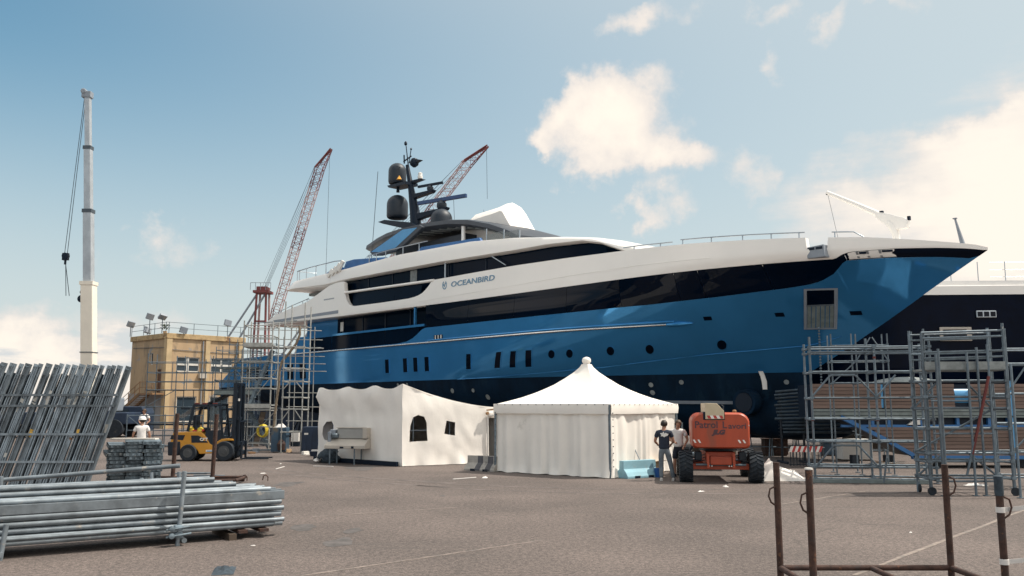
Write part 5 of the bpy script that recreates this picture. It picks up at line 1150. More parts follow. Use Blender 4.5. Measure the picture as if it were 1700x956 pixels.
# striped barrier board and clutter seen below the bow
bb = thing('striped_barrier', 'red and white striped barrier board below the bow', 'barrier', gp(1311, 776))
q0 = gp(1311, 776); d_ = q0.y; wpx = 1/FPX*d_*1.0
for i in range(12):
    x = i*.095; mb = MB(); mb.prism([(x, .42+.12), (x+.095, .42+.12), (x+.175, .62+.12), (x+.08, .62+.12)], lambda a, b: (a, 0, b), lambda a, b: (a, .02, b)); mb.build('stripe', 'sign_red' if i % 2 else 'sign_white', bb)
for i in range(11): rod(bb, 'bar', (.05+.11*i, .02, .05), (.05+.11*i, .02, .54), .014, 'black_steel', 6)
rod(bb, 'rail', (0, .02, .1), (1.2, .02, .1), .018, 'black_steel', 6)
def clutter(x, y, w, h_, dep, m, name, label, cat, part='body'):
    t = thing(name, label, cat, gp(x, y)); mb = MB(); mb.box(-w/2, w/2, 0, dep, .05, h_); mb.build(part, m, t, bevel=.02)
    mb = MB(); mb.box(-w/2+.05, w/2-.05, .05, dep-.05, 0, .05); mb.build('skid', 'bark', t); mb = MB(); mb.box(-w/2-.02, w/2+.02, -.02, dep+.02, h_, h_+.04); mb.build('lid', m, t); return t
clutter(1425, 765, 1.2, .8, .8, 'sign_white', 'white_cabinet', 'white cabinet on the ground below the bow', 'cabinet')
clutter(1290, 757, 1.0, .7, .6, 'rust', 'rusty_bin', 'rusty bin in the shade below the bow', 'bin')
clutter(1384, 757, .8, .55, .5, 'cabinet_blue', 'tool_chest', 'blue-grey tool chest below the bow', 'chest')
for i, (x, y, h_) in enumerate(((1265, 757, 1.2), (1300, 758, 1.3), (1345, 759, 1.2), (1405, 762, 1.1), (1450, 764, 1.0))):
    tr = thing('trestle', ORD[i]+' low steel trestle from the left in the shade below the bow', 'trestle', gp(x, y), 0, 'trestles below the bow')
    for a in (-.5, .5): rod(tr, 'leg', (a-.15, -.2, 0), (a, 0, h_), .025, 'galv', 8); rod(tr, 'leg', (a+.15, .2, 0), (a, 0, h_), .025, 'galv', 8)
    rod(tr, 'top_bar', (-.7, 0, h_), (.7, 0, h_), .03, 'galv', 8); rod(tr, 'stretcher', (-.6, -.1, .4), (.6, -.1, .4), .02, 'galv', 8)
wrk = thing('offcut_heap', 'heap of pale offcuts and boards on the ground beyond the scaffold', 'offcuts', gp(1500, 776))
for i in range(9): mb = MB(); a = random.uniform(0, 3); mb.bar((random.uniform(-1.2, 1.2), random.uniform(-.4, .4), .03+.02*i), (random.uniform(-1.2, 1.2), random.uniform(-.4, .4), .05+.02*i), .14, .025); mb.build('board', 'foam' if i % 2 else 'timber', wrk)

# ================================================================== navy yacht behind
def navy_yacht():
    Y = 47.0; zz = lambda y: at(850, y, Y).z
    c = Vector((at(1215, 672, Y).x, Y, 0)); t = thing('navy_yacht', 'dark navy yacht with white top behind the blue yacht\'s bow', 'yacht', c, R(-4))
    z0, z1, z2 = 1.2, zz(508), zz(487); L = 44
    def bx_(u, w): s = min(1, u/7.0); return 4.2*(1-(1-s)**2.2)*(.55+.45*min(1, max(0, (w-1.2)/2.2))**.5)
    mb = MB(); rows = [[(u, -bx_(u, z0+(z1-z0)*k/9), z0+(z1-z0)*k/9) for k in range(10)] for u in [L*i/70 for i in range(71)]]; mb.grid(rows)
    mb.grid([[(u, 4.2, z) for z in (z0, z1)] for u in (0, L)]); mb.build('hull', 'navy_hull', t, smooth=50)
    mb = MB(); rows = [[(u, -bx_(u, z1)+o, z) for o, z in ((-.02, z1), (-.01, z1+(z2-z1)*.62), (.06, z1+(z2-z1)*.66), (.1, z2), (.5, z2+.02), (.6, z1))] for u in [L*i/70 for i in range(71)]]; mb.grid(rows); bwk = mb.build('bulwark', 'boat_white', t, smooth=30)
    mb = MB(); mb.box(.3, L, -3.4, 3.4, z1-.1, z1); mb.build('deck', 'boat_white', t)
    loc = lambda x, y: (at(x, y, Y-4.2).x-c.x, z0)
    for x, y, w, h_ in ((1629, 525, .95, .36), (1716, 525, .95, .36)):
        p = at(x, y, Y-4.0); u = p.x-c.x; mb = MB(); mb.box(u-w/2, u+w/2, -4.29, -4.2, p.z-h_/2, p.z+h_/2); f = mb.build('window', 'rail_steel', t, bevel=.04)
        for k in range(3): blk(f, 'pane', (u-w/3+.02+(w/3-.013)*k, -4.295, p.z), (w/3-.08, .02, h_-.12), 'dark_glass')
    for x in (1577, 1620, 1663, 1700): p = at(x, 486, Y-3.9); rod(bwk, 'stanchion', (p.x-c.x, -4.0, z2-.05), (p.x-c.x, -4.0, z2+.95), .022, 'rail_steel', 8)
    for dz in (.2, .55, .92): rod(bwk, 'life_line', (12, -4.0, z2+dz), (L-10, -4.0, z2+dz), .008, 'rail_steel', 6)
    p = at(1585, 566, Y-4.2); mb = MB(); u = p.x-c.x
    mb.box(u-.75, u+.75, -4.32, -4.2, p.z-.05, p.z+.62); hw = mb.build('hatch_frame', 'unit_beige', t, bevel=.03); blk(hw, 'hatch_opening', (u-.05, -4.33, p.z+.3), (1.1, .02, .4), 'dark_glass')
    for x in (6, 14, 22): mb = MB(); mb.box(x, x+1.2, -1, 1, 0, z0+.1); mb.build('keel_support', 'bark', t)
navy_yacht()

# ================================================================== yellow building
def building():
    c = Vector((-32.6, 82, 0)); rz = math.atan2(.74, .67)
    t = thing('yellow_building', 'weathered ochre building with flat railed roof and floodlights', 'building', c, rz)   # local x: along the right face, local y: to the back left
    W_, D_, Hh = 8.0, 7.4, 8.95; ov = .16
    def wall(name, L, holes, mapf, m):
        mb = MB(); plate(mb, [(0, 0), (L, 0), (L, Hh-.5), (0, Hh-.5)], holes, mapf, .3, 2.5); return mb.build(name, m, t)
    rect = lambda a, b, z0, z1: [(a, z0), (b, z0), (b, z1), (a, z1)]
    wr = [(1.0, 3.35, 5.35, 6.75), (4.55, 6.9, 5.35, 6.75), (1.2, 3.2, .6, 3.0), (4.6, 6.6, .6, 3.0)]
    w1 = wall('wall', W_, [rect(*w) for w in wr], lambda a, b, d: (a, d, b), 'stucco')
    wl = [(2.75, 3.35, 6.05, 7.2), (.9, 1.75, 3.35, 5.55), (2.9, 4.0, 2.6, 3.1), (5.2, 6.3, 2.6, 3.1)]
    w2 = wall('wall', D_, [rect(*w) for w in wl], lambda a, b, d: (d, a, b), 'stucco')
    for wset, mp, par in ((wr, lambda a, b, d: (a, d, b), w1), (wl, lambda a, b, d: (d, a, b), w2)):
        for i, (a, b, z0, z1) in enumerate(wset):
            if par is w2 and i == 1:
                mb = MB(); mb.prism([(a, z0), (b, z0), (b, z1), (a, z1)], lambda p, q: mp(p, q, .1), lambda p, q: mp(p, q, .16)); dr = mb.build('door', 'door_brown', par); continue
            mb = MB(); mb.prism([(a, z0), (b, z0), (b, z1), (a, z1)], lambda p, q: mp(p, q, .14), lambda p, q: mp(p, q, .17)); gl = mb.build('window', 'window_dark', par)
            bars = [(a, b, z0, z0+.08), (a, b, z1-.08, z1), (a, a+.08, z0, z1), (b-.08, b, z0, z1)]
            if b-a > 1.5 and z0 > 3: bars += [((a+b)/2-.12, (a+b)/2+.12, z0, z1), (a, b, (z0+z1)/2-.1, (z0+z1)/2+.1)]
            if b-a > .8 or z0 > 5:
                for (p0, p1, q0, q1) in bars: mb = MB(); mb.prism([(p0, q0), (p1, q0), (p1, q1), (p0, q1)], lambda p, q: mp(p, q, .08), lambda p, q: mp(p, q, .139)); mb.build('frame_bar', 'window_white', gl)
    mb = MB(); mb.box(.3, W_, D_-.3, D_, 0, Hh-.5); mb.box(W_-.3, W_, .3, D_-.3, 0, Hh-.5); mb.build('back_wall', 'stucco', t)
    mb = MB(); mb.box(-ov, W_+ov, -ov, D_+ov, Hh-.5, Hh); rf = mb.build('roof', 'cornice', t, bevel=.04)
    for x in (0.0, 3.9, 7.5): mb = MB(); mb.box(x-.02 if x else -.08, x+.45, -.12, .0, 0, Hh-.5); mb.build('pilaster', 'pilaster', w1)
    mb = MB(); mb.box(-.12, -.002, .0, .4, 0, Hh-.5); mb.build('pilaster', 'pilaster', w2)
    mb = MB(); mb.box(-.05, -.001, .45, D_, 0, 3.3); mb.build('plinth_render', 'stucco_grey', w2)
    for x in (3.6, 7.2): rod(w1, 'drain_pipe', (x, -.1, .3), (x, -.1, Hh-.6), .06, 'grey_paint', 8)
    rod(w1, 'wall_cable', (.5, -.05, 7.4), (7.8, -.05, 7.25), .025, 'cable', 6); rod(w2, 'wall_cable', (-.05, .5, 7.6), (-.05, 7, 7.8), .025, 'cable', 6)
    for a, b in ((1.4, 5.0), (5.0, 5.1), (3.9, 7.6)): blk(w1, 'wall_unit', (a+2.2, -.22, b), (.7, .35, .5), 'unit_beige') if b < 5.05 else None
    pts = [(x, -.2) for x in (0, 2.5, 5, 7.5)]+[(-.2, y) for y in (.0, 2.3, 4.6, 7.2)]
    for x, y in pts: rod(rf, 'rail_post', (x-.0, y, Hh), (x, y, Hh+1.05), .03, 'galv', 6)
    for z in (.5, 1.02): rod(rf, 'rail', (-.2, -.2, Hh+z), (8, -.2, Hh+z), .025, 'galv', 6); rod(rf, 'rail', (-.2, -.2, Hh+z), (-.2, 7.2, Hh+z), .025, 'galv', 6)
    for x, y, z, a in ((-.3, 7.3, 1.25, .4), (-.3, 3.2, 1.75, .3), (-.3, .6, 1.55, .9), (-.3, 3.6, .45, -.3), (1.4, -.3, .35, .2), (6.0, -.3, 1.35, .0)):
        mb = MB(); mb.box(-.36, .36, -.12, .12, -.3, .3); f = mb.build('floodlight', 'grey_paint', rf, bevel=.04); f.location = (x, y, Hh+z); f.rotation_euler = (a, .2, 0)
        rod(rf, 'lamp_post', (x, y, Hh), (x, y, Hh+z-.2), .04, 'galv', 6)
    # timber landing and stairs on the left face
    sl = MB(); sl.box(-1.3, -.13, -.2, 2.6, 3.15, 3.3); st = sl.build('landing', 'timber', w2)
    mb = MB(); mb.bar((-.75, 2.6, 3.2), (-.75, 7.2, .9), 1.0, .3, up=(1, 0, 0)); mb = MB()
    mb.bar((-1.25, 2.6, 3.2), (-1.25, 6.4, 1.55), .08, .3); mb.bar((-.25, 2.6, 3.2), (-.25, 6.4, 1.55), .08, .3); mb.build('stair_stringer', 'timber', st)
    for k in range(9): blk(st, 'stair_tread', (-.75, 2.8+.42*k, 3.1-.183*k), (1.0, .34, .06), 'timber')
    for y in (0, 1.3, 2.5): rod(st, 'rail_post', (-1.25, y, 3.3), (-1.25, y, 4.4), .035, 'timber', 6)
    for y in (3.5, 4.8, 6.2): rod(st, 'rail_post', (-1.25, y, 3.25-.434*(y-2.6)), (-1.25, y, 4.3-.434*(y-2.6)), .035, 'timber', 6)
    for dz in (.55, 1.05): rod(st, 'rail', (-1.25, -.1, 3.3+dz), (-1.25, 2.5, 3.3+dz), .03, 'timber', 6); rod(st, 'rail', (-1.25, 2.5, 3.3+dz), (-1.25, 6.2, 1.75+dz), .03, 'timber', 6)
    mb = MB(); mb.box(.9, 1.3, -.9, -.3, 8.95, 9.0); pl = thing('roof_plant', 'small green potted plant on the ochre building roof', 'plant', c+Matrix.Rotation(rz, 3, 'Z') @ Vector((.5, 1.6, Hh)))
    mb = MB(); mb.lathe([(.15, 0), (.2, .3), (.17, .3), (.15, .28)], (0, 0, 0), 12); mb.build('pot', 'cardboard', pl); mb = MB()
    for i in range(60):
        a, b_, r_ = random.uniform(0, 6.28), random.uniform(.2, 1.3), random.uniform(.1, .5); p = Vector((math.cos(a)*r_, math.sin(a)*r_, .3+.6*math.sin(b_))); q = Vector((random.uniform(-.15, .15), random.uniform(-.15, .15), random.uniform(.0, .2))); s = q.orthogonal().normalized()*.06
        mb.add([p-s, p+s, p+q], [(0, 1, 2)])
    lf = mb.build('leaves', 'leaf', pl, norm=False); lf['kind'] = 'stuff'
building()

# ================================================================== cranes
def telescopic():
    Y = 60.0; b = Vector((at(147, 672, Y).x, Y, 0)); t = thing('telescopic_crane', 'pale telescopic crane boom raised beyond the leaning planks', 'crane', b)
    P = lambda x, y, dy=0: at(x, y, Y+dy)-b
    segs = [(147.5, 668, 147.5, 470, .84, 'crane_white'), (147.3, 470, 147.0, 350, .60, 'crane_grey'), (147, 350, 146.6, 245, .50, 'crane_grey'), (146.6, 245, 146, 158, .40, 'crane_grey')]
    for x0, y0, x1, y1, w, m in segs:
        p, q = P(x0, y0), P(x1, y1); mb = MB(); mb.bar(p, q, w, w*.9, up=(0, 1, 0)); s = mb.build('boom_section', m, t, bevel=.06); mb = MB(); mb.bar(q-Vector((0, 0, .15)), q+Vector((0, 0, .1)), w*1.12, w*1.02, up=(0, 1, 0)); mb.build('collar', 'cable' if m != 'crane_white' else 'crane_white', s)
    q = P(147.4, 585); mb = MB(); mb.bar(q-Vector((0, 0, .03)), q+Vector((0, 0, .03)), .9, .85, up=(0, 1, 0)); mb.build('joint_band', 'cable', t)
    for y in (520, 530, 545, 560): q = P(138.3, y); mb = MB(); mb.bar(q-Vector((0, 0, .12)), q+Vector((0, 0, .12)), .12, .3, up=(0, 1, 0)); mb.build('cable_guide', 'cable', t)
    mb = MB(); q0, q1 = P(138.5, 665), P(139, 500); mb.bar(q0, q1, .14, .5, up=(0, 1, 0)); mb.build('luff_rail', 'grey_paint', t)
    for x, y, r_ in ((135.5, 496, .26), (137, 485, .15)): q = P(x, y); mb = MB(); mb.lathe([(r_*.7, -.15), (r_, -.1), (r_, .1), (r_*.7, .15)], q, 14, 'y'); mb.build('winch_reel', 'mast_black', t, smooth=40)
    q = P(146, 156); mb = MB(); mb.box(q.x-.35, q.x+.3, q.y-.25, q.y+.25, q.z-.3, q.z+.15); mb.lathe([(.12, -.3), (.2, -.28), (.2, .28), (.12, .3)], (q.x-.22, q.y, q.z+.15), 12, 'y'); hdd = mb.build('boom_head', 'grey_paint', t, bevel=.03)
    for dx in (-2, 1.5): rod(t, 'hoist_rope', P(142+dx*.6, 158), P(110+dx*1.3, 420), .022, 'cable', 6)
    hk = P(109, 426); mb = MB(); mb.box(hk.x-.2, hk.x+.2, hk.y-.12, hk.y+.12, hk.z-.25, hk.z+.25); mb.lathe([(.05, -.16), (.22, -.15), (.22, .15), (.05, .16)], (hk.x, hk.y, hk.z+.05), 14, 'y'); mb.cyl((hk.x, hk.y, hk.z-.25), (hk.x, hk.y, hk.z-.55), .08, n=8); hb_ = mb.build('hook_block', 'mast_black', t, smooth=40)
    rod(hb_, 'sling', P(109, 438), P(109.5, 491), .025, 'cable', 6); rod(hb_, 'sling', P(109, 438), P(115, 491), .025, 'cable', 6)
    rod(t, 'tag_line', P(155, 560), P(159, 640), .015, 'cable', 6)
    # carrier, hidden by the planks
    mb = MB(); mb.box(-6.5, 3.2, -1.2, 1.4, .9, 1.7); ca = mb.build('carrier', 'container_navy', t, bevel=.08)
    mb = MB(); mb.box(-8.3, -6.5, -1.2, 1.4, .8, 2.9); mb.build('driver_cab', 'container_navy', ca, bevel=.15); mb = MB(); mb.box(-1.6, 1.9, -1.1, 1.3, 1.75, 2.7); mb.build('slewing_house', 'grey_paint', ca, bevel=.1)
    for x in (-7, -4.6, -1.2, .6, 2.4):
        for y in (-1.15, 1.3): mb = MB(); mb.lathe([(.3, -.2), (.6, -.2), (.62, 0), (.6, .2), (.3, .2)], (x, y, .62), 20, 'y'); mb.build('wheel', 'rubber', ca, smooth=40)
telescopic()
def lattice_crane(label, Y, base, knee, tip, wpx, tower, apex, segcol, hook):
    b = Vector((at(base[0], 672, Y).x, Y, 0)); t = thing('lattice_crane', label, 'crane', b, 0, 'red and white lattice cranes')
    P = lambda x, y, dy=0: at(x, y, Y+dy)-b
    w = wpx/FPX*Y
    def truss(p, q, w0, w1, n, m, name, par):
        mb = MB(); d = (q-p).normalized(); sx = d.cross(Vector((0, 1, 0))).normalized(); sy = Vector((0, 1, 0)); r_ = .055*w/1.2+.012
        cor = lambda k, i: p.lerp(q, k)+(sx*i[0]+sy*i[1])*((w0+(w1-w0)*k)/2)
        C4 = ((-1, -1), (1, -1), (1, 1), (-1, 1))
        for i in C4: mb.cyl(cor(0, i), cor(1, i), r_, n=6)
        for k in range(n):
            for j in range(4):
                a, c = C4[j], C4[(j+1) % 4]; mb.cyl(cor(k/n, a if k % 2 else c), cor((k+1)/n, c if k % 2 else a), r_*.55, n=4); mb.cyl(cor(k/n, a), cor(k/n, c), r_*.5, n=4)
        o = mb.build(name, m, par); o['kind'] = 'stuff'; return o
    p0, p1, p2 = P(*base), P(*knee), P(*tip); N_ = len(segcol); bo = None
    for i, m in enumerate(segcol):
        a, c = p0.lerp(p1, i/N_), p0.lerp(p1, (i+1)/N_); truss(a, c, w*(.55 if i == 0 else 1), w, 4, m, 'boom_section', t)
    truss(p1, p2, w, w*.25, 4, 'crane_red', 'boom_head', t)
    q = P(knee[0]-wpx*.6, knee[1]-3); truss(q, p2, w*.12, w*.2, 3, 'crane_red', 'head_strut', t)
    rod(t, 'hoist_rope', p2+Vector((-.2, 0, -.2)), P(*hook), .028, 'cable', 6)
    for k in range(4): rod(t, 'luffing_rope', P(apex[0]+k*1.5, apex[1]), P(knee[0]-wpx*.6-1+k*.9, knee[1]-4+k*6), .022, 'cable', 6)
    rod(t, 'luffing_rope', P(apex[0]-4, apex[1]), P(knee[0]-wpx*.6, knee[1]-5), .02, 'cable', 6)
    # A-frame and slewing house on a tower
    ax = P(*apex); zt = P(*tower).z
    for dx, dy, m in ((-.9, -.8, 'crane_red'), (.9, -.8, 'crane_red'), (-.9, .8, 'crane_pale'), (.9, .8, 'crane_pale')):
        rod(t, 'a_frame_leg', ax+Vector((dx*.7, dy, -.1)), Vector((ax.x+dx*1.0, dy*1.3, zt-6)), .16, m, 8)
    for z in (.35, .62): rod(t, 'a_frame_tie', ax+Vector((-.8, -.9, (zt-6-ax.z)*z)), ax+Vector((.8, -.9, (zt-6-ax.z)*z)), .12, 'crane_red', 8)
    for dx in (-1, 1.2): rod(t, 'back_stay', ax+Vector((dx*.5, -.6, -.3)), Vector((ax.x-7.6+dx, -1, zt-7)), .14, 'grey_paint', 8)
    mb = MB(); mb.box(ax.x-1.1, ax.x+1.1, -1.2, 1.2, ax.z-.45, ax.z-.1); mb.box(ax.x-.7, ax.x+.7, -.9, .9, ax.z-.1, ax.z+.45); mb.build('apex_platform', 'crane_red', t)
    for dx in (-1.4, -.7, 0, .7, 1.4): rod(t, 'platform_post', ax+Vector((dx, -1.35, -.1)), ax+Vector((dx, -1.35, .9)), .04, 'grey_paint', 6)
    rod(t, 'platform_rail', ax+Vector((-1.4, -1.35, .9)), ax+Vector((1.4, -1.35, .9)), .04, 'grey_paint', 6)
    mb = MB(); mb.box(ax.x-5, ax.x+3.5, -2, 2, zt-8.5, zt-5.5); mb.build('slewing_house', 'crane_pale', t)
    mb = MB(); mb.cyl((ax.x, 0, 0), (ax.x, 0, max(.5, zt-8.5)), 1.7, n=20); mb.build('tower', 'crane_red', t, smooth=40)
    return t
lattice_crane('red and white lattice crane left of the yacht with its winch frame in view', 120.0, (449, 548), (531, 280), (550, 247), 13, (440, 560), (437, 482), ['crane_red', 'crane_pale', 'crane_pale', 'crane_pale', 'crane_red', 'crane_pale', 'crane_pale', 'crane_red'], (541, 455))
lattice_crane('red and white lattice crane jib showing behind the radar mast', 120.0, (560, 556), (776, 272), (810, 242), 15, (540, 575), (530, 510), ['crane_red', 'crane_pale', 'crane_red', 'crane_pale', 'crane_pale', 'crane_red', 'crane_pale', 'crane_pale'], (809, 330))

# ================================================================== forklift
def forklift():
    t = thing('forklift', 'yellow and black forklift parked beside the stair tower', 'forklift', gp(346, 764), R(3))   # local x forward
    def wheel(x, y, r, w):
        mb = MB(); mb.lathe([(r*.55, -w/2), (r*.93, -w/2), (r, -w*.3), (r, w*.3), (r*.93, w/2), (r*.55, w/2)], (x, y, r), 26, 'y'); o = mb.build('wheel', 'rubber', t, smooth=40)
        mb = MB(); mb.lathe([(r*.1, -w/2-.01), (r*.3, -w/2-.012), (r*.5, -w/2+.05), (r*.56, -w/2-.004)], (x, y, r), 20, 'y'); mb.build('rim', 'rim_grey', o, smooth=40)
    for y in (-.56, .56): wheel(-.62, y, .33, .26); wheel(.78, y, .39, .32)
    body = [(-1.35, .35), (-1.38, .62), (-1.30, .95), (-1.25, 1.12), (-.2, 1.16), (.05, .95), (.18, .70), (.3, .62), (.42, .62), (.42, .3), (-.2, .28), (-.3, .45), (-.95, .45), (-1.0, .35)]
    mb = MB(); mb.prism(body, lambda a, b: (a, -.58, b), lambda a, b: (a, .58, b)); bd = mb.build('body', 'cat_yellow', t, bevel=.03)
    mb = MB(); mb.prism([(-1.42, .22), (-1.45, .75), (-.95, .78), (-.93, .5), (-1.0, .22)], lambda a, b: (a, -.6, b), lambda a, b: (a, .6, b)); mb.build('counterweight', 'black_steel', t, bevel=.05)
    mb = MB(); mb.prism([(-1.36, .86), (-1.30, 1.02), (-.78, 1.02), (-.86, .82)], lambda a, b: (a, -.592, b), lambda a, b: (a, -.575, b)); mb.build('vent_panel', 'black_steel', bd)
    mb = MB(); mb.prism([(-.52, .72), (-.55, 1.0), (-.28, 1.0), (-.02, .88), (.12, .72)], lambda a, b: (a, -.592, b), lambda a, b: (a, -.575, b)); lp = mb.build('logo_panel', 'black_steel', bd)
    text_obj('logo_lettering', 'CAT', .15, 'sign_white', lp, lambda a, b, d: (-.20+a, -.596-d, .80+b), sx=1.0, ext=.003, bold=.008)
    mb = MB(); mb.prism([(-.07, .795), (.03, .795), (-.02, .87)], lambda a, b: (a, -.604, b), lambda a, b: (a, -.60, b)); mb.build('logo_mark', 'cat_yellow', lp)
    mb = MB(); mb.box(.05, .32, -.586, -.58, .36, .44); mb.build('sticker', 'sign_white', bd); mb = MB(); mb.box(.08, .29, -.589, -.5865, .375, .41); mb.build('sticker_band', 'drum_blue', bd)
    fen = [(.36, .45), (.38, .62), (.48, .76), (.66, .86), (.85, .88), (1.08, .86), (1.1, .8), (.9, .8), (.68, .76), (.54, .66), (.48, .5), (.46, .42)]
    for y0, y1 in ((-.64, -.36), (.36, .64)): mb = MB(); mb.prism(fen, lambda a, b: (a, y0, b), lambda a, b: (a, y1, b)); mb.build('fender', 'cat_yellow', t, bevel=.015)
    mb = MB(); mb.box(.42, 1.0, -.35, .35, .3, .8); mb.build('front_frame', 'black_steel', t, bevel=.02)
    mb = MB(); mb.prism([(.0, .95), (.16, .62), (.5, .62), (.62, .85), (.62, 1.2), (.0, 1.2)], lambda a, b: (a, -.57, b), lambda a, b: (a, -.53, b)); mb.build('door_panel', 'black_steel', t)
    # cab frame
    for y in (-.5, .5):
        for a, b in (((-.72, y, 1.16), (-.52, y, 2.14)), ((.08, y, 1.12), (.05, y, 2.2)), ((.66, y, .85), (.5, y, 2.2))): mb = MB(); mb.bar(a, b, .07, .09); mb.build('cab_post', 'black_steel', t)
        mb = MB(); mb.bar((-.55, y, 2.17), (.56, y, 2.2), .09, .08); mb.build('roof_rail', 'black_steel', t)
    for x in (-.5, -.25, 0, .25, .5): mb = MB(); mb.bar((x, -.5, 2.2), (x, .5, 2.2), .07, .05); mb.build('roof_bar', 'black_steel', t)
    for x in (-.4, -.1, .3): mb = MB(); mb.box(x-.08, x+.08, -.54, -.44, 2.225, 2.28); mb.build('roof_lamp', 'scaf_red', t)
    mb = MB(); mb.box(.12, .56, -.505, -.495, 1.25, 2.1); mb.build('door_glass', 'clear_glass', t)
    mb = MB(); mb.add([(-1.15, -.45, 1.75), (-1.15, .45, 1.75), (-.5, .45, 2.15), (-.5, -.45, 2.15)], [(0, 1, 2, 3)]); mb = MB(); mb.prism([(-1.18, 1.68), (-.5, 2.12), (-.5, 2.15), (-1.19, 1.71)], lambda a, b: (a, -.5, b), lambda a, b: (a, .5, b)); mb.build('rear_window_flap', 'clear_glass', t)
    mb = MB(); mb.box(-.5, -.05, -.25, .25, 1.16, 1.3); mb.box(-.62, -.45, -.25, .25, 1.2, 1.8); mb.build('seat', 'black_steel', t, bevel=.05)
    mb = MB(); mb.tube([(.42+.06*math.cos(a), .2*math.sin(a), 1.5+.18*math.cos(a)) for a in [R(20*i) for i in range(19)]], .015, 6); mb.build('steering_wheel', 'black_steel', t)
    mb = MB(); mb.lathe([(.09, 0), (.1, .06), (.08, .14), (.02, .18)], (-.62, -.35, 1.16), 12); mb.build('beacon', 'hose_yellow', t, smooth=40)
    mb = MB(); mb.lathe([(.14, 0), (.12, .06), (.11, .12), (.03, .17)], (-.25, -.4, 1.16), 14); mb.build('hard_hat', 'hose_yellow', t, smooth=40)
    mb = MB(); mb.box(-.55, -.3, -.45, -.3, 1.16, 1.21); mb.box(-.18, -.1, -.5, -.35, 1.16, 1.24); mb.build('red_rag', 'sign_red', t)
    # mast
    for y in (-.42, -.26, .26, .42): mb = MB(); mb.box(1.0 if abs(y) > .3 else 1.14, 1.14 if abs(y) > .3 else 1.26, y-.06, y+.06, .12, 3.05); mb.build('mast_channel', 'black_steel', t)
    for z in (.4, 1.6, 2.96): mb = MB(); mb.box(1.02, 1.22, -.4, .4, z, z+.12); mb.build('mast_crossbar', 'black_steel', t)
    for y in (-.14, .14): rod(t, 'lift_cylinder', (1.08, y, .2), (1.08, y, 2.7), .05, 'black_steel', 10)
    for y in (-.3, .3): rod(t, 'tilt_cylinder', (.55, y, .6), (1.02, y, 1.0), .04, 'black_steel', 8)
    for z in (.22, .62): mb = MB(); mb.box(1.28, 1.34, -.62, .62, z, z+.14); mb.build('fork_carriage', 'black_steel', t)
    for x in (-.55, -.2, .2, .55): rod(t, 'backrest_bar', (1.31, x, .6), (1.31, x, 1.55), .022, 'black_steel', 6)
    mb = MB(); mb.box(1.29, 1.33, -.6, .6, 1.52, 1.58); mb.build('backrest_top', 'black_steel', t)
    for y in (-.35, .35): mb = MB(); mb.box(1.34, 1.40, y-.07, y+.07, .08, .75); mb.box(1.4, 2.45, y-.07, y+.07, .06, .11); mb.build('fork', 'black_steel', t)
    mb = MB(); mb.box(1.2, 1.26, -.5, -.44, 2.35, 2.45); mb.build('mast_lamp', 'sign_white', t)
forklift()

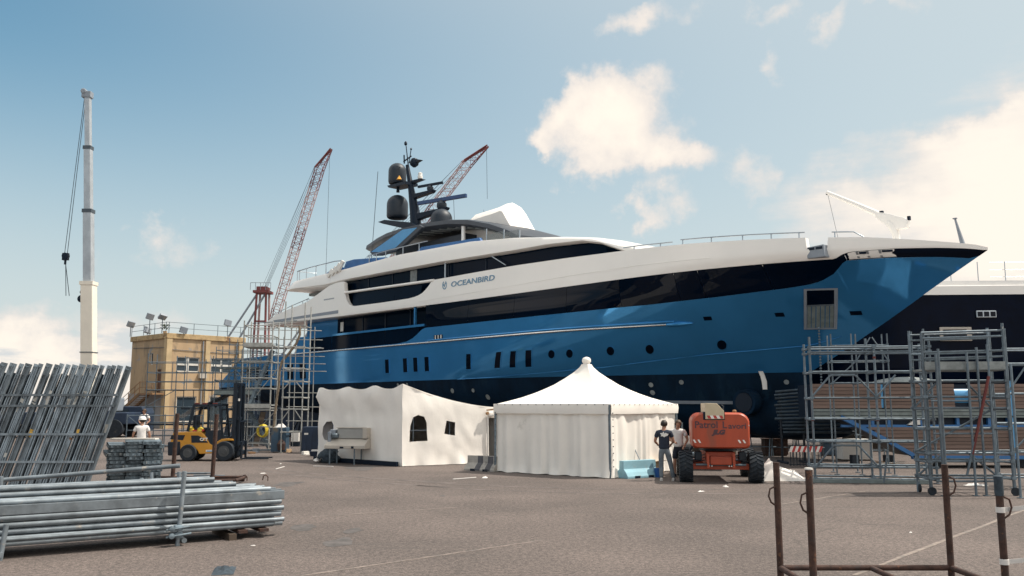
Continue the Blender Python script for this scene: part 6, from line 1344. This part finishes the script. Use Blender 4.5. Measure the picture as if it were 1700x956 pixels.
# ================================================================== leaning scaffold planks at the left
def planks():
    Y = 19.5; bz = lambda x: at(x, 672, Y).x
    rk = thing('plank_rack', 'dark steel rails holding the leaning scaffold planks together', 'rack', (bz(-120), Y, 0))
    x0 = bz(-120); sl = math.tan(R(14.5))
    def mkplank(w, L, style):
        mb = MB(); f = .022
        mb.box(-w/2, w/2, -.012, .012, 0, L); mb.box(-w/2, -w/2+f, -.055, -.012, 0, L); mb.box(w/2-f, w/2, -.055, -.012, 0, L)
        if style: mb.box(-.015, .015, -.045, -.012, .05, L-.05)
        for z in (.25, L*.5, L-.28): mb.box(-w/2+f, w/2-f, -.03, -.012, z, z+.04)
        o = mb.build('plank', 'plank_steel'); me = o.data; bpy.data.objects.remove(o); return me
    kinds = [(mkplank(.12, 3.16, 0), .12), (mkplank(.105, 3.16, 1), .105), (mkplank(.13, 3.16, 0), .13), (mkplank(.075, 3.16, 0), .075)]
    mb = MB()
    for z in (.15, .17): pass
    hb = MB(); hb.cyl((-.03, -.035, 3.02), (.03, -.035, 3.02), .012, n=6)
    grp = 'scaffold planks leaning at the left'; x = bz(-95)-.74; i = 0
    while True:
        me, w = kinds[random.choice((0, 0, 1, 2, 2, 3, 0))]
        top = x+sl*3.16
        if top > bz(205): break
        o = bpy.data.objects.new('scaffold_plank', me); COL.objects.link(o); z_ = .02+.10*max(0, 1-(x-bz(-95))/3.2)+random.uniform(-.012, .012)
        o.location = (x+w/2, Y+random.uniform(-.02, .02), z_); o.rotation_euler = (R(-6), math.atan(sl)+random.uniform(-.008, .008), random.uniform(-.05, .05))
        tag(o, ORD[min(i, 29)]+' leaning scaffold plank from the left in the front row', 'scaffold plank', grp)
        for dz in (.03, 2.95):
            hk = MB(); hk.tube([(-w*.3, -.03, dz+.1), (-w*.3, -.075, dz+.14), (w*.3, -.075, dz+.14), (w*.3, -.03, dz+.1)], .01, 5); h_ = hk.build('end_hook', 'galv', o)
        for _ in range(random.choice((0, 1, 1, 2))):
            z0 = random.choice((random.uniform(.6, 2.2), random.uniform(2.1, 2.45))); hh = random.uniform(.05, .28); mb = MB(); pts = [(random.uniform(.25, .48)*w*(1 if k % 2 else -1), z0+hh*(k//2)/2+random.uniform(-.02, .02)) for k in range(6)]
            mb.add([(p[0], -.0135 if abs(p[0]) < w/2-.022 else -.0565, p[1]) for p in (pts[0], pts[1], pts[3], pts[5], pts[4], pts[2])], [(0, 1, 2, 3, 4, 5)]); mb.build('paint_splash', random.choice(('splash', 'splash', 'splash', 'splash_yellow')), o, norm=False)
        x += w+random.choice((.04, .05, .06, .07)); i += 1
    # second row behind
    o = MB(); o.box(-.07, .07, -.012, .012, 0, 3.16); o.box(-.07, -.05, -.05, -.012, 0, 3.16); o.box(.05, .07, -.05, -.012, 0, 3.16); o = o.build('plank', 'plank_gap_shade'); back = (o.data, .14); bpy.data.objects.remove(o)
    x = bz(-95)-.7; i = 0
    while x+sl*3.0 < bz(196):
        me, w = back; o = bpy.data.objects.new('scaffold_plank', me); COL.objects.link(o); o.location = (x, Y+.17, .0+random.uniform(-.05, .0)+.05*max(0, 1-(x-bz(-95))/3.2)); o.rotation_euler = (R(-6), math.atan(sl)+random.uniform(-.02, .02), random.uniform(-.1, .1)); o.scale.z = .955
        tag(o, ORD[min(i, 29)]+' leaning scaffold plank from the left in the back row', 'scaffold plank', 'back row of leaning scaffold planks'); i += 1; x += w+random.uniform(.05, .09)
    for z, dy in ((.95, -.02), (2.18, .12), (2.42, .14), (1.55, .06)):
        y = -.09+z*.105+dy*.1
        mb = MB(); mb.box(bz(-110)-x0, bz(200)-x0-sl*(3.0-z)*.98, y-.015, y+.01, z-.024, z+.024); mb.build('rail', 'plank_steel', rk)
    for xx in (bz(-100)-x0, bz(30)-x0): mb = MB(); mb.bar((xx, 1.3, 0), (xx+.55, .42, 2.6), .08, .08); mb.build('back_prop', 'rust', rk)
    mb = MB(); mb.box(bz(-110)-x0, bz(185)-x0, .3, .38, .0, .1); mb.build('base_rail', 'rust', rk)
planks()

# ================================================================== stack of short steel decks
def decks():
    Y0 = 20.6; X0 = at(184, 672, Y0).x; X1 = at(274, 672, Y0).x; w = (X1-X0)/3; mb = MB(); h_ = .085
    mb.box(-w/2+.01, w/2-.01, 0, 1.9, 0, .012); mb.box(-w/2+.01, w/2-.01, 0, 1.9, h_-.016, h_-.006); mb.box(-w/2+.01, -w/2+.03, 0, 1.9, 0, h_-.006); mb.box(w/2-.03, w/2-.01, 0, 1.9, 0, h_-.006)
    for s in (-1, 1): mb.box(s*w*.28-.03, s*w*.28+.03, -.07, 0, .015, h_-.01)
    mb.box(-.02, .02, -.03, 0, .02, h_-.02); mb.box(-w/2+.03, w/2-.03, .012, .03, .012, h_-.016)
    o = mb.build('scaffold_deck', 'deck_steel'); me = o.data; bpy.data.objects.remove(o)
    for c in range(3):
        n = 14 if c else 13
        for k in range(n):
            o = bpy.data.objects.new('scaffold_deck', me); COL.objects.link(o); o.location = (X0+w*(c+.5)+random.uniform(-.02, .02), Y0+random.uniform(-.09, .09), .12+k*(h_+.004)); o.rotation_euler = (0, random.uniform(-.02, .02), R(25)+random.uniform(-.03, .03))
            tag(o, ORD[n-1-k]+' steel deck from the top in the '+('left', 'middle', 'right')[c]+' pile of the low stack', 'scaffold deck', 'stacked steel scaffold decks')
    sk = thing('pallet', 'timber bearers under the stacked scaffold decks', 'pallet', (X0, Y0, 0))
    for y in (.2, .9, 1.6): blk(sk, 'bearer', ((X1-X0)/2, y, .058), (X1-X0+.1, .12, .11), 'timber')
    bo = thing('pale_board', 'pale board lying on top of the stacked scaffold decks', 'board', (X0+.25, Y0+.7, .12+14*(h_+.004)+.005)); mb = MB(); mb.box(-.5, .6, -.12, .12, 0, .03); mb.build('board', 'foam', bo)
    for i in range(7):
        a = gp(305+random.uniform(-20, 20), 796+random.uniform(-2, 3)); o = rod(None, 'loose_rod', a+Vector((0, 0, .05+.02*i)), a+Vector((random.uniform(.6, 1.2), random.uniform(-.1, .3), .04+.02*i)), .02, 'galv'); tag(o, 'loose galvanised rod on the ground beyond the rusty frame', 'rod', 'loose rods beyond the tube rack')
decks()

# ================================================================== rack of galvanised tubes, front left
def tubes():
    A_, B_ = Vector((-8.6, 12.05, 0)), Vector((-3.84, 15.15, 0)); d = (B_-A_).normalized(); nrm = Vector((-d.y, d.x, 0)); rz = math.atan2(d.y, d.x)
    rk = thing('tube_rack', 'galvanised stillage holding the long steel tubes', 'rack', A_, rz); L = (B_-A_).length     # local x along, local y to the back
    grp = 'galvanised tubes in the front rack'; base = .17
    def tube(y, z, r_, x0, x1, sq=False, lab='galvanised steel tube in the front left rack'):
        p, q = A_+d*x0+nrm*y+Vector((0, 0, z)), A_+d*x1+nrm*y+Vector((0, 0, z+random.uniform(-.01, .012)))
        if sq:
            mb = MB(); mb.bar((0, 0, 0), (0, 0, (q-p).length), r_*1.1, r_*2.6, up=(0, 1, 0)); o = mb.build('steel_beam', 'galv_tube', bevel=.008); dd = (q-p).normalized()
            yv = Vector((0, 0, 1)); xv = yv.cross(dd).normalized(); yv = dd.cross(xv)
            o.matrix_world = Matrix((( xv.x, yv.x, dd.x, p.x), (xv.y, yv.y, dd.y, p.y), (xv.z, yv.z, dd.z, p.z), (0, 0, 0, 1)))
            return tag(o, 'flat galvanised beam lying among the front left tubes', 'steel beam', 'galvanised beams in the front rack')
        o = rod(None, 'steel_tube', p, q, r_, 'galv_tube', 14)
        # hollow end
        mb = MB(); mb.lathe([(.8, 1.0005), (.02, 1.0006)], (0, 0, 0), 14); e = mb.build('bore', 'mast_black', o, norm=False)
        return tag(o, lab, 'steel tube', grp)
    rows = [(.03, .043, 0), (.115, .04, 0), (.205, .044, 0), (.295, .042, 0), (.39, .044, 0)]
    for li, (z, r_, s) in enumerate(rows):
        y = .05+random.uniform(0, .02)
        while y < 1.0: tube(y, base+z+random.uniform(-.004, .004), r_, -2.2+random.uniform(-.1, .1), L+random.uniform(-.22, .03)-.1*z, False, ORD[li]+' layer from the bottom of the front rack, galvanised steel tube'); y += r_*2+.012+random.uniform(0, .02)
    for y in (.06, .30, .52, .74): tube(y, base+.51, .055, -2.2, L+random.uniform(-.08, .0), True)
    for y in (.12, .22, .34, .45, .58, .7, .82): tube(y, base+.615, .038, -2.2, L+random.uniform(-.5, -.15), lab='galvanised steel tube lying directly on the flat beams of the front rack')
    for y in (.42, .53, .64, .76, .88): tube(y, base+.695, .04, -2.2, L+random.uniform(-1.1, -.75), lab='galvanised steel tube in the second layer from the top of the front rack')
    for y in (.5, .62, .75): tube(y, base+.775, .04, -2.2, L+random.uniform(-1.3, -1.1), lab='galvanised steel tube on the very top of the front rack')
    tube(-.035, base+.10, .028, -1.2, L-2.05, lab='short broken tube strapped to the front of the tube rack')
    # rack frame
    xs = [(L-1.78, -.12, .0, 1.15), (L-1.55, 1.06, .0, 1.06), (L-4.2, -.12, 0, .5), (L-4.2, 1.06, 0, 1.1)]
    for x, y, z0, z1 in xs: rod(rk, 'post', (x, y, z0), (x+(.05 if y < 0 else 0), y, z1), .036, 'galv_tube', 12)
    rod(rk, 'post', (L-2.15, 1.06, .6), (L-2.15, 1.06, .98), .034, 'galv_tube', 12)
    for x in (L-1.7, L-4.2): rod(rk, 'cross_bar', (x, -.2, .085), (x, 1.15, .085), .04, 'galv_tube', 12)
    for z in (.17, .28): mb = MB(); mb.box(L-1.85, L-1.72, -.19, -.07, z-.04, z+.04); cl = mb.build('clamp', 'deck_steel', rk, bevel=.015); mb = MB(); mb.cyl((L-1.98, -.2, z-.02), (L-1.6, -.2, z+.02), .018, n=8); mb.lathe([(.02, -.04), (.045, -.03), (.045, .03), (.02, .04)], (L-1.9, -.22, z), 8, 'y'); mb.build('clamp_bolt', 'deck_steel', cl, smooth=40)
    for x in (L-.75, L-.4): mb = MB(); mb.box(x-.06, x+.09, -.05, .5, .1, .15); mb.build('wedge', 'rust', rk)
    blk(rk, 'bearer', (L-.9, .5, .05), (.12, 1.1, .1), 'bark')
    p, q = at(-60, 802, 14.6), at(299, 773, 15.3); o = rod(None, 'steel_tube', p, q, .038, 'galv_tube', 14); tag(o, 'single long tube raised behind the rack, sloping up to the right', 'steel tube')
    for x, y0, y1 in ((252, 784, 806),): rod(rk, 'post', Matrix.Rotation(-rz, 3, 'Z') @ (at(x, y1+20, 15.2)-A_), Matrix.Rotation(-rz, 3, 'Z') @ (at(x, y0, 15.2)-A_), .032, 'galv_tube', 10)
tubes()

# ================================================================== rusty stillages
def stillage(name, label, loc, rz, w, dp, posts, r_, feet=(), mid=False, group=None):
    t = thing(name, label, 'stillage', loc, rz, group)
    for (x, y), h_ in zip(((0, 0), (w, 0), (0, dp), (w, dp)), posts):
        if h_: rod(t, 'post', (x, y, 0), (x, y, h_), r_, 'rust', 12)
    z = .13
    for a, b in (((0, 0, z), (w, 0, z)), ((0, dp, z), (w, dp, z)), ((0, 0, z), (0, dp, z)), ((w, 0, z), (w, dp, z))): rod(t, 'base_bar', a, b, r_*.85, 'rust', 10)
    if mid: rod(t, 'base_bar', (w*.53, 0, z), (w*.53, dp, z), r_*.8, 'rust', 10)
    return t
fs = stillage('rusty_stillage', 'rusty tube stillage frame with four posts at the lower right', Vector((3.44, 10.25, 0)), 0, 2.19, 1.25, (1.47, 1.37, 1.45, 1.43), .042, mid=True)
mb = MB(); mb.lathe([(.044, 1.455), (.045, 1.475), (.02, 1.478)], (0, 0, 0), 14); mb.build('post_cap', 'sign_white', fs, smooth=40); mb = MB(); mb.lathe([(.044, 1.44), (.044, 1.458), (.01, 1.459)], (0, 1.25, 0), 14); mb.build('post_cap', 'rust', fs, smooth=40)
for (x, y, z) in ((0, 0, 1.2), (0, 1.25, 1.15), (2.19, 1.25, 1.28), (2.19, 0, 1.15)):
    s = -1 if x == 0 else 1; mb = MB(); mb.tube([(x+s*.035, y-.02, z), (x+s*.1, y-.02, z-.03), (x+s*.12, y-.02, z-.12), (x+s*.09, y-.02, z-.2), (x+s*.03, y-.02, z-.24)], .012, 6); mb.build('lifting_lug', 'rust', fs, smooth=50)
mb = MB(); mb.lathe([(.044, 1.16), (.05, 1.2), (.048, 1.3), (.051, 1.38), (.03, 1.39)], (2.19, 0, 0), 12); mb.build('cloth_wrap', 'rag', fs, smooth=50)
for z0, z1 in ((1.0, 1.07), (.42, .48)):
    mb = MB(); mb.lathe([(.046, z0-.03), (.05, z0-.028), (.05, z0+.03), (.046, z0+.032)], (2.19, 0, 0), 12); tp = mb.build('tape_wrap', 'tape', fs, smooth=50)
    mb = MB(); mb.bar((2.23, 0, z0), (3.6, .1, z1+.05), .004, .05); mb.build('tape_strap', 'tape', tp)
q = gp(287, 812); stillage('rusty_stillage', 'rusty stillage with two tall posts in front of the forklift', q+Vector((-1.3, .9, 0)), R(4), 2.6, 1.2, (0, 0, 0, 0), .05)
pp = thing('rusty_posts', 'pair of tall rusty posts standing before the forklift', 'posts', gp(286, 800))
rod(pp, 'post', (0, 0, 0), (.05, 0, 1.95), .06, 'rust', 12); q2 = gp(352, 800)-gp(286, 800); rod(pp, 'post', q2, q2+Vector((.05, 0, 1.93)), .06, 'rust', 12); rod(pp, 'base_bar', (-.1, 0, .06), q2+Vector((.9, .1, .06)), .05, 'rust', 10)
for x in (2.0, 2.6): mb = MB(); mb.tube([(x, 0, .05), (x+.02, 0, .17), (x+.09, 0, .2), (x+.15, 0, .14), (x+.15, 0, .03)], .016, 6); mb.build('hook_loop', 'rust', pp, smooth=50)

# ================================================================== blue cabinets, hose coil and small things by the stern
cb = thing('steel_cabinet', 'worn blue-grey steel cabinet with rust patch by the narrow scaffold tower', 'cabinet', gp(465, 751))
mb = MB(); mb.box(-.38, .32, -.25, .35, .04, 1.15); bdy = mb.build('body', 'cabinet_blue', cb, bevel=.02); mb = MB(); mb.box(-.02, .0, -.262, -.25, .1, 1.1); mb.build('door_gap', 'mast_black', bdy); mb = MB(); mb.lathe([(.01, .0), (.17, .01), (.2, .3), (.13, .42), (.01, .5)], (.12, -.27, .12), 9); mb.build('rust_heap', 'rust', cb)
mb = MB(); rows = [[(-.3+.09*i, -.2+.09*j, 1.16+max(0, .16+.14*fbm(i*.6, j*.6, 8))*math.sin(math.pi*i/6)*math.sin(math.pi*j/5)) for j in range(6)] for i in range(7)]; mb.grid(rows); mb.build('rag_pile', 'tape', cb, smooth=50)
ct = thing('blue_container', 'dark blue steel container behind the shrink-wrapped shelter', 'container', gp(500, 753)); mb = MB(); mb.box(0, 1.4, 0, 1.1, .08, 1.2); cbd = mb.build('body', 'container_navy', ct, bevel=.02)
for k in range(5): mb = MB(); mb.box(.1+.27*k, .2+.27*k, -.03, 0, .15, 1.1); mb.build('rib', 'container_navy', cbd)
mb = MB(); mb.box(.12, .3, -.035, -.031, .85, .93); mb.build('label_plate', 'sign_white', cbd)
for z in (0,): mb = MB(); mb.box(.1, .3, 0, 1.1, 0, .08); mb.box(1.1, 1.3, 0, 1.1, 0, .08); mb.build('skid', 'black_steel', ct)
bs_ = thing('blue_shutter', 'bright blue sheet standing against the left end of the shrink-wrapped shelter', 'sheet', gp(534, 760)+Vector((-.1, 0, 0))); mb = MB(); mb.box(-.06, .06, -.05, .05, 0, 1.45); mb.build('sheet', 'drum_blue', bs_); 
hc = thing('hose_coil', 'yellow hose coil hung on the stair tower', 'hose', gp(437, 748)+Vector((0, -.1, 0)))
for k in range(4): mb = MB(); mb.tube([(.24*math.cos(a)*(1-.04*k)-.02*k, -.04*k, .95+.3*math.sin(a)*(1-.04*k)) for a in [R(15*i) for i in range(25)]], .03, 6, cap=False); mb.build('loop', 'hose_yellow', hc, smooth=60)
wb = thing('white_bin', 'white crate in the shade behind the narrow scaffold tower', 'crate', gp(489, 741)); mb = MB(); mb.box(-.2, .2, 0, .3, .25, .8); mb.build('box', 'sign_white', wb, bevel=.02); mb = MB(); mb.box(-.22, .22, -.02, .3, .0, .22); mb.build('stand', 'black_steel', wb)
pb = thing('purple_tub', 'dark tub on the ground at the foot of the blue container', 'tub', gp(523, 757)); mb = MB(); mb.lathe([(.2, 0), (.26, .2), (.28, .21), (.24, .2), (.18, .02)], (0, 0, 0), 16); mb.build('tub', 'container_navy', pb, smooth=40); mb = MB(); mb.box(-.15, .15, -.1, .1, .15, .26); mb.build('cloth', 'tape', pb)
for i, (x, y, m) in enumerate(((478, 751, 'cardboard'), (507, 755, 'sign_white'), (418, 753, 'timber'), (403, 755, 'timber'), (425, 750, 'grey_paint'))):
    sc_ = thing('scrap', ('crumpled cardboard leaning by the steel cabinet', 'white carton in front of the blue container', 'short timber block right of the forklift', 'short timber block under the forklift forks', 'grey scrap metal by the stair tower foot')[i], 'scrap', gp(x, y), random.uniform(0, 1)); mb = MB(); mb.box(-.16, .16, -.08, .08, 0, .08 if m == 'timber' else .16); mb.build('piece', m, sc_, bevel=.015); mb = MB(); mb.box(-.1, .12, -.14, -.08, 0, .05); mb.build('offcut', m, sc_)
mb = MB(); mb.bar((-1.1, 0, .06), (1.4, .2, .1), .3, .06); dk = mb.build('loose_deck', 'galv'); dk.location = gp(428, 750); tag(dk, 'aluminium deck lying at the foot of the stair tower', 'scaffold deck')
# ------------------------------------------------------------------ litter
def litter(x, y, s, label, m='tape', flat=.4):
    t = thing('litter', label, 'litter', gp(x, y), random.uniform(0, 3)); mb = MB(); n = 6
    rows = [[(s*(i/n-.5)*2*(1+.3*fbm(i, j)), s*flat*(j/n-.5)*2*(1+.3*fbm(j, i, 2)), .004+max(0, s*.35*(.5+fbm(i*.9+x, j*.9, y)))*math.sin(math.pi*i/n)*math.sin(math.pi*j/n)) for j in range(n+1)] for i in range(n+1)]
    mb.grid(rows); mb.build('scrap', m, t, smooth=30)
litter(805, 793, .2, 'white plastic scrap on the ground left of the peaked tent'); litter(1205, 808, .16, 'white scrap of paper in front of the orange lift'); litter(1164, 816, .1, 'small pale scrap in front of the two men')
litter(437, 786, .1, 'small pale scrap right of the forklift shadow'); litter(466, 770, .08, 'white scrap before the stair tower'); litter(372, 948, .28, 'dark blue-grey rag on the asphalt near the bottom edge', 'rag', .5); litter(1512, 884, .05, 'tiny pale chip inside the rusty stillage')
litter(1620, 806, .3, 'white plastic bag at the foot of the rolling tower'); litter(1290, 838, .05, 'small dark stone on the asphalt below the lift', 'rag'); litter(420, 906, .04, 'tiny white chip on the asphalt before the tube rack')
for (x0, y0, x1, y1, lb) in ((752, 796, 790, 793, 'white stick lying on the ground left of the peaked tent'), (458, 779, 472, 775, 'short white batten on the asphalt right of the forklift'), (520, 774, 553, 775, 'pale batten on the asphalt before the wrapped shelter')):
    a, b = gp(x0, y0), gp(x1, y1); mb = MB(); mb.bar((0, 0, .012), b-a+Vector((0, 0, .012)), .04, .02); o = mb.build('batten', 'tape', bevel=.004); o.location = a; tag(o, lb, 'batten')
# ------------------------------------------------------------------ far dark van and hedge between planks and building
vn = thing('parked_van', 'dark van parked left of the yellow building, half hidden by the planks', 'van', at(196, 700, 62)-Vector((0, 0, at(196, 700, 62).z)))
mb = MB(); mb.prism([(-2.2, .4), (-2.2, 1.1), (-1.5, 1.3), (-.9, 2.1), (2.0, 2.1), (2.2, 1.6), (2.2, .4)], lambda a, b: (a, -.9, b), lambda a, b: (a, .9, b)); vb = mb.build('body', 'container_navy', vn, bevel=.08); blk(vb, 'side_window', (-.6, -.905, 1.65), (.7, .02, .5), 'window_dark'); blk(vb, 'side_window', (.6, -.905, 1.65), (1.0, .02, .5), 'window_dark')
for x in (-1.4, 1.4):
    for y in (-.85, .85): mb = MB(); mb.lathe([(.15, -.1), (.36, -.1), (.38, 0), (.36, .1), (.15, .1)], (x, y, .38), 18, 'y'); mb.build('wheel', 'rubber', vn, smooth=40)
def bush(x, Y, h_, r_, label):
    c = at(x, 672, Y); t = thing('shrub', label, 'shrub', (c.x, Y, 0)); mb = MB(); mb.tube([(0, 0, 0), (.1, 0, h_*.4), (.0, .1, h_*.7)], [.1, .07, .03], 6); mb.build('trunk', 'bark', t, smooth=50); mb = MB()
    for i in range(900):
        v = Vector((random.gauss(0, 1), random.gauss(0, 1), random.gauss(0, 1))).normalized()*random.uniform(.5, 1)**.5; k = 1+.35*fbm(v.x*2+x, v.y*2, v.z*2); p = Vector((v.x*r_*k, v.y*r_*k, h_*.55+v.z*h_*.45*k)); q = Vector((random.gauss(0, 1), random.gauss(0, 1), random.gauss(0, 1))).normalized()*.14; s = q.orthogonal().normalized()*.06
        mb.add([p-s, p+q*.6-s*.2, p+q, p+s], [(0, 1, 2, 3)])
    f = mb.build('crown', 'leaf', t, norm=False); f['kind'] = 'stuff'
bush(186, 70, 2.4, 1.4, 'taller dark shrub behind the parked van')
fc = thing('mesh_fence', 'low tubular site fence in front of the yellow building', 'fence', gp(208, 750)); L_ = 3.6
for i in range(5): rod(fc, 'post', (L_*i/4, 0, 0), (L_*i/4, 0, 1.75), .03, 'galv', 8)
for z in (.3, 1.0, 1.7): rod(fc, 'rail', (0, 0, z), (L_, 0, z), .022, 'galv', 8)
rod(fc, 'brace', (0, 0, 1.7), (L_/4, 0, 1.0), .02, 'galv', 8)

# dark backdrop boxes added to stand in for the shade beyond the stern
for i, (x, w, h_, Yd, m, lb) in enumerate(((455, 5.6, 3.3, 80, 'container_navy', 'dark box added for the shade under the stern behind the towers'), (560, 7.0, 3.0, 84, 'mast_black', 'dark box added for the shade under the hull beyond the blue container'))):
    c = at(x, 672, Yd); t = thing('stern_shade_box' if i == 0 else 'hull_shade_box', lb, 'container' if i == 0 else 'shed', (c.x, Yd, 0))
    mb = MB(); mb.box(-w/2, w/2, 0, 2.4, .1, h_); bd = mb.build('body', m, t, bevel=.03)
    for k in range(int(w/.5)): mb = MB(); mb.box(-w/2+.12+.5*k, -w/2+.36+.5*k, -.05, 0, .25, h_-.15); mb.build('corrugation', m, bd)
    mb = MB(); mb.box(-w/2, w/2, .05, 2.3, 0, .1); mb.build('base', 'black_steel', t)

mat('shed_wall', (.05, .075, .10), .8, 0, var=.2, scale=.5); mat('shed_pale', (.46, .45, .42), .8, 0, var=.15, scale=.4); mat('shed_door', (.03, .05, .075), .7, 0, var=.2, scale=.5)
# unseen sheds added on the left for the yacht's side to mirror
for i, (y0, y1, h_, lb) in enumerate(((2, 34, 11.0, 'long pale shed added out of view for the hull reflections'), (38, 96, 12.5, 'tall dark blue-grey shed added out of view left of the yellow building for the hull reflections'))):
    X = -64 if i else -52; t = thing('reflection_shed', lb, 'shed', (X, y0, 0)); L_ = y1-y0
    mb = MB(); mb.prism([(0, 0), (0, h_), (-9, h_+2.5), (-18, h_), (-18, 0)], lambda a, b: (a, 0, b), lambda a, b: (a, L_, b)); bd = mb.build('hall', 'shed_wall' if i else 'shed_pale', t)
    for k in range(int(L_/8)): mb = MB(); mb.box(0, .15, 1.5+8*k, 7+8*k, 0, h_*.7); d_ = mb.build('sliding_door', 'shed_door', bd); mb = MB(); mb.box(.16, .2, 1.6+8*k, 6.9+8*k, h_*.5, h_*.58); mb.build('door_window', 'window_dark', d_)
    mb = MB(); mb.box(-.05, .3, -.2, L_+.2, h_-.25, h_); mb.build('gutter', 'grey_paint', bd)

# dark sheet added to stand in for the shade below the stern quarter
def yl(u, v, w): c, s_ = math.cos(YA), math.sin(YA); return Vector((YO.x+u*c-v*s_, YO.y-u*s_-v*c, w))
tp = thing('shade_sheet', 'dark navy sheet standing in for the shade below the stern quarter behind the scaffold towers', 'shade_sheet', yl(4, 2.6, 0), -YA)
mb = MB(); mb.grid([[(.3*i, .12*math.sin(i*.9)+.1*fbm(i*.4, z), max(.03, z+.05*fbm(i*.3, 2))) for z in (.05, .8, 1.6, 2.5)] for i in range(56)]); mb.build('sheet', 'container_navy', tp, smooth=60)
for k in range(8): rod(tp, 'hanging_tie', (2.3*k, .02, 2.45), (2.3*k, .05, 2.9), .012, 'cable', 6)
